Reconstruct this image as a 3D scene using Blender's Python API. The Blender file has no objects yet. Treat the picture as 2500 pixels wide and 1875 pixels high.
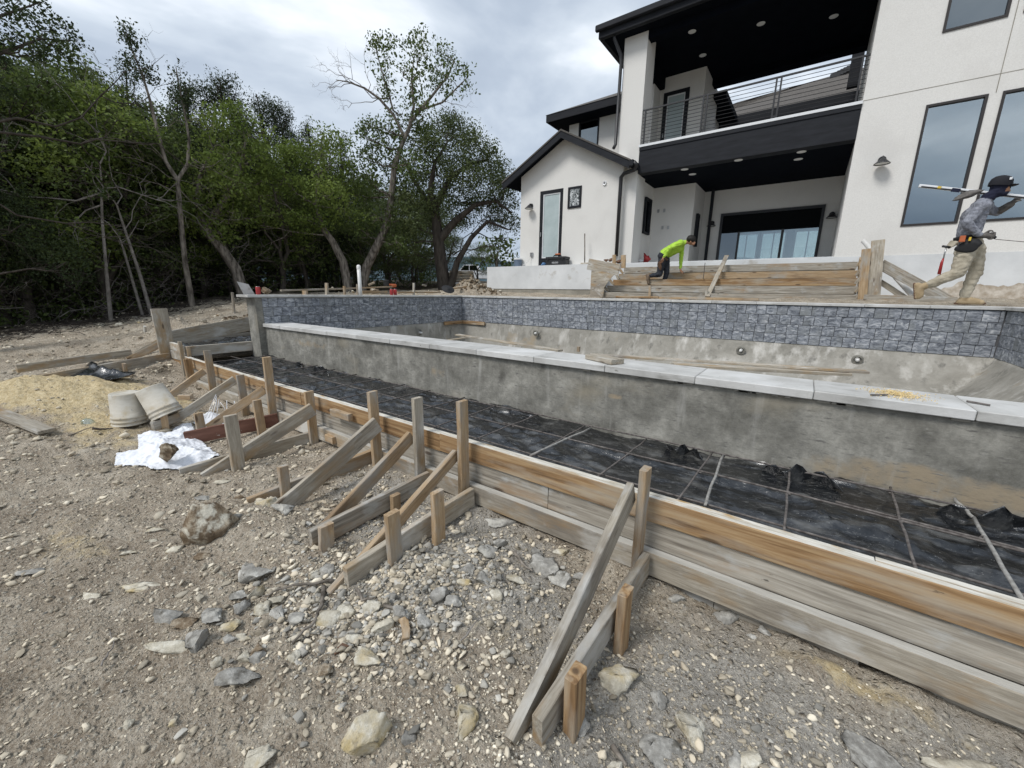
import bpy, bmesh, math, random
import numpy as np
from mathutils import Vector, Matrix, noise as mn
rnd = random.Random(7)
rng = np.random.default_rng(7)
R_ = math.radians
scene = bpy.context.scene
COL = scene.collection

# ------------------------------------------------------------------ camera
FPX = 978.0
CR = Matrix(((0.81009176, -0.14138082, 0.56900158),
             (0.5861456, 0.17279835, -0.79156432),
             (0.01358948, 0.97475751, 0.22285226)))
cam_d = bpy.data.cameras.new("camera"); cam = bpy.data.objects.new("camera", cam_d)
COL.objects.link(cam); scene.camera = cam
cam_d.sensor_width = 36; cam_d.lens = 36 * FPX / 2500
cam_d.clip_start = 0.05; cam_d.clip_end = 4000
cam.matrix_world = CR.to_4x4()

# ------------------------------------------------------------------ world, sun, exposure
SUN_EL, SUN_AZ = 52, 200          # behind the camera, a little to the left
w = bpy.data.worlds.new("World"); scene.world = w; w.use_nodes = True
nt = w.node_tree; nt.nodes.clear()
def N(t, **kw):
    n = nt.nodes.new(t)
    for k, v in kw.items(): setattr(n, k, v)
    return n
out = N('ShaderNodeOutputWorld')
sky = N('ShaderNodeTexSky', sky_type='NISHITA', sun_disc=False, sun_elevation=R_(SUN_EL), sun_rotation=R_(SUN_AZ))
bg1 = N('ShaderNodeBackground'); bg1.inputs[1].default_value = 0.08
nt.links.new(sky.outputs[0], bg1.inputs[0])
tc = N('ShaderNodeTexCoord')
mp = N('ShaderNodeMapping'); mp.inputs['Scale'].default_value = (1.0, 1.0, 2.2); mp.inputs['Rotation'].default_value = (0.25, 0.3, 0.5)
nt.links.new(tc.outputs['Generated'], mp.inputs[0])
nz = N('ShaderNodeTexNoise'); nz.inputs['Scale'].default_value = 1.7; nz.inputs['Detail'].default_value = 6; nz.inputs['Roughness'].default_value = 0.5; nz.inputs['Distortion'].default_value = 0.35
nt.links.new(mp.outputs[0], nz.inputs['Vector'])
cr = N('ShaderNodeValToRGB'); els = cr.color_ramp.elements
els[0].position = 0.34; els[0].color = (0.22, 0.265, 0.335, 1)
els[1].position = 0.68; els[1].color = (0.72, 0.75, 0.79, 1)
e = els.new(0.50); e.color = (0.33, 0.38, 0.45, 1)
e = els.new(0.58); e.color = (0.45, 0.50, 0.56, 1)
nt.links.new(nz.outputs[0], cr.inputs[0])
bg2 = N('ShaderNodeBackground'); bg2.inputs[1].default_value = 1.0
nt.links.new(cr.outputs[0], bg2.inputs[0])
mx = N('ShaderNodeMixShader'); mx.inputs[0].default_value = 0.93
nt.links.new(bg1.outputs[0], mx.inputs[1]); nt.links.new(bg2.outputs[0], mx.inputs[2])
nt.links.new(mx.outputs[0], out.inputs[0])

sd = bpy.data.lights.new("sun", 'SUN'); so = bpy.data.objects.new("sun", sd); COL.objects.link(so)
sd.energy = 1.5; sd.angle = R_(18); sd.color = (1, 0.975, 0.94)
az = R_(SUN_AZ); sdir = Vector((math.sin(az) * math.cos(R_(SUN_EL)), math.cos(az) * math.cos(R_(SUN_EL)), math.sin(R_(SUN_EL))))
so.rotation_euler = sdir.to_track_quat('Z', 'Y').to_euler()
so.location = (0, -5, 20)
vs = scene.view_settings
vs.view_transform = 'Standard'; vs.look = 'None'; vs.gamma = 1; vs.use_curve_mapping = False; vs.exposure = 0.74

# ------------------------------------------------------------------ surveying helpers: a sight line met with a real plane
def _ray(p): return CR @ Vector((p[0] - 1250, -(p[1] - 937.5), -FPX))
def YP(p, y): r = _ray(p); return r * (y / r.y)
def XP(p, x): r = _ray(p); return r * (x / r.x)
def ZP(p, z): r = _ray(p); return r * (z / r.z)
def RP(p, d): r = _ray(p); return r * (d / math.hypot(r.x, r.y))
def zoom(ox, oy, s): return lambda x, y: (ox + x / s, oy + y / s)
z5 = zoom(550, 650, 2.765); z6 = zoom(1200, 550, 3.16); z7 = zoom(1900, 500, 2.765)
Z1 = zoom(1150, 0, 2.183); Z2 = zoom(1800, 0, 2.183); b1 = zoom(0, 700, 3.16); b2 = zoom(400, 700, 2.765)
b3 = zoom(600, 1150, 2.2885); b4 = zoom(0, 1200, 2.457); b5 = zoom(1200, 1100, 2.14); b6 = zoom(1800, 1000, 1.896)
z4 = zoom(550, 0, 2.212); z3 = zoom(0, 0, 2.074)

# ------------------------------------------------------------------ materials
def material(name, ramp, scale=5, stretch=(1, 1, 1), detail=8, rough=0.85, bump=0.3, bscale=None, layers=(), shift=False,
             spec=0.3, island=None, val=0.0, bdist=0.01, knots=False, trans=0.0, distort=0.0, nrough=0.6, coord='Object', bstretch=None, metal=0.0):
    m = bpy.data.materials.new(name); m.use_nodes = True
    t = m.node_tree; nd = t.nodes; L = t.links; nd.clear()
    o = nd.new('ShaderNodeOutputMaterial'); b = nd.new('ShaderNodeBsdfPrincipled')
    L.new(b.outputs[0], o.inputs[0])
    b.inputs['Roughness'].default_value = rough; b.inputs['Specular IOR Level'].default_value = spec; b.inputs['Metallic'].default_value = metal
    tcn = nd.new('ShaderNodeTexCoord'); vec = tcn.outputs[coord]
    if shift:
        oi = nd.new('ShaderNodeObjectInfo'); va = nd.new('ShaderNodeVectorMath'); va.operation = 'MULTIPLY_ADD'
        cb = nd.new('ShaderNodeCombineXYZ')
        for i in range(3): L.new(oi.outputs['Random'], cb.inputs[i])
        L.new(cb.outputs[0], va.inputs[0]); va.inputs[1].default_value = (37, 91, 53); L.new(vec, va.inputs[2]); vec = va.outputs[0]
    def noise(sc, st, de, ro=0.6, di=0.0):
        mpn = nd.new('ShaderNodeMapping'); mpn.inputs['Scale'].default_value = st; L.new(vec, mpn.inputs[0])
        n = nd.new('ShaderNodeTexNoise'); n.inputs['Scale'].default_value = sc; n.inputs['Detail'].default_value = de
        n.inputs['Roughness'].default_value = ro; n.inputs['Distortion'].default_value = di
        L.new(mpn.outputs[0], n.inputs['Vector']); return n.outputs[0]
    base = noise(scale, stretch, detail, nrough, distort)
    r = nd.new('ShaderNodeValToRGB'); els = r.color_ramp.elements
    els[0].position = ramp[0][0]; els[0].color = (*ramp[0][1], 1)
    els[1].position = ramp[-1][0]; els[1].color = (*ramp[-1][1], 1)
    for p, c in ramp[1:-1]: e = els.new(p); e.color = (*c, 1)
    L.new(base, r.inputs[0]); colr = r.outputs[0]
    for ly in layers:
        c, sc, lo, hi = ly[:4]; st = ly[4] if len(ly) > 4 else (1, 1, 1)
        mr = nd.new('ShaderNodeMapRange'); mr.inputs[1].default_value = lo; mr.inputs[2].default_value = hi
        if isinstance(sc, str):
            at = nd.new('ShaderNodeAttribute'); at.attribute_name = sc
            nn = noise(ly[5] if len(ly) > 5 else 6, (1, 1, 1), 6)
            ad = nd.new('ShaderNodeMath'); ad.operation = 'MULTIPLY_ADD'; L.new(nn, ad.inputs[0]); ad.inputs[1].default_value = 0.9
            sb = nd.new('ShaderNodeMath'); sb.operation = 'SUBTRACT'; L.new(at.outputs['Fac'], sb.inputs[0]); sb.inputs[1].default_value = 0.45
            L.new(sb.outputs[0], ad.inputs[2]); L.new(ad.outputs[0], mr.inputs[0])
        else: L.new(noise(sc, st, 6), mr.inputs[0])
        mm = nd.new('ShaderNodeMix'); mm.data_type = 'RGBA'; L.new(mr.outputs[0], mm.inputs['Factor'])
        L.new(colr, mm.inputs['A']); mm.inputs['B'].default_value = (*c, 1); colr = mm.outputs['Result']
    if knots:
        mpn = nd.new('ShaderNodeMapping'); mpn.inputs['Scale'].default_value = (2.6, 9, 9); L.new(vec, mpn.inputs[0])
        vo = nd.new('ShaderNodeTexVoronoi'); vo.inputs['Scale'].default_value = 1.0; L.new(mpn.outputs[0], vo.inputs['Vector'])
        m1 = nd.new('ShaderNodeMapRange'); m1.inputs[1].default_value = 0.17; m1.inputs[2].default_value = 0.09; L.new(vo.outputs['Distance'], m1.inputs[0])
        sp_ = nd.new('ShaderNodeSeparateColor'); L.new(vo.outputs['Color'], sp_.inputs[0]); gt = nd.new('ShaderNodeMath'); gt.operation = 'GREATER_THAN'; gt.inputs[1].default_value = 0.45; L.new(sp_.outputs[0], gt.inputs[0])
        mu = nd.new('ShaderNodeMath'); mu.operation = 'MULTIPLY'; L.new(m1.outputs[0], mu.inputs[0]); L.new(gt.outputs[0], mu.inputs[1])
        m2 = nd.new('ShaderNodeMath'); m2.operation = 'MULTIPLY'; L.new(mu.outputs[0], m2.inputs[0]); m2.inputs[1].default_value = 0.8
        mm = nd.new('ShaderNodeMix'); mm.data_type = 'RGBA'; L.new(m2.outputs[0], mm.inputs['Factor']); L.new(colr, mm.inputs['A']); mm.inputs['B'].default_value = (0.075, 0.048, 0.03, 1); colr = mm.outputs['Result']
    if island or val:
        hs = nd.new('ShaderNodeHueSaturation'); mr = nd.new('ShaderNodeMapRange')
        if island:
            g = nd.new('ShaderNodeNewGeometry'); L.new(g.outputs['Random Per Island'], mr.inputs[0]); lo, hi = island
        else:
            oi2 = nd.new('ShaderNodeObjectInfo'); L.new(oi2.outputs['Random'], mr.inputs[0]); lo, hi = 1 - val, 1 + val
        mr.inputs[3].default_value = lo; mr.inputs[4].default_value = hi
        L.new(mr.outputs[0], hs.inputs['Value']); L.new(colr, hs.inputs['Color']); colr = hs.outputs[0]
    L.new(colr, b.inputs['Base Color'])
    if bump:
        bn = noise(bscale or scale * 3, bstretch or stretch, 8, 0.65)
        bp = nd.new('ShaderNodeBump'); bp.inputs['Strength'].default_value = bump; bp.inputs['Distance'].default_value = bdist
        L.new(bn, bp.inputs['Height']); L.new(bp.outputs[0], b.inputs['Normal'])
    if trans:
        tl = nd.new('ShaderNodeBsdfTranslucent'); L.new(colr, tl.inputs[0]); ms = nd.new('ShaderNodeMixShader'); ms.inputs[0].default_value = trans
        L.new(b.outputs[0], ms.inputs[1]); L.new(tl.outputs[0], ms.inputs[2]); L.new(ms.outputs[0], o.inputs[0])
    return m

def flat(name, c, rough=0.6, spec=0.3, metal=0.0, bump=0.0, v=0.12, sc=8):
    return material(name, [(0.3, tuple(x * (1 - v) for x in c)), (0.7, tuple(min(1, x * (1 + v)) for x in c))], scale=sc, rough=rough, spec=spec, bump=bump, metal=metal)

WG = (1.6, 22, 22)
M = {}
M['wood_grey'] = material('weathered_wood', [(0.24, (0.14, 0.115, 0.09)), (0.48, (0.36, 0.32, 0.255)), (0.76, (0.56, 0.51, 0.43))], 2.2, WG, 8, 0.9, 0.6, 4, knots=True, shift=True, val=0.16, bdist=0.005, distort=0.5, nrough=0.72,
    layers=[((0.20, 0.175, 0.145), 1.3, 0.50, 0.72, (1, 2, 2)), ((0.52, 0.50, 0.455), 1.7, 0.55, 0.66, (1, 2, 2)), ((0.33, 0.22, 0.11), 2.2, 0.52, 0.72, (1, 3, 3)), ((0.46, 0.45, 0.42), 5, 0.58, 0.75, (1, 2, 2)), ((0.06, 0.05, 0.04), 9, 0.68, 0.76, (1, 2.5, 2.5))])
M['wood_tan'] = material('tan_wood', [(0.24, (0.18, 0.11, 0.055)), (0.5, (0.38, 0.27, 0.16)), (0.76, (0.53, 0.41, 0.275))], 2.2, WG, 8, 0.85, 0.55, 4, knots=True, shift=True, val=0.14, bdist=0.005, distort=0.5, nrough=0.72,
    layers=[((0.20, 0.14, 0.09), 1.5, 0.54, 0.72, (1, 2, 2)), ((0.36, 0.34, 0.30), 2.6, 0.47, 0.68, (1, 3, 3)), ((0.09, 0.06, 0.04), 9, 0.68, 0.76, (1, 2.5, 2.5))])
M['wood_orange'] = material('fresh_form_board', [(0.32, (0.15, 0.085, 0.04)), (0.5, (0.30, 0.185, 0.09)), (0.68, (0.43, 0.30, 0.165))], 1.9, (0.8, 18, 18), 8, 0.75, 0.35, 4, knots=True, shift=True, bdist=0.004, distort=0.6,
    layers=[((0.42, 0.37, 0.29), 2.2, 0.50, 0.72, (0.6, 3, 3)), ((0.10, 0.055, 0.03), 3.0, 0.60, 0.74, (0.5, 6, 6)), ((0.05, 0.035, 0.025), 8, 0.70, 0.75, (0.8, 2.5, 2.5))])
M['wood_mud'] = material('cement_stained_board', [(0.30, (0.15, 0.13, 0.105)), (0.5, (0.31, 0.28, 0.232)), (0.7, (0.46, 0.425, 0.365))], 2.0, (1.2, 24, 24), 8, 0.92, 0.45, 5, knots=True, shift=True, bdist=0.004, val=0.08,
    layers=[((0.30, 0.21, 0.13), 2.0, 0.55, 0.70, (0.8, 3, 3)), ((0.42, 0.42, 0.40), 4, 0.55, 0.72, (1, 2, 2)), ((0.08, 0.07, 0.06), 10, 0.70, 0.76, (1, 2, 2))])
M['wood_red'] = material('red_brown_board', [(0.3, (0.10, 0.045, 0.03)), (0.7, (0.22, 0.11, 0.08))], 3, (1, 6, 6), 8, 0.85, 0.4, 8, layers=[((0.5, 0.47, 0.43), 22, 0.66, 0.72)])
M['wood_top'] = material('plaster_splashed_edge', [(0.3, (0.42, 0.38, 0.30)), (0.6, (0.68, 0.65, 0.58))], 6, (1, 5, 5), 8, 0.9, 0.5, 14, shift=True, layers=[((0.42, 0.27, 0.11), 5, 0.58, 0.72, (1, 3, 3))])
M['ledge'] = material('pale_board_edge', [(0.3, (0.36, 0.345, 0.31)), (0.7, (0.52, 0.505, 0.46))], 4, (1, 6, 6), 8, 0.9, 0.5, 14, shift=True)  # lighter colour given to the top faces of boards
M['stucco'] = material('white_stucco', [(0.3, (0.66, 0.645, 0.61)), (0.7, (0.76, 0.745, 0.71))], 60, detail=4, rough=0.95, bump=0.45, bscale=55, spec=0.1, layers=[((0.57, 0.55, 0.52), 0.7, 0.5, 0.9)], bdist=0.006)
M['foundation'] = material('painted_foundation', [(0.3, (0.56, 0.57, 0.57)), (0.7, (0.70, 0.71, 0.71))], 1.6, detail=8, rough=0.9, bump=0.3, bscale=18, layers=[((0.40, 0.37, 0.32), 2.2, 0.60, 0.75), ((0.30, 0.29, 0.27), 14, 0.70, 0.78)])
M['footing'] = material('bare_concrete_footing', [(0.3, (0.20, 0.185, 0.155)), (0.7, (0.36, 0.34, 0.29))], 2.5, detail=9, rough=0.95, bump=0.6, bscale=12)
M['black_trim'] = material('charcoal_painted_trim', [(0.3, (0.011, 0.012, 0.015)), (0.7, (0.021, 0.023, 0.028))], 2, (1, 1, 6), 6, 0.65, 0.15, 20, spec=0.2)
M['soffit'] = material('black_soffit', [(0.3, (0.003, 0.004, 0.007)), (0.7, (0.005, 0.007, 0.011))], 3, detail=4, rough=0.85, bump=0.0, spec=0.05)
M['black_metal'] = flat('black_metal', (0.018, 0.018, 0.02), 0.45, 0.5)
M['bronze'] = flat('bronze_window_frame', (0.030, 0.026, 0.025), 0.5, 0.4)
M['shingle'] = material('asphalt_shingle', [(0.3, (0.07, 0.065, 0.06)), (0.7, (0.17, 0.155, 0.14))], 30, detail=6, rough=0.95, bump=0.5, bscale=60, shift=True, val=0.25)
M['concrete'] = material('stained_pool_concrete', [(0.32, (0.10, 0.096, 0.082)), (0.5, (0.225, 0.217, 0.19)), (0.68, (0.40, 0.385, 0.34))], 2.6, (1, 1, 1.1), 12, 0.92, 0.6, 9, spec=0.2, nrough=0.78,
    layers=[((0.31, 0.255, 0.18), 'stain', 0.42, 0.62, 0, 5), ((0.13, 0.125, 0.115), 24, 0.56, 0.70, (0.5, 0.5, 2.2)), ((0.37, 0.36, 0.33), 30, 0.62, 0.78, (0.4, 0.4, 1.5)), ((0.38, 0.37, 0.34), 5.0, 0.58, 0.78, (1.6, 1.6, 0.22)), ((0.28, 0.25, 0.19), 1.1, 0.58, 0.80, (1, 1, 1.6)), ((0.09, 0.085, 0.075), 3.2, 0.62, 0.78, (1, 1, 0.5)), ((0.44, 0.42, 0.37), 26, 0.68, 0.80, (0.35, 0.35, 1.2))], bdist=0.010)
M['gunite'] = material('rough_gunite', [(0.28, (0.19, 0.18, 0.155)), (0.5, (0.30, 0.285, 0.25)), (0.72, (0.42, 0.40, 0.36))], 2.2, detail=10, rough=0.95, bump=0.8, bscale=11, spec=0.15, nrough=0.7,
    layers=[((0.52, 0.50, 0.46), 3.2, 0.54, 0.70, (1.4, 1.4, 0.3)), ((0.14, 0.135, 0.12), 5, 0.58, 0.74, (1.5, 1.5, 0.6)), ((0.33, 0.26, 0.17), 1.6, 0.60, 0.75)], bdist=0.012)
M['coping'] = material('pale_limestone_coping', [(0.3, (0.40, 0.392, 0.37)), (0.7, (0.58, 0.575, 0.55))], 3, (1, 1, 1), 10, 0.88, 0.35, 30, shift=True, val=0.07, layers=[((0.27, 0.262, 0.24), 6, 0.56, 0.74, (0.5, 2, 2)), ((0.20, 0.19, 0.17), 18, 0.66, 0.74, (1, 2, 2)), ((0.62, 0.615, 0.60), 2, 0.5, 0.7)])
M['tile'] = material('slate_blue_tile', [(0.32, (0.035, 0.040, 0.048)), (0.44, (0.15, 0.163, 0.187)), (0.55, (0.29, 0.307, 0.335)), (0.66, (0.55, 0.56, 0.57))], 8.5, (1, 1, 2.4), 9, 0.55, 0.6, 18, shift=True, val=0.10, nrough=0.72, distort=1.0, bdist=0.004,
    layers=[((0.20, 0.21, 0.21), 3, 0.5, 0.75), ((0.50, 0.51, 0.52), 13, 0.63, 0.74, (1, 1, 2.5))])
M['grout'] = flat('dark_grout', (0.10, 0.10, 0.105), 0.9)
M['plastic'] = material('dusty_black_plastic', [(0.42, (0.006, 0.007, 0.008)), (0.60, (0.020, 0.021, 0.023)), (0.78, (0.11, 0.11, 0.105))], 5, (1, 3, 1), 10, 0.17, 0.35, 7, spec=0.9, nrough=0.75, bstretch=(1, 3, 1), bdist=0.02, distort=0.8, layers=[((0.16, 0.16, 0.155), 3.5, 0.52, 0.80, (1, 2, 1)), ((0.12, 0.12, 0.115), 20, 0.56, 0.76, (1, 3, 1)), ((0.36, 0.36, 0.35), 110, 0.66, 0.72)])
M['rebar'] = material('rebar_steel', [(0.35, (0.06, 0.05, 0.045)), (0.7, (0.20, 0.18, 0.165))], 30, detail=5, rough=0.7, bump=0.3, spec=0.4)
M['rebar_dusty'] = material('dusty_rebar', [(0.35, (0.20, 0.19, 0.175)), (0.7, (0.40, 0.39, 0.36))], 30, detail=5, rough=0.85, bump=0.3)
M['bark'] = material('grey_bark', [(0.34, (0.05, 0.042, 0.034)), (0.66, (0.30, 0.265, 0.225))], 14, (1, 1, 0.22), 8, 0.95, 0.8, 18, spec=0.1)
M['bark_dark'] = material('dark_bark', [(0.3, (0.035, 0.03, 0.026)), (0.7, (0.11, 0.095, 0.08))], 9, (1, 1, 0.25), 8, 0.95, 0.8, 18, spec=0.1)
M['twig'] = material('dead_grey_twigs', [(0.3, (0.13, 0.115, 0.10)), (0.7, (0.30, 0.275, 0.25))], 6, detail=4, rough=0.95, bump=0)
M['leaf_cedar'] = material('cedar_foliage', [(0.3, (0.028, 0.042, 0.018)), (0.7, (0.056, 0.078, 0.030))], 1.5, detail=3, rough=0.7, bump=0, island=(0.6, 1.45), trans=0.25, spec=0.2)
M['leaf_green'] = material('bright_broad_leaf', [(0.3, (0.110, 0.158, 0.034)), (0.7, (0.195, 0.250, 0.058))], 0.9, detail=3, rough=0.6, bump=0, island=(0.6, 1.4), trans=0.4, spec=0.25)
M['leaf_mid'] = material('mid_green_leaf', [(0.3, (0.068, 0.100, 0.030)), (0.7, (0.125, 0.165, 0.046))], 0.9, detail=3, rough=0.6, bump=0, island=(0.6, 1.4), trans=0.35, spec=0.25)
M['leaf_oak'] = material('live_oak_leaf', [(0.3, (0.062, 0.088, 0.030)), (0.7, (0.115, 0.140, 0.050))], 1.2, detail=3, rough=0.55, bump=0, island=(0.6, 1.5), trans=0.3, spec=0.3)
M['stone_pale'] = material('pale_limestone', [(0.3, (0.32, 0.285, 0.215)), (0.5, (0.50, 0.46, 0.37)), (0.64, (0.70, 0.665, 0.57))], 13, detail=9, rough=0.95, bump=1.0, bscale=22, shift=True, val=0.12, nrough=.75, layers=[((0.48, 0.38, 0.20), 6, 0.52, 0.68), ((0.17, 0.145, 0.11), 14, 0.58, 0.70)], bdist=0.014, spec=0.15)
M['stone_grey'] = material('grey_limestone', [(0.3, (0.17, 0.16, 0.142)), (0.5, (0.31, 0.297, 0.268)), (0.64, (0.54, 0.525, 0.48))], 13, detail=9, rough=0.95, bump=1.0, bscale=22, shift=True, val=0.15, nrough=.75, layers=[((0.55, 0.53, 0.47), 7, 0.55, 0.68), ((0.13, 0.12, 0.10), 15, 0.60, 0.70)], bdist=0.014, spec=0.15)
M['stone_brown'] = material('brown_stained_rock', [(0.34, (0.07, 0.048, 0.03)), (0.5, (0.20, 0.15, 0.10)), (0.64, (0.50, 0.44, 0.34))], 9, detail=10, rough=0.95, bump=1.0, bscale=18, shift=True, bdist=0.02, nrough=.78, layers=[((0.62, 0.58, 0.48), 7, 0.56, 0.64)], spec=0.1)
M['gravel'] = material('loose_gravel', [(0.3, (0.32, 0.27, 0.20)), (0.5, (0.50, 0.44, 0.34)), (0.7, (0.70, 0.64, 0.52))], 0.9, detail=4, rough=0.95, bump=0.4, bscale=60, island=(0.55, 1.5), spec=0.1, nrough=0.7)
M['gravel_grey'] = material('grey_gravel', [(0.3, (0.26, 0.245, 0.215)), (0.7, (0.46, 0.44, 0.39))], 1.2, detail=4, rough=0.95, bump=0.4, bscale=60, island=(0.55, 1.5), spec=0.1)
M['white_cloth'] = material('white_woven_sheet', [(0.3, (0.70, 0.71, 0.74)), (0.7, (0.82, 0.83, 0.85))], 6, detail=5, rough=0.75, bump=0.25, bscale=40)
M['bucket'] = material('dirty_white_plastic_bucket', [(0.3, (0.40, 0.36, 0.29)), (0.6, (0.56, 0.53, 0.46))], 4, (1, 1, 2.5), 8, 0.6, 0.15, 20, layers=[((0.42, 0.34, 0.21), 6, 0.50, 0.74), ((0.2, 0.2, 0.2), 14, 0.62, 0.72)])
M['red'] = flat('red_metal', (0.34, 0.025, 0.025), 0.35, 0.5)
M['white_paint'] = flat('white_paint', (0.72, 0.73, 0.74), 0.35, 0.5, v=0.05)
M['pvc'] = flat('white_pvc', (0.72, 0.71, 0.68), 0.4, 0.4, v=0.1)
M['rubber'] = flat('black_rubber', (0.02, 0.02, 0.021), 0.7, 0.3)
M['toolbox'] = flat('black_tool_plastic', (0.022, 0.023, 0.025), 0.5, 0.4)
M['blue'] = flat('blue_plastic', (0.10, 0.22, 0.42), 0.5, 0.4)
M['blue_grey'] = flat('blue_grey_plastic', (0.13, 0.17, 0.23), 0.5, 0.4)
M['orange'] = flat('orange_paint', (0.45, 0.12, 0.045), 0.5, 0.4)
M['yellow'] = flat('yellow_plastic', (0.65, 0.45, 0.05), 0.5, 0.4)
M['steel'] = flat('steel', (0.45, 0.45, 0.45), 0.35, 0.5, 0.8)
M['sawdust'] = material('sawdust', [(0.3, (0.50, 0.36, 0.16)), (0.7, (0.72, 0.58, 0.32))], 40, detail=4, rough=0.95, bump=0, island=(0.7, 1.3))
M['plain_black'] = flat('matte_black_panel', (0.006, 0.007, 0.008), 0.9, 0.1)
M['hivis'] = material('lime_hi_vis_cloth', [(0.3, (0.33, 0.54, 0.05)), (0.7, (0.46, 0.70, 0.085))], 14, detail=4, rough=0.8, bump=0.5, bscale=16, bdist=0.02)
M['denim'] = material('dark_jeans', [(0.3, (0.018, 0.020, 0.026)), (0.7, (0.045, 0.05, 0.06))], 12, detail=5, rough=0.9, bump=0.5, bscale=14, bdist=0.02)
M['khaki'] = material('dusty_khaki_cloth', [(0.3, (0.30, 0.26, 0.19)), (0.7, (0.52, 0.47, 0.37))], 7, (1, 1, 0.8), 7, 0.9, 0.8, 11, bdist=0.03)
M['grey_shirt'] = material('grey_patterned_shirt', [(0.35, (0.15, 0.155, 0.18)), (0.5, (0.22, 0.228, 0.26)), (0.62, (0.30, 0.31, 0.345))], 16, detail=8, rough=0.9, bump=0.7, bscale=12, bdist=0.02, distort=1.5)
M['skin'] = flat('skin', (0.30, 0.155, 0.09), 0.55, 0.3, v=0.1)
M['hair'] = material('black_hair', [(0.3, (0.008, 0.007, 0.006)), (0.7, (0.02, 0.017, 0.014))], 60, detail=4, rough=0.6, bump=0.9, bscale=60, bdist=0.01)
M['glove'] = flat('grey_work_glove', (0.13, 0.12, 0.11), 0.9, bump=0.4, v=0.4, sc=25)
M['boot'] = material('tan_work_boot', [(0.3, (0.28, 0.20, 0.11)), (0.7, (0.45, 0.35, 0.22))], 14, detail=5, rough=0.85, bump=0.3)
M['boot_brown'] = flat('brown_boot', (0.16, 0.12, 0.085), 0.85, v=0.3)
M['cap'] = flat('black_cap_cloth', (0.014, 0.014, 0.018), 0.8, bump=0.2)
M['navy'] = flat('navy_cloth', (0.015, 0.017, 0.035), 0.9, bump=0.4, sc=14)
M['lamp_lens'] = flat('recessed_light_lens', (0.72, 0.72, 0.70), 0.5, v=0.03)
M['leather'] = flat('brown_leather', (0.14, 0.08, 0.05), 0.7, v=0.4, bump=0.3)
M['interior'] = flat('interior_wall', (0.45, 0.45, 0.44), 0.9)

def glass(name, tint, refl, rough=0.02):
    m = bpy.data.materials.new(name); m.use_nodes = True; t = m.node_tree; nd = t.nodes; nd.clear(); L = t.links
    o = nd.new('ShaderNodeOutputMaterial'); mx = nd.new('ShaderNodeMixShader'); tr = nd.new('ShaderNodeBsdfTransparent'); gl = nd.new('ShaderNodeBsdfGlossy')
    tr.inputs[0].default_value = (*tint, 1); gl.inputs[0].default_value = (0.86, 0.95, 1.0, 1); gl.inputs['Roughness'].default_value = rough
    tcn = nd.new('ShaderNodeTexCoord'); n = nd.new('ShaderNodeTexNoise'); n.inputs['Scale'].default_value = 0.8; L.new(tcn.outputs['Object'], n.inputs['Vector'])
    bp = nd.new('ShaderNodeBump'); bp.inputs['Strength'].default_value = 0.04; bp.inputs['Distance'].default_value = 0.02; L.new(n.outputs[0], bp.inputs['Height']); L.new(bp.outputs[0], gl.inputs['Normal'])
    mx.inputs[0].default_value = refl
    L.new(tr.outputs[0], mx.inputs[1]); L.new(gl.outputs[0], mx.inputs[2]); L.new(mx.outputs[0], o.inputs[0]); return m
M['glass'] = glass('window_glass', (0.35, 0.42, 0.45), 0.33)
M['glass_dark'] = glass('dark_window_glass', (0.15, 0.18, 0.2), 0.22)
M['glass_clear'] = glass('clear_glass', (0.8, 0.86, 0.85), 0.25)
M['frost'] = material('frosted_door_glass', [(0.3, (0.36, 0.43, 0.43)), (0.7, (0.47, 0.54, 0.54))], 2, detail=3, rough=0.25, bump=0.0, spec=0.6)

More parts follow.
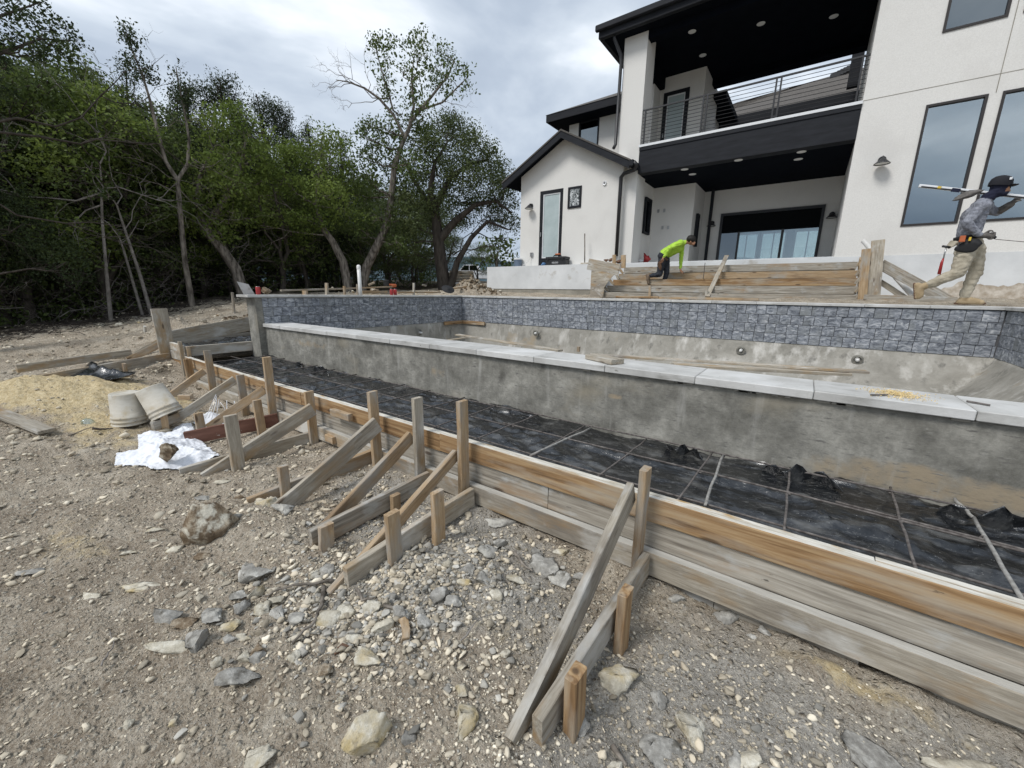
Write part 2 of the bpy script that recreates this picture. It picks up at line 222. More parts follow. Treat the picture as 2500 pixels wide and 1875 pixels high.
def ground_material():
    m = bpy.data.materials.new('dirt_and_gravel_ground'); m.use_nodes = True; t = m.node_tree; nd = t.nodes; L = t.links; nd.clear()
    o = nd.new('ShaderNodeOutputMaterial'); b = nd.new('ShaderNodeBsdfPrincipled'); L.new(b.outputs[0], o.inputs[0]); b.inputs['Roughness'].default_value = 0.97; b.inputs['Specular IOR Level'].default_value = 0.1
    tcn = nd.new('ShaderNodeTexCoord'); v = tcn.outputs['Object']
    def nz_(s, d=8, r=0.65, di=0):
        n = nd.new('ShaderNodeTexNoise'); n.inputs['Scale'].default_value = s; n.inputs['Detail'].default_value = d; n.inputs['Roughness'].default_value = r; n.inputs['Distortion'].default_value = di; L.new(v, n.inputs['Vector']); return n.outputs[0]
    def rmp(src, pts):
        r = nd.new('ShaderNodeValToRGB'); e = r.color_ramp.elements; e[0].position = pts[0][0]; e[0].color = (*pts[0][1], 1); e[1].position = pts[-1][0]; e[1].color = (*pts[-1][1], 1)
        for p, c in pts[1:-1]: q = e.new(p); q.color = (*c, 1)
        L.new(src, r.inputs[0]); return r.outputs[0]
    def mixc(f, a, b_):
        k = nd.new('ShaderNodeMix'); k.data_type = 'RGBA'
        if isinstance(f, float): k.inputs['Factor'].default_value = f
        else: L.new(f, k.inputs['Factor'])
        L.new(a, k.inputs['A']); L.new(b_, k.inputs['B']); return k.outputs['Result']
    def math_(op, a, b_, clamp=False):
        k = nd.new('ShaderNodeMath'); k.operation = op; k.use_clamp = clamp
        for i, q in enumerate((a, b_)):
            if isinstance(q, (int, float)): k.inputs[i].default_value = q
            else: L.new(q, k.inputs[i])
        return k.outputs[0]
    def attr(n_):
        a = nd.new('ShaderNodeAttribute'); a.attribute_name = n_; return a.outputs['Fac']
    def soft(n_, s=5, lo=0.35, hi=0.65):
        q = math_('ADD', attr(n_), math_('MULTIPLY', math_('SUBTRACT', nz_(s, 6), 0.5), 1.3)); mr = nd.new('ShaderNodeMapRange'); mr.inputs[1].default_value = lo; mr.inputs[2].default_value = hi; L.new(q, mr.inputs[0]); return mr.outputs[0]
    dirt = rmp(nz_(2.6, 10, 0.7), [(0.34, (0.15, 0.108, 0.072)), (0.45, (0.36, 0.29, 0.212)), (0.55, (0.54, 0.465, 0.362)), (0.68, (0.72, 0.655, 0.54))])
    fine = rmp(nz_(60, 6, 0.7), [(0.36, (0.17, 0.132, 0.096)), (0.5, (0.47, 0.40, 0.312)), (0.64, (0.76, 0.69, 0.57))])
    dirt = mixc(0.5, dirt, fine)
    grey = mixc(0.55, rmp(nz_(3.2, 10, 0.7), [(0.34, (0.29, 0.265, 0.228)), (0.66, (0.60, 0.565, 0.50))]), rmp(nz_(70, 6, 0.7), [(0.36, (0.18, 0.162, 0.138)), (0.64, (0.70, 0.66, 0.585))]))
    sand = rmp(nz_(22, 9, 0.75), [(0.34, (0.46, 0.345, 0.18)), (0.52, (0.68, 0.55, 0.33)), (0.70, (0.84, 0.73, 0.50))])
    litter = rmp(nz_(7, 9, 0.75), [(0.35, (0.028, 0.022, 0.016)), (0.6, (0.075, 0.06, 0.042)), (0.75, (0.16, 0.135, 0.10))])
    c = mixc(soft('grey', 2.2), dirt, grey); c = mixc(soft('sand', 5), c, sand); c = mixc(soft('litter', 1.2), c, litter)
    # little stones as cells
    hs = []
    for s_, lo in ((30, 0.30), (75, 0.32), (170, 0.35)):
        vo = nd.new('ShaderNodeTexVoronoi'); vo.inputs['Scale'].default_value = s_
        wp = nd.new('ShaderNodeVectorMath'); wp.operation = 'MULTIPLY_ADD'; nn = nd.new('ShaderNodeTexNoise'); nn.inputs['Scale'].default_value = s_ * 0.7; L.new(v, nn.inputs['Vector'])
        L.new(nn.outputs['Color'], wp.inputs[0]); wp.inputs[1].default_value = (0.7 / s_,) * 3; L.new(v, wp.inputs[2]); L.new(wp.outputs[0], vo.inputs['Vector'])
        dm = nd.new('ShaderNodeMapRange'); dm.inputs[1].default_value = 0.42; dm.inputs[2].default_value = lo - 0.15; L.new(vo.outputs['Distance'], dm.inputs[0])
        sp = nd.new('ShaderNodeSeparateColor'); L.new(vo.outputs['Color'], sp.inputs[0])
        pick = nd.new('ShaderNodeMapRange'); pick.inputs[1].default_value = 0.38; pick.inputs[2].default_value = 0.45; L.new(sp.outputs[0], pick.inputs[0])
        f = math_('MULTIPLY', dm.outputs[0], pick.outputs[0])
        f = math_('MULTIPLY', f, math_('SUBTRACT', 1.0, math_('MULTIPLY', soft('sand', 5), 0.75)))
        f = math_('MULTIPLY', f, math_('SUBTRACT', 1.0, math_('MULTIPLY', soft('litter', 1.2), 0.8)))
        sc = rmp(sp.outputs[1], [(0.0, (0.24, 0.195, 0.145)), (0.5, (0.52, 0.46, 0.36)), (1.0, (0.80, 0.75, 0.63))])
        c = mixc(math_('MULTIPLY', f, 0.9), c, sc); hs.append(math_('MULTIPLY', f, 1.0 / s_))
    L.new(c, b.inputs['Base Color'])
    h = math_('ADD', math_('ADD', hs[0], hs[1]), hs[2]); h = math_('ADD', h, math_('MULTIPLY', nz_(14, 9, 0.75), 0.060)); h = math_('ADD', h, math_('MULTIPLY', nz_(140, 4, 0.7), 0.004))
    bp = nd.new('ShaderNodeBump'); bp.inputs['Strength'].default_value = 0.9; bp.inputs['Distance'].default_value = 1.0; L.new(h, bp.inputs['Height']); L.new(bp.outputs[0], b.inputs['Normal'])
    return m
M['ground'] = ground_material()

# ------------------------------------------------------------------ object helpers
WM = {}
def link(o, Wm=None, parent=None):
    COL.objects.link(o); Wm = Wm or Matrix.Identity(4); WM[o.name] = Wm
    if parent is not None:
        o.parent = parent; o.matrix_basis = WM[parent.name].inverted() @ Wm
    else: o.matrix_basis = Wm
    return o
def tag(o, label=None, cat=None, group=None, kind=None):
    if label: o['label'] = label
    if cat: o['category'] = cat
    if group: o['group'] = group
    if kind: o['kind'] = kind
    return o
def thing(name, label, cat, loc=(0, 0, 0), rz=0, group=None):
    o = bpy.data.objects.new(name, None); o.empty_display_size = 0.2
    link(o, Matrix.Translation(Vector(loc)) @ Matrix.Rotation(rz, 4, 'Z')); return tag(o, label, cat, group)
def mesh(name, V, F, mats, smooth=False, mi=None):
    me = bpy.data.meshes.new(name)
    V = np.asarray(V, np.float32)
    if isinstance(F, np.ndarray):
        n, k = F.shape; me.vertices.add(len(V)); me.vertices.foreach_set('co', V.ravel()); me.loops.add(n * k); me.loops.foreach_set('vertex_index', F.astype(np.int32).ravel())
        me.polygons.add(n); me.polygons.foreach_set('loop_start', np.arange(0, n * k, k, dtype=np.int32)); me.polygons.foreach_set('loop_total', np.full(n, k, np.int32))
    else: me.from_pydata([tuple(map(float, v)) for v in V], [], F)
    for m in (mats if isinstance(mats, (list, tuple)) else [mats]): me.materials.append(M[m] if isinstance(m, str) else m)
    if mi is not None: me.polygons.foreach_set('material_index', np.asarray(mi, np.int32))
    if smooth: me.polygons.foreach_set('use_smooth', np.ones(len(me.polygons), bool))
    me.update(calc_edges=True)
    return me
def obj(name, V, F, mats, parent=None, Wm=None, smooth=False, mi=None):
    """vertices are world coordinates unless a matrix Wm is given"""
    if Wm is None and len(V):
        c = np.asarray(V, float); c = (c.min(0) + c.max(0)) / 2; V = np.asarray(V, float) - c; Wm = Matrix.Translation(Vector(c))
    me = mesh(name, V, F, mats, smooth, mi)
    return link(bpy.data.objects.new(name, me), Wm, parent)
class MB:
    def __init__(s): s.V = []; s.F = []; s.mi = []
    def add(s, V, F, m=0):
        n = len(s.V); s.V += [tuple(v) for v in V]; s.F += [tuple(i + n for i in f) for f in F]; s.mi += [m] * len(F); return s
    def box(s, a, b, m=0, c=0.0):
        (x0, y0, z0), (x1, y1, z1) = [min(p, q) for p, q in zip(a, b)], [max(p, q) for p, q in zip(a, b)]
        if c <= 0:
            return s.add([(x0, y0, z0), (x1, y0, z0), (x1, y1, z0), (x0, y1, z0), (x0, y0, z1), (x1, y0, z1), (x1, y1, z1), (x0, y1, z1)],
                         [(0, 3, 2, 1), (4, 5, 6, 7), (0, 1, 5, 4), (1, 2, 6, 5), (2, 3, 7, 6), (3, 0, 4, 7)], m)
        bmx = bmesh.new(); bmesh.ops.create_cube(bmx, size=1)
        for v in bmx.verts: v.co = Vector(((x0 + x1) / 2 + v.co.x * (x1 - x0), (y0 + y1) / 2 + v.co.y * (y1 - y0), (z0 + z1) / 2 + v.co.z * (z1 - z0)))
        bmesh.ops.bevel(bmx, geom=bmx.edges[:], offset=c, segments=1, affect='EDGES')
        bmx.verts.index_update(); s.add([v.co[:] for v in bmx.verts], [[v.index for v in f.verts] for f in bmx.faces], m); bmx.free(); return s
    def prism(s, poly, axis, a, b, m=0):
        """poly: 2-D outline; axis 0/1/2 = extrusion axis"""
        def p3(u, v, t): q = [u, v]; q.insert(axis, t); return tuple(q)
        n = len(poly); V = [p3(u, v, a) for u, v in poly] + [p3(u, v, b) for u, v in poly]
        F = [tuple(range(n))[::-1], tuple(range(n, 2 * n))] + [(i, (i + 1) % n, n + (i + 1) % n, n + i) for i in range(n)]
        return s.add(V, F, m)
    def tube(s, pts, rad, n=8, m=0, caps=True):
        V, F = tube_geo(pts, rad, n, caps); return s.add(V, F, m)
    def build(s, name, mats, parent=None, smooth=False):
        o = obj(name, s.V, s.F, mats, parent, None, smooth, s.mi); fixn(o.data); return o
def fixn(me):
    b = bmesh.new(); b.from_mesh(me); bmesh.ops.recalc_face_normals(b, faces=b.faces[:]); b.to_mesh(me); b.free()
def tube_geo(pts, rad, n=8, caps=True):
    pts = [Vector(p) for p in pts]; k = len(pts)
    if not hasattr(rad, '__len__'): rad = [rad] * k
    V = []; F = []; up = None
    for i, p in enumerate(pts):
        d = (pts[min(i + 1, k - 1)] - pts[max(i - 1, 0)]).normalized()
        if up is None: up = d.orthogonal().normalized()
        up = (up - d * up.dot(d));
        if up.length < 1e-5: up = d.orthogonal()
        up.normalize(); sdv = d.cross(up)
        for j in range(n):
            a = 2 * math.pi * j / n; V.append(tuple(p + (up * math.cos(a) + sdv * math.sin(a)) * rad[i]))
    for i in range(k - 1):
        for j in range(n): F.append((i * n + j, i * n + (j + 1) % n, (i + 1) * n + (j + 1) % n, (i + 1) * n + j))
    if caps: F.append(tuple(range(n))[::-1]); F.append(tuple(range((k - 1) * n, k * n)))
    return V, F
def lathe(prof, n=24, axis_m=None):
    V = []; F = []
    for r, z in prof:
        for j in range(n): a = 2 * math.pi * j / n; V.append((r * math.cos(a), r * math.sin(a), z))
    for i in range(len(prof) - 1):
        for j in range(n): F.append((i * n + j, i * n + (j + 1) % n, (i + 1) * n + (j + 1) % n, (i + 1) * n + j))
    return V, F

def beam(name, p0, p1, wd, ht, mat, parent=None, up=(0, 0, 1), seg=5, ch=0.004, warp=0.004, top=None):
    """a sawn timber p0->p1 (centre line), wd across, ht along 'up'; local X runs along the grain"""
    p0 = Vector(p0); p1 = Vector(p1); L = (p1 - p0).length; x = (p1 - p0).normalized()
    u = Vector(up); u = (u - x * u.dot(x)).normalized(); y = u.cross(x)
    Wm = Matrix(((x.x, y.x, u.x, p0.x), (x.y, y.y, u.y, p0.y), (x.z, y.z, u.z, p0.z), (0, 0, 0, 1)))
    a, b = wd / 2, ht / 2; c = ch
    ring = [(-a + c, -b), (a - c, -b), (a, -b + c), (a, b - c), (a - c, b), (-a + c, b), (-a, b - c), (-a, -b + c)]
    V = []; ph = rnd.random() * 6; bow = rnd.uniform(-1, 1) * warp
    for i in range(seg + 1):
        t = i / seg
        for q, (yy, zz) in enumerate(ring):
            j = lambda: rnd.uniform(-1, 1) * warp * 0.35
            V.append((L * t + (rnd.uniform(-1, 1) * 0.0015 if i in (0, seg) else 0), yy + j() + bow * math.sin(math.pi * t), zz + j() + bow * math.sin(math.pi * t + ph)))
    F = []; mi = []
    for i in range(seg):
        for j in range(8):
            F.append((i * 8 + j, i * 8 + (j + 1) % 8, (i + 1) * 8 + (j + 1) % 8, (i + 1) * 8 + j)); mi.append(1 if (top and j == 4) else 0)
    F += [tuple(range(8))[::-1], tuple(range(seg * 8, seg * 8 + 8))]; mi += [0, 0]
    return obj(name, V, F, [mat] + ([top] if top else []), parent, Wm, False, mi)

# ------------------------------------------------------------------ ground shape
CP = [(-0.6, .9, -1.6), (.8, 1.9, -1.62), (-2, -.2, -1.6), (-5, 0, -1.57), (-3.2, 1.35, -1.6), (0, 2.1, -1.61), (-2, 2.1, -1.6), (-4, 2.1, -1.62), (-6, 2.1, -1.60),
      (-7.25, 2.1, -1.52), (-8.3, 2.05, -1.35), (-9.2, 2.0, -1.22), (-8.3, .4, -1.42), (-6, 0.8, -1.55), (-10.5, 1, -1.28), (-12, -.5, -1.32), (-5, -4, -1.65), (0, -3, -1.7), (6, 0, -1.7), (5, 2.2, -1.65),
      (-9.9, 2.6, -1.05), (-10.2, 3.7, -.72), (-10.5, 5.5, -.42), (-9, 6.5, -.32), (-8.8, 8.5, -.2), (-9, 4.2, -.62), (-5, 9.2, -.17), (0, 9.2, -.14), (3, 9.2, -.12), (3, 12.5, -.02), (-5, 12, -.1), (-10.5, 12.4, -0.02), (8, 9, -.1), (8, 14, 0),
      (-13, 2.2, -.95), (-13, 5, -.5), (-13, 8, -.22), (-17, .7, -1.07), (-16.8, 2.6, -.88), (-16.3, 4.7, -.43), (-16.8, 6.5, -.14), (-15.8, 10.4, -.15), (-15, 12, .06), (-14.3, 14, .2), (-14, -6, -1.6),
      (-28, 31, .9), (-20, 22, .5), (-40, 20, .8), (-40, 0, -.6), (-35, -25, -2), (0, -30, -2), (40, -30, -2), (40, 20, 0), (0, 60, 1), (-60, 60, 1.5), (-10, 20, .1), (0, 16, 0)]
CP = np.array(CP, float)
def _rb(d): return d
_A = np.linalg.norm(CP[:, None, :2] - CP[None, :, :2], axis=2); _A = _A + np.eye(len(CP)) * 0.0
_WT = np.linalg.solve(np.block([[_A, np.ones((len(CP), 1))], [np.ones((1, len(CP))), np.zeros((1, 1))]]), np.append(CP[:, 2], 0))
def hsh(ix, iy, s): 
    n = (ix.astype(np.int64) * 374761393 + iy.astype(np.int64) * 668265263 + s * 1442695041) & 0x7fffffff
    n = ((n ^ (n >> 13)) * 1274126177) & 0x7fffffff; return ((n ^ (n >> 16)) & 0xffff) / 65535.0
def vn(x, y, s=0):
    ix = np.floor(x); iy = np.floor(y); fx = x - ix; fy = y - iy; fx = fx * fx * (3 - 2 * fx); fy = fy * fy * (3 - 2 * fy)
    a = hsh(ix, iy, s); b = hsh(ix + 1, iy, s); c = hsh(ix, iy + 1, s); d = hsh(ix + 1, iy + 1, s)
    return a + (b - a) * fx + (c - a) * fy + (a - b - c + d) * fx * fy - 0.5
def fbm(x, y, f=1, o=4, s=0, g=0.5):
    r = 0; a = 1
    for i in range(o): r = r + a * vn(x * f + 17.3 * i, y * f - 9.1 * i, s + i); f = f * 2.03; a *= g
    return r
def sst(a, b, x): t = np.clip((x - a) / (b - a), 0, 1); return t * t * (3 - 2 * t)
PILE = [(-7.55, .85, 1.0, .58, .25, 0), (-8.1, .30, .9, .38, .17, 0), (-6.95, 1.30, .7, .40, .11, 0)]
def ground_h(x, y):
    x = np.asarray(x, float); y = np.asarray(y, float); sh = x.shape; xf = x.ravel(); yf = y.ravel(); z = np.empty_like(xf)
    for i in range(0, len(xf), 20000):
        q = np.hypot(xf[i:i + 20000, None] - CP[None, :, 0], yf[i:i + 20000, None] - CP[None, :, 1]); z[i:i + 20000] = q @ _WT[:-1] + _WT[-1]
    z = z.reshape(sh); r = np.hypot(x, y)
    z = np.where(r > 70, z * 0 + np.clip(z, -3, 3), z)
    far = sst(10, 30, r)
    z = z + fbm(x, y, 0.8, 5, 3, 0.52) * (0.09 + 0.3 * far) + fbm(x, y, 7, 3, 9, 0.6) * 0.035 * (1 - far)
    z = z + np.abs(fbm(x, y, 22, 3, 21, 0.6)) * 0.022 * (1 - far)
    for px, py, ax, ay, h, k in PILE: z = z + h * np.exp(-(((x - px) / ax) ** 2 + ((y - py) / ay) ** 2)) * (1 + fbm(x, y, 6, 3, 5) * 0.25)
    # rubble berm beside the brown rock, spoil beside the left deck
    z = z + 0.10 * np.exp(-(((x + 2.75) / .45) ** 2 + ((y - 1.0) / .25) ** 2))
    z = z + 0.07 * np.exp(-(((x + 1.35) / .45) ** 2 + ((y - 1.35) / .30) ** 2)) * (1 + fbm(x, y, 9, 3, 15))
    z = z + 0.16 * np.exp(-(((x + 11.0) / 1.1) ** 2 + ((y - 2.9) / .5) ** 2)) * (1 + fbm(x, y, 7, 4, 25) * 2)
    z = z + 0.18 * np.exp(-(((x + 9.7) / .8) ** 2 + ((y - 5.0) / .8) ** 2)) * (1 + fbm(x, y, 6, 4, 26) * 2)
    z = z + 0.28 * np.exp(-(((x + 9.4) / .9) ** 2 + ((y - 10.6) / .7) ** 2)) * (1 + fbm(x, y, 6, 4, 27) * 2)
    return z
def pit(x, y, z):
    ins = (x > -8.15) & (x < 9) & (y > 2.16) & (y < 8.93)
    ins2 = (x > -9.5) & (x <= -8.1) & (y > 2.16) & (y < 4.4)
    z = np.where(ins, -3.2, z); return np.where(ins2, np.minimum(z, -1.35), z)
def axis_(brk):
    out = [brk[0][0]]
    for (a, st), (b, _) in zip(brk[:-1], brk[1:]):
        n = max(1, int(round((b - a) / st))); out += list(a + (b - a) * (np.arange(1, n + 1) / n))
    return np.array(out)
gx = axis_([(-700, 60), (-100, 10), (-40, 1.2), (-18, .25), (-11, .07), (-5, .03), (-3.5, .017), (1.6, .12), (5, 1), (20, 6), (60, 40), (700, 1)])
gy = axis_([(-500, 60), (-60, 8), (-8, .5), (-1.2, .03), (0, .017), (2.12, .02), (2.2, .10), (5, .16), (9.4, .12), (13, .6), (30, 3), (100, 60), (900, 1)])
GX, GY = np.meshgrid(gx, gy); GZ = pit(GX, GY, ground_h(GX, GY))
nx, ny = len(gx), len(gy); idx = np.arange(nx * ny).reshape(ny, nx)
GF = np.stack([idx[:-1, :-1], idx[:-1, 1:], idx[1:, 1:], idx[1:, :-1]], -1).reshape(-1, 4)
GV = np.stack([GX, GY, GZ], -1).reshape(-1, 3)
gme = mesh('ground', GV, GF, 'ground', True)
def edge_dist(x, y):   # distance past the forest edge (positive = in the woods)
    a = np.arctan2(y, -x); r = np.hypot(x, y)
    e_ = np.interp(a, [-1.0, 0, .15, .3, .42, .6, .75, .95, 1.2], [15, 15.5, 16, 16.5, 17.5, 18.5, 19.5, 30, 40]); return r - e_
def masks(x, y):
    s = np.zeros_like(x)
    for px, py, ax, ay, h, k in PILE: s = np.maximum(s, 1.15 * np.exp(-(((x - px) / (ax * 1.15)) ** 2 + ((y - py) / (ay * 1.25)) ** 2)))
    s = np.maximum(s, .72 * np.exp(-(((x + 6.3) / 1.2) ** 2 + ((y - .75) / .45) ** 2)))
    s = np.maximum(s, .62 * np.exp(-(((x - .42) / .38) ** 2 + ((y - 2.02) / .10) ** 2)))
    s = np.maximum(s, .36 * np.exp(-(((x + 1.1) / .35) ** 2 + ((y - 1.3) / .2) ** 2)))
    s = np.maximum(s, .45 * np.exp(-(((x + 3.6) / .8) ** 2 + ((y - .2) / .25) ** 2)))
    g = sst(-.9, .1, x) * sst(2.6, 1.2, y) * .85 + .75 * np.exp(-(((x + 1.5) / .9) ** 2 + ((y - 1.5) / .6) ** 2)) + .5 * np.exp(-(((x + 2.6) / 1.0) ** 2 + ((y - 1.8) / .5) ** 2)) + .12 * sst(-3.5, -1, x)
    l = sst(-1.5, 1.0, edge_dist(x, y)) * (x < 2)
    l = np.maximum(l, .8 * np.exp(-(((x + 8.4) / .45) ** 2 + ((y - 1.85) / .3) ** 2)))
    return s, np.clip(g, 0, 1), l
for n_, arr in zip(('sand', 'grey', 'litter'), masks(GV[:, 0], GV[:, 1])):
    at = gme.attributes.new(n_, 'FLOAT', 'POINT'); at.data.foreach_set('value', arr.astype(np.float32))
go = link(bpy.data.objects.new('ground', gme)); tag(go, 'brown stony dirt and gravel of the building plot rising to the woods', 'ground', kind='structure')
def gh(x, y): return float(ground_h(np.array([x]), np.array([y]))[0])

# ================================================================== POOL
TZ0, TZ1 = -0.81, -0.155
def grid_panel(name, fn, nu, nv, mats, parent, smooth=True):
    V = [fn(i / nu, j / nv) for j in range(nv + 1) for i in range(nu + 1)]
    F = [(j * (nu + 1) + i, j * (nu + 1) + i + 1, (j + 1) * (nu + 1) + i + 1, (j + 1) * (nu + 1) + i) for j in range(nv) for i in range(nu)]
    return obj(name, V, F, mats, parent, None, smooth)
_tile_cache = {}
def tile_mesh(wd, ht):
    k = (round(wd, 3), round(ht, 3))
    if k not in _tile_cache:
        a, b, d, c = wd / 2, ht / 2, .010, .004
        V = [(-a, 0, -b), (a, 0, -b), (a, 0, b), (-a, 0, b), (-a, -d + c, -b), (a, -d + c, -b), (a, -d + c, b), (-a, -d + c, b), (-a + c, -d, -b + c), (a - c, -d, -b + c), (a - c, -d, b - c), (-a + c, -d, b - c)]
        F = [(0, 1, 5, 4), (1, 2, 6, 5), (2, 3, 7, 6), (3, 0, 4, 7), (4, 5, 9, 8), (5, 6, 10, 9), (6, 7, 11, 10), (7, 4, 8, 11), (8, 9, 10, 11)]
        _tile_cache[k] = mesh('tile', V, F, 'tile')
    return _tile_cache[k]
def tile_band(parent, a0, a1, place, sizes=(0.150, 0.164, 0.164, 0.164, 0.178)):
    rows = 4; rh = (TZ1 - TZ0) / rows
    for r in range(rows):
        a = a0 - (.0, .05, .01, .08)[r]
        while a < a1 - 0.02:
            wd = rnd.choice(sizes); s = max(a, a0); e_ = min(a + wd, a1)
            if e_ - s > 0.03:
                o = bpy.data.objects.new('tile', tile_mesh(round(e_ - s - .006, 3), round(rh - .006, 3)))
                Wm = place((s + e_) / 2, TZ0 + (r + .5) * rh) @ Matrix.Rotation(rnd.uniform(-.012, .012), 4, 'X') @ Matrix.Translation((0, rnd.uniform(-.003, .002), 0))
                link(o, Wm, parent)
            a += wd
_stone_cache = {}
def stone_slab(name, x0, x1, y0, y1, z0, z1, parent, mat='coping'):
    k = tuple(round(v, 3) for v in (x1 - x0, y1 - y0, z1 - z0))
    if k not in _stone_cache: _stone_cache[k] = mesh(name, *[(m.V, m.F) for m in [MB().box((-k[0] / 2, -k[1] / 2, -k[2] / 2), (k[0] / 2, k[1] / 2, k[2] / 2), 0, .005)]][0], mat)
    o = bpy.data.objects.new(name, _stone_cache[k])
    return link(o, Matrix.Translation(((x0 + x1) / 2 + rnd.uniform(-.001, .001), (y0 + y1) / 2 + rnd.uniform(-.003, .003), (z0 + z1) / 2 + rnd.uniform(-.0015, .0015))), parent)
def joint_row(x0, x1, phase, pitch=.737):
    xs = [x0]; x = phase + math.ceil((x0 + .05 - phase) / pitch) * pitch
    while x < x1 - .05: xs.append(x); x += pitch
    return xs + [x1]

far = thing('pool_far_wall', 'long far pool wall faced with slate blue tiles under a thin pale coping', 'pool wall', (-3, 8.5, -1))
def nzs(x, y, z, f, a): return mn.fractal(Vector((x * f, y * f, z * f)), 1.0, 2.0, 4) * a
MB().box((-8.15, 8.515, -1.6), (8.5, 8.92, TZ1 + .003)).build('wall_core', 'grout', far)
tile_band(far, -7.89, 2.23, lambda a, z: Matrix.Translation((a, 8.512, z)))
for xa, xb in zip(*(lambda q: (q[:-1], q[1:]))(joint_row(-8.20, 8.4, .0))): stone_slab('coping_stone', xa + .0015, xb - .0015, 8.478, 8.95, -.148, -.103, far)
left = thing('pool_left_wall', 'short left pool wall with blue tiles inside and a bare plaster end face', 'pool wall', (-8.05, 5.5, -1))
MB().box((-8.26, 3.19, -1.75), (-7.905, 8.51, TZ1 + .003)).build('wall_core', 'concrete', left)
tile_band(left, 3.30, 8.50, lambda a, z: Matrix.Translation((-7.902, a, z)) @ Matrix.Rotation(math.pi / 2, 4, 'Z'))
ys = [3.06, 3.75, 4.55, 5.35, 6.15, 6.95, 7.75, 8.474]
for ya, yb in zip(ys[:-1], ys[1:]): stone_slab('coping_stone', -8.33, -7.862, ya + .0015, yb - .0015, -.148, -.103, left)
right = thing('pool_right_wall', 'right pool wall of blue tiles, only its far corner in view', 'pool wall', (2.4, 5.5, -1))
MB().box((2.245, 3.2, -1.75), (2.62, 8.51, TZ1 + .003)).build('wall_core', 'concrete', right)
tile_band(right, 5.3, 8.50, lambda a, z: Matrix.Translation((2.242, a, z)) @ Matrix.Rotation(-math.pi / 2, 4, 'Z'))
for ya, yb in zip(ys[:-1], ys[1:]): stone_slab('coping_stone', 2.205, 2.67, ya + .0015, yb - .0015, -.148, -.103, right)

near = thing('pool_near_wall', 'low near pool wall of stained grey concrete topped with pale limestone slabs', 'pool wall', (-3, 3.5, -1.2))
def nw(u, v):
    x = -8.26 + u * (10.5); z = -1.42 + v * (.755)
    k = nzs(x, 3.3, z, 1.6, .012) + nzs(x, 3.3, z, 9, .004)
    if v > .98: k += .0
    return (x, 3.30 + k, z)
wf = grid_panel('wall_face', nw, 420, 30, 'concrete', near); wf.location.x += 0
vv = np.array([v.co[:] for v in wf.data.vertices]) + np.array(WM['wall_face'].translation)
st_ = .60 * np.exp(-(((vv[:, 0] - .95) / 1.0) ** 4 + ((vv[:, 2] + 1.10) / .13) ** 4)) + .7 * np.exp(-(((vv[:, 0] + 1.25) / .10) ** 2 + ((vv[:, 2] + .88) / .035) ** 2)) + .55 * np.exp(-(((vv[:, 0] + 6.4) / .9) ** 2 + ((vv[:, 2] + .86) / .10) ** 2)) + .45 * np.exp(-(((vv[:, 0] + 3.4) / .5) ** 2 + ((vv[:, 2] + .95) / .12) ** 2))
a_ = wf.data.attributes.new('stain', 'FLOAT', 'POINT'); a_.data.foreach_set('value', st_.astype(np.float32))
MB().box((-7.9, 3.325, -1.75), (2.24, 3.66, -.672)).build('wall_core', 'concrete', near)
for xa, xb in zip(*(lambda q: (q[:-1], q[1:]))(joint_row(-7.895, 2.20, .12))): stone_slab('coping_stone', xa + .002, xb - .002, 3.262, 3.715, -.668, -.608, near)
mb = MB()
for i in range(26):     # dark gaps and mortar lumps under the slabs
    x = rnd.uniform(-7.8, 1.2); mb.box((x, 3.279, -.683), (x + rnd.uniform(.03, .10), 3.31, -.669))
mb.build('mortar_lump', 'footing', near)

shell = []
U = sorted(set([-7.93, -7.90, -7.885, -7.86, -7.8, -7.7, -7.55, -7.35] + list(np.linspace(-7.1, 1.3, 130)) + [1.4, 1.5, 1.6, 1.7, 1.8, 1.9, 1.98, 2.05, 2.1, 2.15, 2.19, 2.22, 2.24, 2.27]))
Wv = sorted(set([3.62, 3.66, 3.70, 3.8, 3.95] + list(np.linspace(4.1, 7.1, 40)) + [7.2, 7.3, 7.4, 7.5, 7.6, 7.7, 7.8, 7.9, 7.98, 8.06, 8.14, 8.2, 8.26, 8.31, 8.36, 8.4, 8.44, 8.47, 8.485, 8.50, 8.52]))
def shell_z(x, y):
    d1 = max(0., 8.515 - y); d2 = max(0., 2.25 - x); d3 = max(0., x + 7.9); d4 = max(0, y - 3.66)
    fl = -1.42 - .75 * float(sst(-1.0, -5.0, np.float64(x)))
    def wall(d, c=.9): return -.80 if d < .012 else -.80 - (-.80 - fl) * (1 - max(0., 1 - d / c) ** 3.2)
    z = max(wall(d1, 1.0), wall(d2, 1.0), wall(d3, .55), wall(d4, .5) if d4 < .5 else -9)
    return z
V = []; 
for y in Wv:
    for x in U:
        z = shell_z(x, y); n = nzs(x, y, z, 1.7, .035) + nzs(x, y, z, 7, .012) + nzs(x, y, z, 20, .005)
        ed = min(1, max(0, min(8.5 - y, 2.23 - x, x + 7.88)) / .05)
        V.append((x, y - abs(n) * .6 * ed, z + n * ed * .8))
nu, nv = len(U), len(Wv)
F = [(j * nu + i, j * nu + i + 1, (j + 1) * nu + i + 1, (j + 1) * nu + i) for j in range(nv - 1) for i in range(nu - 1)]
sh = obj('pool_shell', V, F, 'gunite', None, None, True); tag(sh, 'bare rough grey gunite shell curving down inside the empty pool', 'pool')
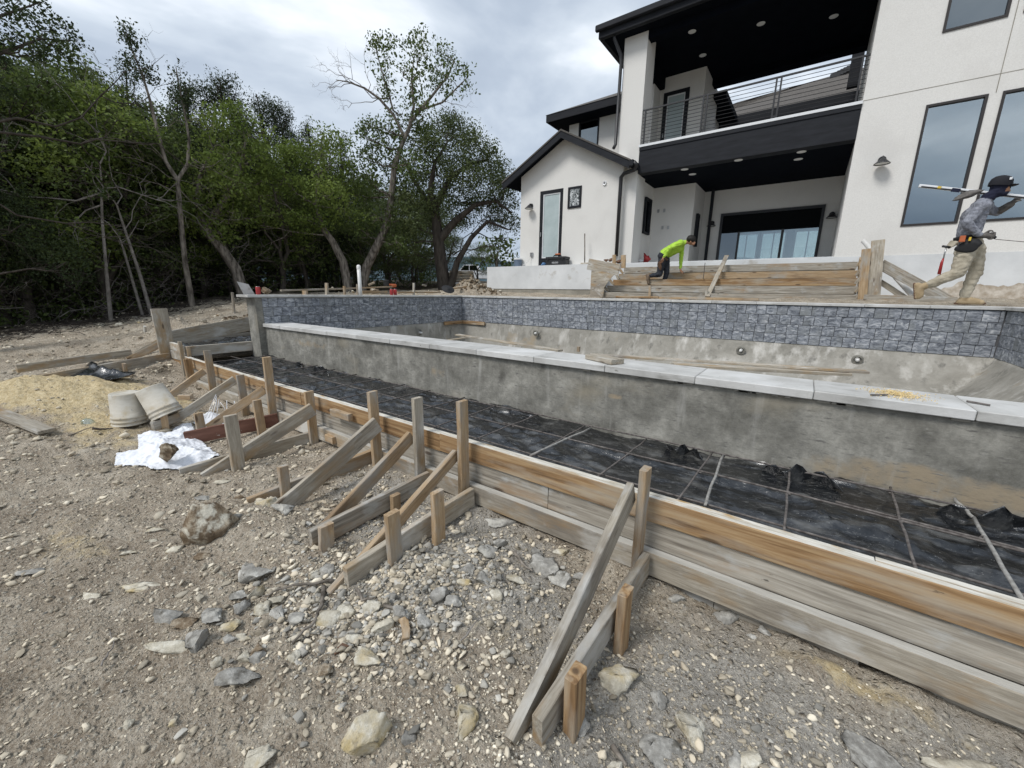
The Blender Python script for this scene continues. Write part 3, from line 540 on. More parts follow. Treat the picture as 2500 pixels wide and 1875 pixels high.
# return fittings in the shell
for i, (p, xx) in enumerate([((1023.5, 811), None), ((1309, 813), 0), ((1309 + 500, 855), 0), ((2093, 878), 0)]):
    pos = XP(p, -7.86) if xx is None else YP(p, 8.36)
    if xx is None: q = [pos + Vector((-.1, 0, 0)), pos + Vector((.10, 0, -.01))]
    else: q = [pos + Vector((0, .12, 0)), pos + Vector((0, -.06, -.005))]
    t = thing('pool_return_pipe', ['white pipe stub sticking out of the left pool wall below the tiles', 'white pipe stub low in the far pool wall, nearest the left corner',
                                   'round capped pipe stub in the far pool wall, between the other two', 'small white pipe stub in the far pool wall nearest the right corner'][i], 'pipe', pos, 0, 'pipe stubs in the pool walls')
    a = MB().tube(q, .025, 12).build('pipe', 'pvc', t, True)
    V_, F_ = lathe([(.034, 0), (.07, .004), (.078, .02), (.05, .035)], 14)
    o = obj('mortar_collar', [v for v in V_], F_, 'concrete', t, Matrix.Translation(pos) @ (Matrix.Rotation(math.pi / 2, 4, 'X') if xx is not None else Matrix.Rotation(math.pi / 2, 4, 'Y')))
def single(name, label, cat, p0, p1, wd, ht, mat, up=(0, 0, 1), group=None, **k):
    o = beam(name, p0, p1, wd, ht, mat, None, up, **k); tag(o, label, cat, group); return o
single('plank', 'long grey plank lying across the empty pool, nearest the left corner', 'plank', ZP(z5(1565, 462), -1.02), ZP((1368, 856), -1.02), .14, .035, 'wood_grey')
single('plank', 'short warped plank end beside the long plank in the left of the pool', 'plank', ZP(z5(1480, 505), -1.2), ZP(z5(1625, 482), -1.2), .12, .03, 'wood_grey')
single('plank', 'thin pale plank spanning the pool floor and ending at the right', 'plank', ZP(z6(760, 998), -1.02), ZP(z7(600, 1128), -1.06), .14, .035, 'wood_grey')
single('plank', 'thicker plank lying under the thin one in the right part of the pool', 'plank', ZP(z6(1400, 1075), -1.06), ZP(z7(470, 1140), -1.10), .19, .04, 'wood_grey')
single('wood_block', 'small upright wood block between the planks in the pool', 'wood block', ZP(z6(670, 975), -1.03), ZP(z6(670, 975), -1.03) + Vector((0, 0, .09)), .05, .05, 'wood_tan', (1, 0, 0))
t = thing('corner_form_board', 'bright tan strip boards fixed round the pool corner under the tiles', 'form board', (-7.8, 8.4, -.83))
beam('board', (-7.86, 8.455, -.835), (-7.02, 8.455, -.835), .05, .09, 'wood_orange', t); beam('board', (-7.84, 8.42, -.835), (-7.84, 7.75, -.835), .05, .09, 'wood_orange', t)
o = single('wood_block', 'cut end of a two by lumber block lying on the near pool coping', 'wood block', (-1.60, 3.52, -.583), (-1.28, 3.37, -.583), .15, .042, 'wood_grey')
so_ = []
mbs = MB()
for i in range(900):
    a = rnd.uniform(0, 6.28); r = abs(rnd.gauss(0, .5)); x = .55 + r * .17 * math.cos(a); y = 3.48 + r * .17 * math.sin(a); s = rnd.uniform(.003, .009)
    if not 3.27 < y < 3.7: continue
    z = -.607 + max(0, .012 - r * .01) * rnd.random(); th = rnd.uniform(0, 3); dx, dy = math.cos(th) * s, math.sin(th) * s * .6
    mbs.add([(x - dx, y - dy, z), (x + dy, y - dx, z + .002), (x + dx, y + dy, z + .004), (x, y, z + .006)], [(0, 1, 3), (1, 2, 3), (2, 0, 3)])
o = mbs.build('sawdust', 'sawdust'); tag(o, 'small heap of yellow sawdust on the near pool coping', 'sawdust', kind='stuff')
for i, (a, b) in enumerate([(z7(625, 1283), z7(738, 1283)), (z7(1272, 1325), z7(1430, 1353))]):
    mm = MB().tube([ZP(a, -.600), ZP(b, -.600)], .006, 6).build('steel_pin', 'rebar'); tag(mm, ['short dark steel pin lying in the sawdust on the coping', 'dark steel pin on the coping right of the sawdust'][i], 'steel pin')

# ================================================================== DECK STRIP: plastic + rebar
def pl_h(x, y):
    z = -1.285 + .045 * sst(2.5, 3.25, y)
    r1 = 1 - np.abs(fbm(x * .45, y * 1.3, 2.2, 5, 40, .55)) * 3.2
    z = z + np.clip(r1, 0, 1) ** 3 * .034 + fbm(x, y, 2.4, 2, 41) * .04 + (1 - np.abs(fbm(x * .4 + y * .3, y * 1.4, 7, 2, 43)) * 4).clip(0, 1) ** 2 * .011 + (1 - np.abs(fbm(x * 1.1, y * .7 + x * .3, 12, 2, 47)) * 4).clip(0, 1) ** 2 * .005
    wall = sst(3.16, 3.30, y); z = z + wall * (.020 + .05 * np.clip(fbm(x, 0 * y, 1.3, 2, 44) + .05, 0, 1)) * (1 + .3 * fbm(x, y, 5, 2, 45))
    return z
px_ = np.arange(-8.3, 2.6, .018); py_ = np.concatenate([np.arange(2.225, 3.1, .02), np.arange(3.1, 3.30, .012)])
X_, Y_ = np.meshgrid(px_, py_); Zp_ = pl_h(X_, Y_)
idx = np.arange(X_.size).reshape(X_.shape); F_ = np.stack([idx[:-1, :-1], idx[:-1, 1:], idx[1:, 1:], idx[1:, :-1]], -1).reshape(-1, 4)
o = obj('plastic_sheeting', np.stack([X_, Y_, Zp_], -1).reshape(-1, 3), F_, 'plastic', None, None, True)
tag(o, 'wrinkled dusty black plastic sheeting under the rebar beside the near pool wall', 'plastic sheet')
px_ = np.arange(-9.42, -8.28, .02); py_ = np.arange(2.24, 4.4, .02); X_, Y_ = np.meshgrid(px_, py_)
Z_ = -1.02 + fbm(X_, Y_, 3, 4, 60) * .08 + (1 - np.abs(fbm(X_, Y_, 4, 3, 61)) * 4).clip(0, 1) ** 2 * .04
idx = np.arange(X_.size).reshape(X_.shape); F_ = np.stack([idx[:-1, :-1], idx[:-1, 1:], idx[1:, 1:], idx[1:, :-1]], -1).reshape(-1, 4)
o = obj('plastic_sheeting', np.stack([X_, Y_, Z_], -1).reshape(-1, 3), F_, 'plastic', None, None, True)
tag(o, 'smaller patch of black plastic sheeting in the raised form at the far left', 'plastic sheet')
for i, (cx, cy, s_, lb) in enumerate([(-5.75, 3.12, .16, 'black plastic flap folded up at the foot of the near wall, left part'), (-6.55, 3.2, .08, 'small torn black plastic tip sticking up beside the larger flap'),
                                  (-.62, 3.2, .09, 'black plastic tip sticking up against the near wall, middle'), (.13, 3.2, .14, 'black plastic bunched against the near wall behind a crossbar'), (1.05, 3.18, .16, 'black plastic bunched up at the right end of the near wall')]):
    V = []; F = []
    for j in range(9):
        for k in range(13):
            u, v = k / 12 - .5, j / 8; V.append((cx + u * s_ * 3.2, cy + .03 * math.sin(9 * u) - .10 * v * (1 - v), -1.215 + s_ * .62 * math.sin(math.pi * v) * (1 - 3.2 * u * u) * (1 + .25 * math.sin(23 * u + i)) + .02 * math.sin(17 * u + 5 * v)))
    F = [(j * 13 + k, j * 13 + k + 1, (j + 1) * 13 + k + 1, (j + 1) * 13 + k) for j in range(8) for k in range(12)]
    o = obj('plastic_flap', V, F, 'plastic', None, None, True); tag(o, lb, 'plastic flap')
mat_ = thing('rebar_mat', 'grid of steel rebar tied over the black plastic along the pool wall', 'rebar', (-3, 2.78, -1.2))
zr = -1.178
def rb(p, q, m='rebar', r=.0066, nm='rebar_bar'):
    p = Vector(p); q = Vector(q); n = 7; pts = [p.lerp(q, i / (n - 1)) + Vector((rnd.uniform(-.004, .004), rnd.uniform(-.004, .004), rnd.uniform(-.004, .004))) for i in range(n)]
    return MB().tube(pts, r, 7).build(nm, m, mat_, True)
rb((-8.2, 2.80, zr), (-2, 2.785, zr)); rb((-2.1, 2.79, zr + .017), (2.4, 2.80, zr + .01))
rb((-8.2, 3.205, zr), (-2, 3.2, zr + .01)); rb((-2.2, 3.19, zr + .02), (2.4, 3.20, zr + .02)); rb((-8.2, 2.38, zr - .01), (2.4, 2.39, zr - .01))
rb((.30, 2.875, zr + .0), (2.3, 2.70, zr + .03))
xs_b = [-7.7, -7.15, -6.6, -6.1, -5.6, -5.05, -4.53, -4.01, -3.54, -2.98, -2.5]
for x in xs_b: rb((x, 3.24, zr + .016), (x + rnd.uniform(-.02, .02), 2.24, zr + .012))
for a, b_, m in [((-1.98, 3.225), (-2.03, 2.30), 'rebar'), ((-1.47, 3.18), (-1.48, 2.30), 'rebar'), ((-1.40, 3.156), (-1.49, 2.31), 'rebar_dusty'), ((-.913, 3.171), (-.95, 2.3), 'rebar'), ((-.425, 3.183), (-.45, 2.3), 'rebar'),
                 ((-.35, 3.223), (-.312, 2.33), 'rebar_dusty'), ((.06, 3.24), (.07, 2.3), 'rebar'), ((.583, 3.286), (.555, 2.3), 'rebar')]:
    rb((*a, zr + .016), (*b_, zr + .012), m, .0085 if m == 'rebar_dusty' else .0066)
rb((.86, 3.27, zr + .03), (.90, 3.08, zr + .016), 'rebar_dusty', .009); rb((.90, 3.08, zr + .016), (.86, 2.3, zr + .01), 'rebar_dusty', .009)
rb((1.24, 3.27, zr + .03), (1.3, 2.3, zr + .01), 'rebar_dusty', .010)
for p in [(-1.98, 2.79), (-1.47, 2.79), (-.93, 2.79), (-.43, 2.79), (.07, 2.8), (.57, 2.8), (.88, 2.84), (-.35, 3.2), (.58, 3.2), (-1.44, 3.2)]:
    V_, F_ = lathe([(.012, -.005), (.0155, 0), (.012, .005)], 8); m_ = MB().add(V_, F_).add([(v[0], v[2], v[1]) for v in V_], F_).build('tie_wire', 'rebar', mat_); m_.location = m_.location + Vector((p[0], p[1], zr + .01))

# ================================================================== FORMWORK
fw = thing('timber_formwork', 'long formwork wall of stacked planks holding the deck edge, orange top board', 'formwork', (-3, 2.16, -1.4))
def run(name, x0, x1, y, z0, z1, th, mat, cuts, top=None, jit=.006, slope=0):
    xs = [x0] + [c for c in cuts if x0 < c < x1] + [x1]
    for a, b_ in zip(xs[:-1], xs[1:]):
        dz = rnd.uniform(-jit, jit) * .4; dy = rnd.uniform(-jit, jit) * .5
        m = mat(a) if callable(mat) else mat
        beam(name, (a + .002, y + th / 2 + dy, (z0 + z1) / 2 + dz), (b_ - .002, y + th / 2 + dy, (z0 + z1) / 2 + dz), th, z1 - z0, m, fw, seg=max(4, int((b_ - a) / .35)), warp=.005, top=top)
run('top_board', -8.25, 3.2, 2.140, -1.268, -1.118, .04, 'wood_orange', [-4.45, -2.25, -.02 + 1.9], 'wood_top')
run('backing_board', -8.2, 3.2, 2.184, -1.45, -1.122, .038, 'wood_grey', [-6, -3.2, .4, 2], 'wood_top')
run('middle_board', -8.2, 3.2, 2.160, -1.44, -1.272, .022, 'wood_mud', [-6.5, -4.9, -3.0, -1.24, 1.6])
run('lower_board', -8.1, 3.2, 2.092, -1.575, -1.432, .060, 'wood_grey', [-6.1, -4.15, -2.9, 1.9], 'ledge')
run('bottom_board', -6.8, .42, 2.145, -1.70, -1.578, .035, 'wood_mud', [-5.2, -3.3, -1.22, -.18])
run('bottom_board', .56, 3.2, 2.145, -1.72, -1.578, .035, 'wood_mud', [1.9])
# raised part at the far left
run('top_board', -9.35, -8.27, 2.14, -1.05, -.925, .04, 'wood_grey', [], 'wood_top'); run('lower_board', -9.3, -8.27, 2.145, -1.20, -1.055, .035, 'wood_grey', []); run('bottom_board', -9.2, -8.25, 2.15, -1.33, -1.205, .035, 'wood_orange', [])
beam('cross_board', (-8.28, 2.19, -1.035), (-8.28, 3.22, -1.035), .038, .17, 'wood_grey', fw, top='wood_top'); beam('cleat', (-8.24, 2.22, -1.19), (-8.24, 2.22, -.95), .05, .04, 'wood_tan', fw, (1, 0, 0))
pa = [XP(b1(1280, 345), -9.5), XP(b1(1930, 225), -9.5), XP(b1(1290, 415), -9.5), XP(b1(1940, 360), -9.5)]
beam('back_form_board', (-9.5, 2.27, -.93), (-9.5, 3.8, -.70), .04, .29, 'wood_grey', fw, seg=8); beam('back_form_board', (-9.5, 2.27, -1.10), (-9.5, 3.8, -1.0), .035, .24, 'wood_mud', fw, seg=6)
beam('cleat', (-5.30+.02, 2.12, -1.2), (-5.0, 2.12, -1.2), .045, .05, 'wood_tan', fw) if 0 else None

PEG = .09
def brace(label, x, stake=None, diag=None, board=None, pegs=(), mats=('wood_tan', 'wood_grey', 'wood_grey', 'wood_tan'), dx=0.0):
    t = thing('timber_brace', label, 'brace', (x, 1.9, -1.6), 0, 'braces holding up the formwork')
    ms, md, mbd, mp = mats
    if stake: beam('stake', (stake[0], 2.052, -1.72), (stake[0] + stake[2], 2.052, stake[1]), .042, .088, ms, t, (0, 1, 0))
    if diag: p, q, ht = diag; beam('diagonal_strut', q, p, .040, ht, md, t, seg=8, warp=.006)
    if board: p, q, ht = board; beam('kicker_board', q, p, .042, ht, mbd, t, seg=7, warp=.006)
    for i, (px, py, zt, sx, sy) in enumerate(pegs): beam('ground_peg', (px, py, -1.78), (px + rnd.uniform(-.012, .012), py + rnd.uniform(-.012, .012), zt), min(sx, sy), max(sx, sy), mp if not isinstance(mp, tuple) else mp[i], t, (0, 1, 0))
    return t
brace('rightmost brace, long weathered strut beside a grey board with two orange pegs', -.55, (-.580, -.915, 0.0), ((-.640, 2.03, -1.06), (-.640, .93, -1.60), .14), ((-.535, 2.065, -1.487), (-.565, .97, -1.535), .145),
      [(-.485, 1.60, -1.325, .045, .09), (-.49, 1.115, -1.355, .05, .09)], ('wood_tan', 'wood_grey', 'wood_grey', 'wood_orange'))
brace('brace with a tan strut and a low board held by two upright tan pegs', -1.9, (-1.915, -.765, 0), ((-1.975, 2.04, -1.19), (-1.880, .95, -1.63), .088), ((-1.835, 2.06, -1.50), (-1.835, 1.02, -1.545), .15),
      [(-1.74, 1.62, -1.235, .088, .04), (-1.76, 1.29, -1.235, .088, .04)], ('wood_tan', 'wood_tan', 'wood_grey', 'wood_tan'))
brace('brace with a dark rough stake, pale strut and grey board with low pegs', -2.35, (-2.40, -.823, 0), ((-2.46, 2.03, -1.15), (-2.50, 1.28, -1.62), .10), ((-2.31, 2.06, -1.50), (-2.335, 1.09, -1.545), .14),
      [(-2.24, 1.14, -1.43, .088, .04), (-2.26, 1.68, -1.455, .07, .04)], ('wood_grey', 'wood_tan', 'wood_mud', 'wood_tan'))
brace('brace with a broad stained strut ending among broken grey stones, one peg', -3.0, (-2.975, -.863, -.01), ((-2.905, 2.03, -1.14), (-2.965, 1.15, -1.62), .14), ((-3.06, 2.06, -1.50), (-3.20, 1.07, -1.60), .14),
      [(-3.12, 1.30, -1.34, .07, .04)], ('wood_tan', 'wood_grey', 'wood_tan', 'wood_tan'))
brace('brace with a broad grey strut crossing a thick stake and dark board', -4.0, (-4.08, -1.035, -.01), ((-3.975, 2.02, -1.20), (-4.03, 1.05, -1.62), .135), ((-4.13, 2.05, -1.56), (-4.20, .93, -1.60), .15),
      [(-3.925, 1.28, -1.075, .10, .045)], ('wood_tan', 'wood_grey', 'wood_grey', 'wood_grey'))
brace('brace beside the white sheet with a red-brown board and short pegs', -5.1, (-4.99, -.765, .02), ((-5.07, 2.03, -1.16), (-5.50, 1.55, -1.60), .10), ((-4.86, 2.05, -1.50), (-5.22, 1.25, -1.58), .15),
      [(-4.86, 1.86, -1.215, .085, .04), (-5.45, 1.47, -1.39, .085, .04)], ('wood_tan', 'wood_tan', 'wood_red', 'wood_tan'))
brace('brace with a pale speckled strut reaching down behind the buckets', -5.85, (-5.79, -1.083, 0), ((-5.90, 2.03, -1.16), (-5.97, 1.24, -1.62), .10), None, [(-5.80, 1.22, -1.37, .07, .04)], ('wood_tan', 'wood_grey', 'wood_grey', 'wood_tan'))
brace('brace with a tan strut ending at the sand behind the leaning bucket', -6.9, (-6.84, -.865, 0), ((-6.99, 2.03, -1.18), (-7.05, 1.45, -1.58), .09), None, (), ('wood_tan', 'wood_tan', 'wood_tan', 'wood_tan'))
beam('wood_block', b2(0, 0) and (-3.75, 2.10, -1.205), (-3.42, 2.095, -1.20), .05, .07, 'wood_tan', fw)
beam('wood_block', (-3.86, 2.08, -1.50), (-3.72, 2.08, -1.50), .05, .075, 'wood_tan', fw)
for i, (x, zt, wd, lb) in enumerate([(-7.76, -1.09, .10, 'squat wide stake against the formwork near its left end'), (-7.98, -.83, .05, 'thin tall grey stake against the formwork near its left end')]):
    o = beam('stake', (x, 2.06, -1.6), (x - .01, 2.06, zt), .045, wd, ['wood_orange', 'wood_grey'][i], None, (0, 1, 0)); tag(o, lb, 'stake')
t = thing('timber_brace', 'wide upright board with two short struts at the far left end of the formwork', 'brace', (-9.0, 2.1, -1.2), 0, 'braces holding up the formwork')
beam('stake', (-8.96, 2.12, -1.35), (-8.94, 2.10, -.352), .05, .22, 'wood_grey', t, (0, 1, 0))
beam('diagonal_strut', (-9.33, 1.66, -1.22), (-9.12, 2.06, -.98), .04, .10, 'wood_tan', t); beam('diagonal_strut', (-9.7, 1.85, -1.18), (-9.45, 2.2, -.93), .04, .10, 'wood_grey', t)
t = thing('timber_form', 'pair of low boards on edge running left from the wide upright board', 'form board', (-8.7, 1.2, -1.25))
beam('board', (-8.33, .50, -1.27), (-8.93, 2.13, -1.20), .04, .17, 'wood_grey', t, seg=8); beam('board', (-9.1, .42, -1.17), (-9.55, 1.75, -1.13), .04, .12, 'wood_grey', t)
beam('peg', (-8.55, 1.46, -1.4), (-8.55, 1.46, -1.17), .10, .04, 'wood_tan', t, (0, 1, 0))
for i, (p, q, wd, lb) in enumerate([(b1(1118, 390), b1(1118, 305), .07, 'short stake standing left of the wide upright board'), (b1(1808, 235), b1(1792, 45), .09, 'grey stake standing before the earth left of the pool wall'), (b1(1395, 310), b1(1395, 262), .08, 'small stub stake among the stones, left of its pair'), (b1(1455, 310), b1(1455, 275), .10, 'second stub of wood among the stones left of the pool'), (b1(1675, 265), b1(1675, 215), .08, 'short tan stake at the end of a low board left of the pool')]):
    y0 = [2.4, 4.3, 3.3, 3.4, 4.0][i]; P0 = YP(p, y0); P1 = YP(q, y0); P0.z -= .15
    o = beam('stake', P0, P1, wd, .04, 'wood_grey' if i < 2 else 'wood_tan', None, (0, 1, 0)); tag(o, lb, 'stake')
single('plank', 'low board on edge in the dug earth left of the pool wall', 'plank', YP(b1(1690, 232), 4.1), YP(b1(1930, 195), 4.9), .04, .12, 'wood_tan')
single('plank', 'grey board lying in the dirt left of the wide upright board', 'plank', YP(b1(1000, 395), 2.1) , YP(b1(1180, 370), 2.5), .14, .04, 'wood_grey')

# ================================================================== HOUSE
H = thing('white_house', 'two storey white stucco house under construction with black trim and balcony', 'house', (-2, 15, 0))
def wall(name, axis, at, th, u0, u1, z0, z1, holes=(), mat='stucco', poly=None):
    """axis 'y': wall in the plane y=at (front) with thickness th towards +; axis 'x' the same in x"""
    us = sorted({u0, u1, *[h[0] for h in holes], *[h[1] for h in holes]}); zs = sorted({z0, z1, *[h[2] for h in holes], *[h[3] for h in holes]})
    def P(u, d, z): return (u, at + d, z) if axis == 'y' else (at + d, u, z)
    solid = lambda i, j: 0 <= i < len(us) - 1 and 0 <= j < len(zs) - 1 and not any(h[0] <= (us[i] + us[i + 1]) / 2 <= h[1] and h[2] <= (zs[j] + zs[j + 1]) / 2 <= h[3] for h in holes)
    b = MB()
    for i in range(len(us) - 1):
        for j in range(len(zs) - 1):
            if not solid(i, j): continue
            a, c, e, g = us[i], us[i + 1], zs[j], zs[j + 1]
            for d in (0, th): b.add([P(a, d, e), P(c, d, e), P(c, d, g), P(a, d, g)], [(0, 1, 2, 3)])
            if not solid(i - 1, j): b.add([P(a, 0, e), P(a, th, e), P(a, th, g), P(a, 0, g)], [(0, 1, 2, 3)])
            if not solid(i + 1, j): b.add([P(c, 0, e), P(c, th, e), P(c, th, g), P(c, 0, g)], [(0, 1, 2, 3)])
            if not solid(i, j - 1): b.add([P(a, 0, e), P(c, 0, e), P(c, th, e), P(a, th, e)], [(0, 1, 2, 3)])
            if not solid(i, j + 1): b.add([P(a, 0, g), P(c, 0, g), P(c, th, g), P(a, th, g)], [(0, 1, 2, 3)])
    return b.build(name, mat, H)
def window(u0, u1, z0, z1, at, axis='y', fr=.06, mat='bronze', gl='glass', name='window', rec=.03, mull=()):
    def bx(a0, a1, e0, e1, d0, d1): return ((a0, at + d0, e0), (a1, at + d1, e1)) if axis == 'y' else ((at + d0, a0, e0), (at + d1, a1, e1))
    b = MB()
    for q in ((u0, u0 + fr, z0, z1), (u1 - fr, u1, z0, z1), (u0 + fr, u1 - fr, z0, z0 + fr), (u0 + fr, u1 - fr, z1 - fr, z1)): b.box(*bx(*q, -.02, .08))
    for m_ in mull: b.box(*bx(m_ - .025, m_ + .025, z0 + fr, z1 - fr, -.005, .06))
    f = b.build(name, mat, H)
    g = MB().box(*bx(u0 + fr, u1 - fr, z0 + fr, z1 - fr, rec, rec + .012)).build('pane', gl, f)
    return f
wall('wall', 'y', 13.0, .25, .37, 6.6, .955, 9.6, [(1.46, 2.36, 1.575, 4.02), (2.55, 3.45, 1.575, 4.02), (1.46, 2.36, 5.335, 7.8), (2.55, 3.45, 5.335, 7.8)])
for u in (1.46, 2.55):
    window(u, u + .90, 1.575, 4.02, 13.0, fr=.045); window(u, u + .90, 5.335, 7.8, 13.0, fr=.045, gl='glass_dark')
MB().box((.372, 12.996, 4.345), (6.6, 12.9995, 4.357)).build('control_joint', 'footing', H); MB().box((2.449, 12.995, 4.02), (2.461, 12.9985, 9.5)).build('control_joint', 'footing', H)
wall('wall', 'x', .37, .25, 13.25, 17.4, .97, 9.6, mat='stucco')
wall('foundation_wall', 'y', 12.985, .3, -5.55, 8.0, -.6, .953, mat='foundation')
M['mud'] = material('dried_mud_splash', [(0.35, (0.33, 0.27, 0.20)), (0.65, (0.60, 0.55, 0.48))], 7, rough=1, bump=.6, bscale=20)
b = MB(); xs_ = np.linspace(1.6, 7.5, 90); top_ = [.0 + .30 * float(sst(1.6, 2.8, np.float64(x))) + .22 * mn.noise(Vector((x * 2.1, 0, 0))) + .12 * mn.noise(Vector((x * 7, 4, 0))) for x in xs_]
b.add([(x, 12.981, -.3) for x in xs_] + [(x, 12.981, max(-.25, z)) for x, z in zip(xs_, top_)], [(i, i + 1, 91 + i, 90 + i) for i in range(89)]); b.build('mud_splash', 'mud', H)
MB().box((-5.6, 13.0, .80), (.37, 16.5, .972)).build('porch_floor', 'foundation', H)
wall('porch_column', 'y', 13.0, .70, -5.43, -4.745, .972, 7.3)
wall('wall', 'x', -5.30, .45, 13.7, 15.0, .972, 3.57, [(14.10, 14.69, 2.0, 3.13)])
window(14.10, 14.69, 2.0, 3.13, -4.85, 'x', .06, 'black_trim', 'glass_dark', rec=-.03, mull=())
wall('wall', 'y', 15.0, .2, -5.3, -3.50, .972, 3.57)
wall('wall', 'x', -3.70, .2, 15.2, 16.5, .972, 3.57, [(15.45, 15.75, 1.65, 2.7)])
window(15.45, 15.75, 1.65, 2.7, -3.5, 'x', .05, 'black_trim', 'glass_dark', rec=-.03)
wall('wall', 'y', 16.5, .2, -3.5, .37, .972, 3.57, [(-2.9, .035, .972, 2.79)])
MB().box((-3.24, 16.2, .972), (-3.15, 16.29, 3.57)).build('black_post', 'black_trim', H)
b = MB()
for q in ((-2.9, -2.82, .972, 2.79), (-.045, .035, .972, 2.79), (-2.82, -.045, 2.71, 2.79), (-1.03, -.96, .972, 2.15), (-2.82, -.045, .972, 1.03), (-2.30, -2.24, 1.03, 2.15)): b.box((q[0], 16.46, q[2]), (q[1], 16.56, q[3]))
sl = b.build('sliding_door_frame', 'black_metal', H)
MB().box((-2.82, 16.50, 2.13), (-.045, 16.54, 2.71)).build('upper_black_panel', 'plain_black', sl)  # plain black panel filling the upper part of the door opening
for a, c in ((-2.24, -1.03), (-.96, -.045)): MB().box((a, 16.505, 1.03), (c, 16.52, 2.13)).build('pane', 'glass_clear', sl)
MB().box((-2.82, 16.505, 1.03), (-2.30, 16.52, 2.13)).build('pane', 'glass_dark', sl)
# the room behind the sliding door with its own far windows
wall('inner_wall', 'y', 23.0, .2, -7.5, 2.5, .9, 4.2, [(-3.3, -2.3, 1.2, 2.9), (-2.2, -1.2, 1.2, 2.9), (-.9, .2, 1.2, 2.9)], 'interior')
MB().box((-7.5, 16.7, .85), (2.5, 23, .97)).build('inner_floor', 'interior', H); MB().box((-7.5, 16.7, 3.6), (2.5, 23, 3.7)).build('inner_ceiling', 'interior', H)
for a in (-3.3, -2.2, -.9): window(a, a + (1.0 if a < -1 else 1.1), 1.2, 2.9, 23.0, fr=.06, mat='white_paint', gl='glass_clear', name='inner_window', mull=(a + .5,))
MB().box((.9, 16.6, .9), (6.6, 16.8, 9.4)).box((.63, 13.26, .96), (6.6, 16.6, 1.0)).box((.63, 13.26, 4.3), (6.6, 16.6, 4.5)).box((.63, 13.26, 9.0), (6.6, 16.6, 9.2)).build('dark_room_backing', 'blue_grey', H)  # dark box added behind the panes so the windows look darker
MB().box((-8.7, 17.6, 3.6), (-5.5, 17.7, 6.6)).build('dark_room_backing', 'blue_grey', H)  # dark panel added behind this window to keep the sky out of it
# beam, slab edge, soffits
MB().box((-4.74, 12.985, 3.572), (.368, 13.30, 4.19)).build('balcony_beam', 'black_trim', H)
MB().box((-4.74, 12.965, 4.194), (.368, 13.30, 4.285)).build('balcony_trim', 'black_trim', H)
MB().box((-4.76, 12.955, 4.289), (.375, 13.4, 4.352)).build('balcony_edge', 'white_paint', H)
MB().box((-4.76, 13.4, 3.9), (.37, 17.2, 4.34)).build('balcony_floor', 'footing', H)
MB().box((-5.28, 13.302, 3.57), (.368, 16.7, 3.62)).build('porch_ceiling', 'soffit', H)
MB().box((-5.95, 12.72, 7.30), (.368, 17.6, 7.36)).build('balcony_ceiling', 'soffit', H)
MB().box((-4.74, 13.02, 7.10), (.366, 13.28, 7.299)).build('ceiling_beam', 'soffit', H)
MB().box((-5.40, 13.72, 6.93), (-5.05, 15.85, 7.299)).build('ceiling_beam', 'soffit', H)
MB().box((-3.76, 16.9, 7.13), (.368, 17.3, 7.299)).build('ceiling_beam', 'soffit', H)
# main roof over the balcony: fascia, gutter, hip
b = MB(); r0 = [(-6.05, 12.62), (6.9, 12.62), (6.9, 22), (-6.05, 22)]; r1 = [(-2.8, 16.4), (4, 16.4), (4, 18.5), (-2.8, 18.5)]
# open court behind: only a front strip of roof
b.add([(-6.05, 12.62, 7.62), (7, 12.62, 7.62), (7, 16.2, 9.3), (-2.6, 16.2, 9.3), (-6.05, 18.2, 7.62), (-6.05, 12.62, 7.36), (7, 12.62, 7.36), (7, 16.2, 7.4), (-2.6, 17.6, 7.4), (-6.05, 18.2, 7.36)],
      [(0, 1, 2, 3), (0, 3, 4), (5, 9, 8, 7, 6), (0, 5, 6, 1), (0, 4, 9, 5), (3, 8, 9, 4), (2, 7, 8, 3), (1, 6, 7, 2)])
b.build('roof', 'shingle', H)
b = MB(); b.box((-6.09, 12.585, 7.302), (.3685, 12.715, 7.63), c=.01); b.box((-6.09, 12.717, 7.302), (-5.955, 18.2, 7.63), c=.01); b.box((-6.16, 12.47, 7.46), (.368, 12.583, 7.62), c=.02); b.box((.37, 12.585, 7.302), (7, 12.99, 7.63)); b.build('fascia', 'black_trim', H)
# balcony back wall with door
wall('wall', 'y', 15.9, .2, -5.62, -3.76, 4.34, 7.3, [(-5.07, -4.22, 4.40, 6.82)])
wall('wall', 'x', -3.96, .2, 16.1, 18.0, 4.34, 7.3)
MB().box((-5.62, 15.2, 4.34), (-5.2, 15.9, 6.9)).build('pilaster', 'stucco', H)
def door(u0, u1, z0, z1, at, fr=.13, gl='frost'):
    b = MB()
    for q in ((u0, u0 + fr, z0, z1), (u1 - fr, u1, z0, z1), (u0 + fr, u1 - fr, z1 - fr * .9, z1), (u0 + fr, u1 - fr, z0, z0 + .26)): b.box((q[0], at - .025, q[2]), (q[1], at + .06, q[3]))
    f = b.build('door', 'black_trim', H)
    b = MB(); a, c, e, g = u0 + fr, u1 - fr, z0 + .26, z1 - fr * .9
    for q in ((a, a + .035, e, g), (c - .035, c, e, g), (a + .035, c - .035, e, e + .035), (a + .035, c - .035, g - .035, g)): b.box((q[0], at - .01, q[2]), (q[1], at + .05, q[3]))
    b.build('glazing_frame', 'white_paint', f); MB().box((a + .035, at + .01, e + .035), (c - .035, at + .03, g - .035)).build('pane', gl, f)
    MB().box((a - .06, at - .06, z0 + 1.0), (a - .035, at - .026, z0 + 1.14)).build('handle', 'steel', f)
door(-5.07, -4.22, 4.40, 6.82, 15.9)
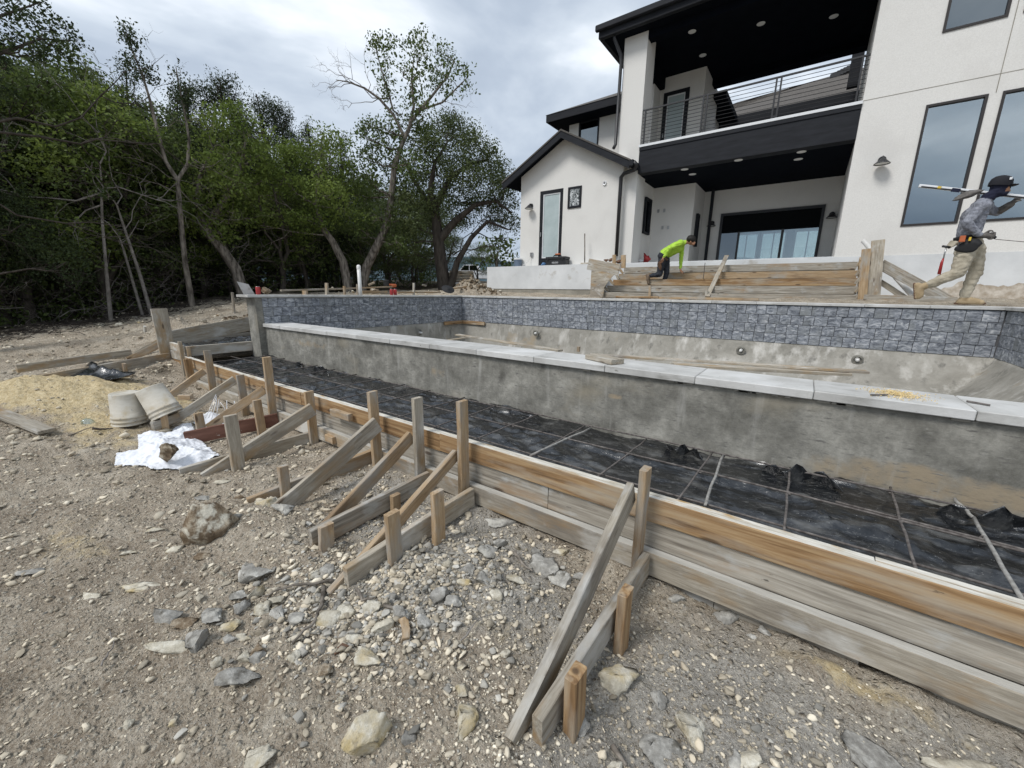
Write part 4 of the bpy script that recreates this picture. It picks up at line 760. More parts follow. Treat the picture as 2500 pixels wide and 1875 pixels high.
# rear wings seen through the balcony
MB().box((-6.5, 17.3, 6.85), (-3.35, 22, 7.05)).build('rear_eave', 'soffit', H); wall('wall', 'x', -4.2, .2, 18.0, 22, 4.0, 6.86)
A_ = YP(Z2(-700, 700), 23.2); A_ = Vector((-9, 23.2, 7.6)); B_ = YP(Z2(430, 425), 23.0); C_ = YP(Z2(575, 383), 23.0); D_ = C_ + Vector((4, 0, .0))
b = MB(); el = Vector((-10, 20, 7.02)); er = Vector((3, 20, 7.02))
tp = [el, er, D_, C_, B_, YP(Z2(0, 545), 23.0), Vector((-10, 23, YP(Z2(0, 545), 23.0).z - 1.0))]
b.add([tuple(v) for v in tp] + [tuple(v + Vector((0, 0, -.25))) for v in tp], [tuple(range(7)), tuple(range(7, 14))[::-1]] + [(i, (i + 1) % 7, 7 + (i + 1) % 7, 7 + i) for i in range(7)])
b.build('rear_roof', 'shingle', H); MB().box((-10, 19.9, 6.72), (3, 20.0, 7.04)).build('rear_fascia', 'black_trim', H); MB().box((-10, 20.01, 4.0), (3, 20.2, 6.75)).build('rear_wall', 'soffit', H)
b = MB(); 
for i in range(9): x = B_.x + .1 + i * (C_.x - B_.x) / 9; b.box((x + .30, 22.7, C_.z - .02 - (9 - i) * .03), (x + .46, 23.1, C_.z + .22 - (9 - i) * .03), c=.03)
b.build('ridge_vent', 'black_metal', H)
fl = YP(Z2(615, 460), 19); MB().box((fl.x - .16, 18.9, fl.z), (fl.x + .16, 19.2, fl.z + 1.6)).box((fl.x - .22, 18.84, fl.z + 1.6), (fl.x + .22, 19.26, fl.z + 1.75)).build('flue', 'black_trim', H)
# upper left block
wall('wall', 'y', 16.0, .2, -8.82, -5.45, 3.5, 6.62, [(-8.38, -7.51, 5.10, 6.76 - .12)])
wall('wall', 'x', -8.82, .2, 16.2, 20, 3.5, 6.62); window(-8.38, -7.51, 5.10, 6.64, 16.0, fr=.06, mat='black_trim', gl='glass_dark')
b = MB(); b.box((-9.45, 15.35, 6.62), (-5.45, 20, 6.68)); b.build('block_soffit', 'soffit', H)
b = MB(); b.box((-9.5, 15.30, 6.64), (-5.45, 15.36, 6.90)); b.box((-9.5, 15.36, 6.64), (-9.44, 20, 6.90)); b.build('fascia', 'black_trim', H)
b = MB(); b.add([(-9.52, 15.28, 6.90), (-5.40, 15.28, 6.90), (-5.40, 17.6, 8.05), (-7.2, 17.6, 8.05), (-9.52, 20, 6.9), (-7.2, 20, 8.05)], [(0, 1, 2, 3), (0, 3, 5, 4)]); b.build('roof', 'shingle', H)
# gable wing
gy0 = 12.85
def gwall():
    b = MB(); zc = lambda x: 3.80 + (2.36 - abs(x + 7.16)) * .53 + .1
    holes = [(-8.13, -7.21, .95, 3.455)]
    b2_ = [(-8.95, .90), (-8.13, .90), (-8.13, 3.455), (-7.21, 3.455), (-7.21, .90), (-5.14, .90), (-5.14, zc(-5.14)), (-7.16, zc(-7.16)), (-8.95, zc(-8.95))]
    b.prism(b2_, 1, gy0, gy0 + .2); b.build('gable_wall', 'stucco', H)
    MB().box((-8.95, gy0 + .2, .9), (-8.75, 16, 4.0)).build('wall', 'stucco', H); MB().box((-5.34, gy0 + .2, .9), (-5.14, 13.0, 4.0)).build('wall', 'stucco', H)
gwall(); door(-8.13, -7.21, .955, 3.455, gy0 + .03, .12)
b = MB(); rt = lambda x: 3.86 + (2.36 - abs(x + 7.16)) * .53
b.prism([(-9.52, rt(-9.52)), (-7.16, rt(-7.16)), (-4.80, rt(-4.80)), (-4.80, rt(-4.80) - .05), (-7.16, rt(-7.16) - .05), (-9.52, rt(-9.52) - .05)], 1, 12.43, 17); b.build('gable_roof', 'shingle', H)
b = MB(); b.prism([(-9.50, rt(-9.52) - .052), (-7.16, rt(-7.16) - .052), (-4.82, rt(-4.80) - .052), (-4.82, rt(-4.80) - .25), (-7.16, rt(-7.16) - .25), (-9.50, rt(-9.52) - .25)], 1, 12.45, 12.50); b.build('rake_board', 'black_trim', H)
b = MB(); b.prism([(-9.48, rt(-9.52) - .054), (-7.16, rt(-7.16) - .054), (-4.84, rt(-4.80) - .054), (-4.84, rt(-4.80) - .12), (-7.16, rt(-7.16) - .12), (-9.48, rt(-9.52) - .12)], 1, 12.502, 16.9); b.build('gable_soffit', 'soffit', H)
MB().box((-4.84, 12.44, 3.66), (-4.70, 12.97, 3.84), c=.015).build('gutter', 'black_trim', H)
dp = [YP(Z1(868, 862), 12.5), YP(Z1(884, 880), 12.55), YP(Z1(870, 905), 12.62), YP(Z1(815, 925), 12.74), YP(Z1(800, 945), 12.77), YP(Z1(796, 1000), 12.78), YP(Z1(774, 1365), 12.78)]
MB().tube(dp, .058, 8).build('downpipe', 'black_metal', H, True)
dp = [YP(Z1(762, 165), 12.7), YP(Z1(766, 210), 12.72), YP(Z1(798, 290), 12.92), YP(Z1(800, 330), 12.93), YP(Z1(770, 770), 12.93), YP(Z1(760, 790), 12.85)]
MB().tube(dp, .05, 8).build('downpipe', 'black_metal', H, True)
p0 = YP(Z1(520, 1000), gy0); p1 = YP(Z1(586, 1105), gy0)
f = MB(); 
for q in ((p0.x, p0.x + .07, p1.z, p0.z), (p1.x - .07, p1.x, p1.z, p0.z), (p0.x + .07, p1.x - .07, p1.z, p1.z + .07), (p0.x + .07, p1.x - .07, p0.z - .07, p0.z)): f.box((q[0], gy0 - .03, q[2]), (q[1], gy0 - .001, q[3]))
f = f.build('small_window', 'black_trim', H); mm = material('obscure_mottled_glass', [(0.40, (0.04, 0.045, 0.045)), (0.5, (0.25, 0.27, 0.27)), (0.6, (0.6, 0.62, 0.62))], 5, detail=5, rough=0.15, bump=0.3, distort=3)
M['mottle'] = mm; MB().box((p0.x + .07, gy0 - .015, p1.z + .07), (p1.x - .07, gy0 - .002, p0.z - .07)).build('pane', 'mottle', f)
vp = YP(Z1(713, 977), gy0); V_, F_ = lathe([(.03, 0), (.055, 0), (.07, .02), (.06, .04), (.03, .03)], 16); obj('vent_cap', V_, F_, 'white_paint', H, Matrix.Translation(vp) @ Matrix.Rotation(math.pi / 2, 4, 'X'))
vp = YP(Z1(325, 1358), gy0); MB().box((vp.x - .06, gy0 - .05, vp.z - .08), (vp.x + .06, gy0 - .001, vp.z + .08), c=.01).build('outlet_box', 'steel', H)
hs_ = [vp, vp + Vector((-.05, -.08, -.15)), YP(Z1(275, 1415), 12.6)]; o = MB().tube([hs_[0], hs_[1], hs_[1].lerp(hs_[2], .5) + Vector((0, 0, -.03)), hs_[2]], .012, 6).build('cable', 'pvc', None, True); tag(o, 'thin pale cable hanging from the outlet box on the gable wall', 'cable')
MB().box((-10.13, 12.35, .13), (-5.5, 12.849, .93)).build('terrace_wall', 'foundation', H); MB().box((-10.11, 12.37, -.5), (-5.5, 12.84, .128)).build('terrace_footing', 'footing', H)
for (a, c) in ((998, 1125), (1030, 1122), (1020, 1213), (1050, 1213)):
    p = YP(Z1(a, c), 14.99); MB().box((p.x - .035, 14.982, p.z - .055), (p.x + .035, 14.999, p.z + .055)).build('outlet_box', 'steel', H)

# balcony railing
Rl = thing('balcony_railing', 'black metal balcony railing with horizontal bars above the white slab edge', 'railing', (-2.2, 13.05, 4.35))
MB().box((-4.73, 13.03, 5.27), (.36, 13.07, 5.305)).build('top_rail', 'black_metal', Rl)
for i in range(9): z = 4.45 + i * .0925; MB().tube([(-4.73, 13.05, z), (.36, 13.05, z)], .0065, 6).build('rail_bar', 'black_metal', Rl)
for x in (-4.66, -3.08, -2.98, -1.40, -1.30, .24): MB().box((x - .018, 13.028, 4.36), (x + .018, 13.072, 5.27)).build('post', 'black_metal', Rl)
for x in (-3.03, -1.35): MB().box((x - .03, 13.02, 4.40), (x + .03, 13.026, 4.43)).build('bracket', 'black_metal', Rl)
# recessed ceiling lights
for i, (a, z, lb) in enumerate([(Z1(1138, 904), 3.57, 'round recessed light in the lower porch ceiling, left front'), (Z1(1180, 930), 3.57, 'round recessed light in the lower porch ceiling, left rear'), (Z1(1425, 855), 3.57, 'round recessed light in the middle of the lower porch ceiling'),
        (Z2(342, 811), 3.57, 'round recessed light in the lower porch ceiling, right front'), (Z2(325, 850), 3.57, 'round recessed light in the lower porch ceiling, right rear'), (Z1(1178, 170), 7.3, 'round recessed light in the balcony ceiling nearest the white column'),
        (Z1(1235, 296), 7.3, 'round recessed light in the balcony ceiling above the balcony door'), (Z2(126, 128), 7.3, 'round recessed light in the middle of the balcony ceiling'), (Z2(514, 89), 7.3, 'round recessed light in the balcony ceiling nearest the right wall')]):
    p = ZP(a, z - .008); V_, F_ = lathe([(.001, 0), (.07, 0), (.10, .002), (.105, .007)], 20)
    o = obj('recessed_light', V_, F_, 'lamp_lens', None, Matrix.Translation(p)); tag(o, lb, 'ceiling light', 'recessed ceiling lights')
# wall lamps
for i, (a, y, lb) in enumerate([(Z2(768, 870), 13.0, 'black cone wall lamp on the white wall left of the tall windows'), (Z1(322, 1108), gy0, 'black cone wall lamp on the gable wall left of its door'), (Z2(503, 1155), 16.5, 'black cone wall lamp right of the sliding door in the porch'), (Z1(1285, 1200), 16.5, 'black cone wall lamp left of the sliding door by the black post')]):
    p = YP(a, y); t = thing('wall_lamp', lb, 'wall lamp', p, 0, 'cone wall lamps')
    V_, F_ = lathe([(.001, .03), (.07, .03), (.075, .0)], 18); obj('backplate', V_, F_, 'black_metal', t, Matrix.Translation(p + Vector((0, -.001, .07))) @ Matrix.Rotation(math.pi / 2, 4, 'X'))
    MB().tube([p + Vector((0, -.02, .08)), p + Vector((0, -.10, .12)), p + Vector((0, -.15, .06))], .014, 8).build('arm', 'black_metal', t, True)
    V_, F_ = lathe([(.02, .075), (.035, .06), (.145, -.045), (.15, -.055), (.14, -.05), (.03, .05)], 24); obj('shade', V_, F_, 'black_metal', t, Matrix.Translation(p + Vector((0, -.16, 0))), True)
    V_, F_ = lathe([(.001, -.04), (.135, -.04), (.13, -.03)], 20); obj('diffuser', V_, F_, 'lamp_lens', t, Matrix.Translation(p + Vector((0, -.16, 0))))

# ================================================================== STAIR FORMWORK
S = thing('stair_formwork', 'wide timber stair formwork of stepped planks leading up to the porch', 'formwork', (-2, 11.5, 0))
steps = [(10.9, .046, -.10, 'wood_mud'), (11.2, .225, .06, 'wood_mud'), (11.6, .404, .24, 'wood_orange'), (12.0, .585, .42, 'wood_tan'), (12.4, .795, .62, 'wood_mud')]
for y, zt, zb, m in steps:
    beam('riser_board', (-4.72, y, (zt + zb) / 2), (.80, y, (zt + zb) / 2), .04, zt - zb, m, S, seg=12, top='ledge')
    MB().box((-4.7, y + .03, zb - .1), (.78, y + .38, zb + .01)).build('step_fill', 'footing', S)
for i, (a, c) in enumerate([((818, 515), (858, 550)), ((862, 470), (902, 507)), ((905, 415), (943, 458)), ((950, 352), (978, 415)), ((982, 330), (1015, 372))]):
    y = [10.8, 11.1, 11.5, 11.9, 12.3][i]; beam('cleat', YP(z6(*a), y), YP(z6(*c), y), .05, .06, 'wood_grey' if i % 2 else 'black_trim' and 'wood_grey', S)
q = [YP(z6(*p), 10.78) for p in [(770, 350), (858, 358), (950, 375), (905, 425), (868, 480), (860, 552), (760, 552)]]
b = MB(); n = len(q); b.add([tuple(v) for v in q] + [tuple(v + Vector((0, .02, 0))) for v in q], [tuple(range(n)), tuple(range(n, 2 * n))[::-1]] + [(i, (i + 1) % n, n + (i + 1) % n, n + i) for i in range(n)]); b.build('side_panel', 'wood_grey', S)
q = [YP(z6(*p), y) for p, y in [((860, 385), 10.9), ((950, 395), 12.3), ((985, 330), 12.3), ((870, 430), 10.9)]]
beam('side_board', YP(z6(745, 300), 10.76), YP(z6(985, 345), 10.9), .04, .30, 'wood_grey', S, seg=6)
beam('post', YP(z6(945, 300), 11.2), YP(z6(947, 228), 11.2), .10, .05, 'wood_tan', S, (0, 1, 0)); beam('post', YP(z6(1015, 330), 11.4), YP(z6(1018, 230), 11.4), .14, .04, 'wood_tan', S, (0, 1, 0))
beam('post', YP(z7(640, 655), 10.85), YP(z7(675, 238), 10.85), .20, .05, 'wood_grey', S, (0, 1, 0)); beam('post', YP(z7(565, 655), 10.8), YP(z7(595, 298), 10.8), .14, .05, 'wood_tan', S, (0, 1, 0))
beam('side_board', YP(z7(548, 640), 10.9), YP(z7(552, 380), 12.3), .05, .2, 'wood_tan', S)
for i, (a, c) in enumerate([((520, 645), (560, 590)), ((520, 590), (560, 545)), ((520, 535), (560, 480)), ((525, 480), (560, 430)), ((530, 415), (560, 375))]): beam('cleat', YP(z7(*a), 10.86 + i * .3), YP(z7(*c), 10.86 + i * .3), .05, .05, 'wood_grey', S)
beam('side_brace', YP(z7(690, 400), 10.95), YP(z7(1150, 650), 10.6), .04, .19, 'wood_mud', S, seg=6); beam('side_brace', YP(z7(670, 510), 11.1), YP(z7(850, 625), 11.0), .04, .10, 'wood_grey', S)
beam('base_board', YP(z7(575, 635), 10.72), YP(z7(1200, 655), 10.55), .05, .17, 'wood_mud', S, seg=6)
single('plank', 'thin pale plank leaning diagonally on the stair formwork', 'plank', YP(z6(1665, 550), 10.8), YP(z6(1815, 235), 12.3), .10, .03, 'wood_grey', (0, -1, .5))
single('stake', 'short stake behind the foot of the leaning plank on the stairs', 'stake', YP(z6(1655, 550), 10.85), YP(z6(1660, 478), 10.85), .06, .04, 'wood_grey', (0, 1, 0))
single('stake', 'small tan stake in front of the lowest stair boards', 'stake', YP(z6(1220, 545), 10.8), YP(z6(1222, 465), 10.8), .06, .04, 'wood_tan', (0, 1, 0))
o = MB().box(*[YP(z6(1633, 412), 11.52), YP(z6(1648, 290), 11.57)]).build('steel_stake', 'rebar'); tag(o, 'dark steel stake standing upright in the stair formwork', 'stake')
o = MB().tube([YP(z7(905, 612), 10.9), YP(z7(575, 245), 12.2)], .045, 12).build('plastic_pipe', 'pvc', None, True); tag(o, 'white plastic pipe leaning behind the right side of the stair form', 'pipe')
single('plank', 'yellowish strip of wood lying on the coping before the stairs', 'plank', YP(z6(960, 551), 9.6), YP(z6(1290, 557), 9.6), .04, .04, 'wood_orange')
single('plank', 'long thin board lying on the ground right of the yellowish strip', 'plank', YP(z6(1290, 560), 9.8), YP(z6(2060, 572), 9.8), .05, .05, 'wood_tan')

# ================================================================== TREES
def geo_tubes(segs, n=5):
    """segs: list of (points, radii) -> arrays"""
    V = []; F = []
    for pts, rad in segs:
        v, f = tube_geo(pts, rad, n, False); k = len(V); V += v; F += [tuple(i + k for i in q) for q in f]
    return V, F
def crooked(a, b, n, amp, sag=0.0):
    a = Vector(a); b = Vector(b); L = (b - a).length; out = []
    off = Vector((0, 0, 0))
    for i in range(n + 1):
        t = i / n
        if 0 < i < n: off = off * .5 + Vector((rnd.gauss(0, 1), rnd.gauss(0, 1), rnd.gauss(0, 1))) * amp * L
        out.append(a.lerp(b, t) + (off if 0 < i < n else Vector()) + Vector((0, 0, sag * L * math.sin(math.pi * t))))
    return out
def bare(segs, p, d, L, r, lev, spread=.75, up=.1):
    q = Vector(p) + Vector(d).normalized() * L; pts = crooked(p, q, 4, .06); segs.append((pts, list(np.linspace(r, r * .45, 5))))
    if lev <= 0: return
    for i in range(rnd.choice((2, 3))):
        k = rnd.choice((2, 3, 4)); nd_ = (Vector(d).normalized() + Vector((rnd.gauss(0, spread), rnd.gauss(0, spread), rnd.gauss(up, spread)))).normalized()
        bare(segs, pts[k], nd_, L * rnd.uniform(.5, .8), r * .5, lev - 1, spread, up)
def leaves(cl, per, size, rad, asp=.55, flat_=0.0, upb=0.0):
    """cl: (n,3) tuft centres -> quads"""
    n = len(cl); c = np.repeat(cl, per, 0) + np.clip(rng.normal(0, 1, (n * per, 3)), -1.8, 1.8) * np.asarray(rad)
    m = len(c); d = rng.normal(0, 1, (m, 3)); d[:, 2] = d[:, 2] * (1 - flat_) + upb; d /= np.linalg.norm(d, axis=1)[:, None] + 1e-9
    e = rng.normal(0, 1, (m, 3)); e -= d * (e * d).sum(1)[:, None]; e /= np.linalg.norm(e, axis=1)[:, None] + 1e-9
    s = size * rng.uniform(.6, 1.4, (m, 1)); a = d * s; b = e * s * asp
    V = np.stack([c - a, c + b - a * .1, c + a, c - b - a * .1], 1).reshape(-1, 3); return V
def blob_pts(c, r, n, shell=.5):
    d = rng.normal(0, 1, (n, 3)); d /= np.linalg.norm(d, axis=1)[:, None]; k = (rng.uniform(shell ** 3, 1, (n, 1))) ** (1 / 3); return np.asarray(c) + d * k * np.asarray(r)
def tree_mesh(trunks, blobs, leafmat, barkmat, tuft, per, size, trad, dead=(), upb=0., nb=5, asp=.55):
    """trunks: [(pts, radii)], blobs: [(centre, radii)] -> (trunk mesh, crown mesh)"""
    segs = [(list(map(Vector, p)), r) for p, r in trunks]; allp = [(v, rr) for p, r in segs for v, rr in zip(p, r)]; cl = []
    for c, r in blobs:
        c = Vector(c); n = max(3, int(tuft * (r[0] * r[1] * r[2]) ** (2 / 3) * 3)); pts = blob_pts(c, r, n); cl.append(pts)
        below = [(v, rr) for v, rr in allp if v.z < c.z + .2] or allp; v0, r0 = min(below, key=lambda q: (q[0] - c).length + .3 * abs(q[0].z - c.z))
        k = crooked(v0, c, 5, .05, -.03); r1 = min(r0 * .6, .02 + .03 * max(r)); segs.append((k, list(np.linspace(r1, r1 * .4, 6))))
        for q in pts[:: max(1, len(pts) // nb)]:
            s0 = k[rnd.choice((3, 4, 5))]; segs.append((crooked(s0, q, 3, .08), list(np.linspace(r1 * .35, .006, 4))))
    for p, d, L, r, lv in dead: bare(segs, p, d, L, r, lv)
    V, F = geo_tubes(segs); tm = mesh('trunk', V, F, barkmat, True)
    LV = leaves(np.concatenate(cl), per, size, trad, asp, 0, upb); F = np.arange(len(LV)).reshape(-1, 4); cm = mesh('crown', LV, F, leafmat)
    return tm, cm
def put_tree(name, label, tm, cm, base, rz=0, sc=(1, 1, 1), group=None, cat='tree'):
    t = bpy.data.objects.new(name, None); Wm = Matrix.Translation(base) @ Matrix.Rotation(rz, 4, 'Z') @ Matrix.Diagonal((*sc, 1)); link(t, Wm); tag(t, label, cat, group)
    link(bpy.data.objects.new('trunk', tm), Wm, t)
    if cm: link(bpy.data.objects.new('crown', cm), Wm, t)
    return t
def depth(v): return -(CR.transposed() @ Vector(v)).z
def hero(name, label, r, trunks, blobs, dead=(), drs=0.8, **k):
    b0 = RP(trunks[0][0][0], r); base = Vector((b0.x, b0.y, min(b0.z, gh(b0.x, b0.y)) - .1)); T = []
    for pts, rr in trunks:
        P = [RP(p, r + (p[2] if len(p) > 2 else 0)) for p in pts]; P = [v - base for v in P]
        if pts is trunks[0][0]: P[0] = Vector((P[0].x, P[0].y, 0))
        T.append((P, rr))
    B = []
    for px, py, rx, ry in blobs:
        c = RP((px, py), r + rnd.uniform(-drs, drs)); s_ = depth(c) / FPX; B.append((c - base, (rx * s_, (rx + ry) / 2 * s_, ry * s_)))
    D = [(RP(p, r) - base, (RP(q, r) - RP(p, r)), L, rad, lv) for p, q, L, rad, lv in dead]
    tm, cm = tree_mesh(T, B, dead=D, **k); return put_tree(name, label, tm, cm, base)

# --- prototypes, about 8 m tall, base at the origin
def proto_broad(seed, leafmat, h=8, w_=2.6, tuft=14, per=24, size=.056, low=.28, barkmat='bark_dark'):
    rnd.seed(seed); lean = (rnd.uniform(-.8, .8), rnd.uniform(-.8, .8)); top = (lean[0], lean[1], h * .8); p = crooked((0, 0, 0), top, 7, .03)
    T = [(p, list(np.linspace(.17, .04, 8)))]
    for i in range(rnd.choice((1, 2))):
        a = rnd.uniform(0, 6.28); T.append((crooked(p[1], (math.cos(a) * 1.4, math.sin(a) * 1.4, h * .7), 6, .04), list(np.linspace(.11, .03, 7))))
    B = []
    for i in range(22):
        z = h * (low + (1 - low) * rnd.random() ** .8); k = math.sin(math.pi * min(1, (z / h - low + .12) / (1.16 - low))) ** .6; a = rnd.uniform(0, 6.28); rr = w_ * k * math.sqrt(rnd.random())
        B.append(((math.cos(a) * rr + lean[0] * z / h, math.sin(a) * rr + lean[1] * z / h, z), (rnd.uniform(.6, 1.15), rnd.uniform(.6, 1.15), rnd.uniform(.4, .75))))
    D = [(p[rnd.choice((1, 2, 3))], (rnd.gauss(0, 1), rnd.gauss(0, 1), .1), rnd.uniform(1, 1.8), .03, 3) for _ in range(5)]
    return tree_mesh(T, B, leafmat, barkmat, tuft, per, size, (.20, .20, .13), D)
def proto_cedar(seed, h=8.5, w_=1.9, low=.25, tuft=26, per=30):
    rnd.seed(seed); lean = (rnd.uniform(-.4, .4), rnd.uniform(-.4, .4)); p = crooked((0, 0, 0), (lean[0], lean[1], h * .97), 8, .012); T = [(p, list(np.linspace(.15, .02, 9)))]; B = []
    for i in range(38):
        f = rnd.random(); z = h * (low + (1 - low) * f); rr = w_ * (1 - f) ** .65 * rnd.uniform(.35, 1); a = rnd.uniform(0, 6.28); s_ = .28 + .42 * (1 - f)
        B.append(((math.cos(a) * rr + lean[0] * f, math.sin(a) * rr + lean[1] * f, z), (s_, s_, s_ * rnd.uniform(.9, 1.5))))
    D = [(p[rnd.choice((1, 2, 3))], (rnd.gauss(0, 1), rnd.gauss(0, 1), .15), rnd.uniform(.9, 1.5), .022, 3) for _ in range(7)]
    return tree_mesh(T, B, 'leaf_cedar', 'bark_dark', tuft, per, .042, (.10, .10, .16), D, upb=.6, asp=.35)
PB = [proto_broad(11, 'leaf_mid'), proto_broad(12, 'leaf_green'), proto_broad(13, 'leaf_mid', w_=3.1), proto_broad(14, 'leaf_green', w_=2.2)]
PC = [proto_cedar(21), proto_cedar(22, w_=2.3), proto_cedar(23, w_=1.5, low=.1)]
PO = [proto_broad(31, 'leaf_oak', w_=3.3, tuft=15, per=24, size=.050)]
rnd.seed(77)
FR = [  # px, distance, top row, kind, label   (front and middle of the wood, what the photograph lets one pick out)
 (-60, 15.0, 60, 'C1', 'dark cedar at the left edge of the wood, cut by the picture edge'),
 (60, 16.5, 130, 'B2', 'leafy tree at the left edge of the wood with grey dead branches'),
 (160, 17.5, 120, 'B0', 'mid green tree at the left of the wood below the dark cedar boughs'),
 (250, 16.8, 175, 'B1', 'light green tree left of the thin bare-trunked cedar'),
 (345, 18.0, 170, 'B2', 'full green tree right behind the thin cedar with the spire top'),
 (405, 19.5, 190, 'C2', 'narrow dark cedar behind the forked thin trunk'),
 (455, 17.8, 300, 'B0', 'mid green tree just left of the leaning grey trunk'),
 (690, 17.9, 330, 'B3', 'light green tree in the gap between the dark cedars and the tall ash'),
 (745, 18.6, 420, 'B0', 'low mid green tree right of the light green one in the gap'),
 (523, 21, 205, 'C0', 'tall dark cedar standing above the wood, leftmost of the cedar clump'),
 (597, 21.5, 198, 'C1', 'tallest dark cedar in the cedar clump'),
 (645, 22, 235, 'C1', 'dark cedar in the dip between the two tallest of the clump'),
 (690, 21, 214, 'C0', 'tall dark cedar just right of the dip in the cedar clump'),
 (749, 21, 250, 'C1', 'dark cedar right of the middle of the clump, a little lower'),
 (793, 21.5, 296, 'C0', 'dark cedar low at the right side of the clump'),
 (838, 22, 318, 'C2', 'small dark cedar tip next to the tall ash tree'),
 (500, 21, 250, 'C2', 'dark cedar behind the bright green crown'),
]
for px, r, top, kd, lb in FR:
    g = RP((px, 710), r); z0 = gh(g.x, g.y) - .1; zt = RP((px, top), r).z; pr = {'B': PB, 'C': PC}[kd[0]][int(kd[1])]; s_ = (zt - z0) / (8.6 if kd[0] == 'C' else 8.5)
    put_tree('cedar_tree' if kd[0] == 'C' else 'leafy_tree', lb, *pr, (g.x, g.y, z0), rnd.uniform(0, 6.28), (s_ * rnd.uniform(.95, 1.2), s_ * rnd.uniform(.95, 1.2), s_))
tops = [(-200, 90), (0, 150), (150, 165), (300, 190), (420, 230), (520, 300), (640, 330), (760, 400), (880, 380), (1000, 420), (1100, 470), (1160, 560), (1300, 590)]
k_ = 0
for row, (dd, step) in enumerate([(2.0, 62), (5.0, 74), (9.5, 84), (15, 110)]):
    px = -190 + row * 23
    while px < (1180 if row < 2 else 1100):
        g0 = RP((px, 712), 1.0); a = math.atan2(g0.y, -g0.x); e_ = float(np.interp(a, [-1.0, 0, .15, .3, .42, .6, .75, .95, 1.2], [15, 15.5, 16, 16.5, 17.5, 18.5, 19.5, 30, 40])); r = e_ + dd + rnd.uniform(-.8, .8)
        g = RP((px, 712), r); z0 = gh(g.x, g.y) - .1; top = np.interp(px, [t[0] for t in tops], [t[1] for t in tops]) + rnd.uniform(5, 60) + (70 if row == 0 else 0); zt = RP((px, top), r).z
        if zt - z0 > 1.5:
            kd = rnd.choice(['C', 'C', 'B', 'B', 'O']) if px < 900 else rnd.choice(['O', 'O', 'B']); pr = rnd.choice({'B': PB[:3:2] if row else PB, 'C': PC, 'O': PO}[kd]); s_ = (zt - z0) / 8.5
            wx = min(s_ * rnd.uniform(1.0, 1.35), 1.5)
            put_tree('cedar_tree' if kd == 'C' else 'leafy_tree', 'dark tree crowded among others inside the shady wood on the left', *pr, (g.x, g.y, z0), rnd.uniform(0, 6.28), (wx, wx, s_), 'crowded trees inside the wood'); k_ += 1
        px += step * rnd.uniform(.85, 1.15)
# --- trees that can be told apart
hero('cedar_tree', 'thin bare-trunked cedar with a tall leaning spire top and dead side twigs', 15.6,
     [([(469, 738), (452, 640), (440, 520), (434, 440), (405, 395), (385, 320), (368, 250), (350, 190), (322, 120), (300, 52)], [.085, .07, .065, .06, .05, .045, .035, .025, .018, .008]),
      ([(434, 440), (458, 400), (462, 340), (448, 260), (435, 200), (430, 165)], [.05, .04, .035, .025, .02, .01])],
     [(300, 62, 14, 22), (310, 100, 16, 24), (328, 135, 20, 22), (345, 165, 26, 20), (322, 90, 12, 16), (350, 185, 30, 18), (318, 155, 16, 12), (432, 185, 12, 22), (440, 215, 20, 20), (448, 250, 24, 20), (425, 235, 16, 12), (462, 232, 16, 12)],
     [((434, 440), (380, 400), 1.1, .014, 3), ((410, 400), (350, 355), 1.0, .012, 3), ((405, 395), (380, 370), .9, .012, 3), ((432, 470), (340, 440), 1.3, .014, 3), ((460, 400), (520, 395), 1.1, .014, 3), ((392, 350), (340, 350), .9, .01, 3), ((460, 380), (560, 430), 1.4, .014, 3), ((385, 310), (430, 300), 1.0, .012, 3), ((378, 280), (345, 250), 1.0, .012, 2), ((436, 460), (480, 500), 1.2, .014, 3)],
     leafmat='leaf_cedar', barkmat='bark', tuft=34, per=30, size=.036, trad=(.09, .09, .13), upb=.5, drs=.2)
hero('leafy_tree', 'bright green tree on a thick grey trunk leaning left behind the leftmost coping end', 16.6,
     [([(597, 715), (575, 655), (540, 605), (500, 560), (478, 500), (490, 430), (520, 360)], [.20, .17, .15, .13, .09, .06, .035]), ([(500, 560), (560, 470), (590, 400), (600, 340)], [.12, .09, .06, .03])],
     [(500, 300, 45, 30), (560, 290, 50, 35), (610, 330, 45, 40), (540, 350, 60, 40), (600, 400, 60, 45), (500, 400, 55, 40), (640, 440, 40, 40), (560, 460, 60, 40), (480, 470, 50, 35), (520, 520, 50, 30), (590, 530, 45, 30), (470, 540, 45, 30), (630, 380, 30, 30), (585, 275, 25, 20), (540, 570, 40, 22)],
     leafmat='leaf_green', barkmat='bark', tuft=22, per=26, size=.052, trad=(.2, .2, .13))
hero('leafy_tree', 'bright green tree with a leaning trunk just left of the tall ash', 17.2,
     [([(852, 712), (838, 640), (812, 590), (790, 560), (770, 500), (780, 420)], [.18, .155, .13, .11, .06, .03])],
     [(790, 330, 38, 26), (830, 350, 30, 25), (770, 370, 42, 30), (820, 400, 50, 35), (760, 430, 50, 35), (850, 450, 45, 35), (790, 470, 60, 35), (740, 480, 45, 30), (840, 510, 45, 30), (700, 450, 35, 30), (770, 530, 60, 28)],
     [((790, 560), (720, 520), 1.8, .03, 3), ((800, 575), (700, 560), 2.2, .03, 3)],
     leafmat='leaf_green', barkmat='bark', tuft=22, per=26, size=.052, trad=(.2, .2, .13))
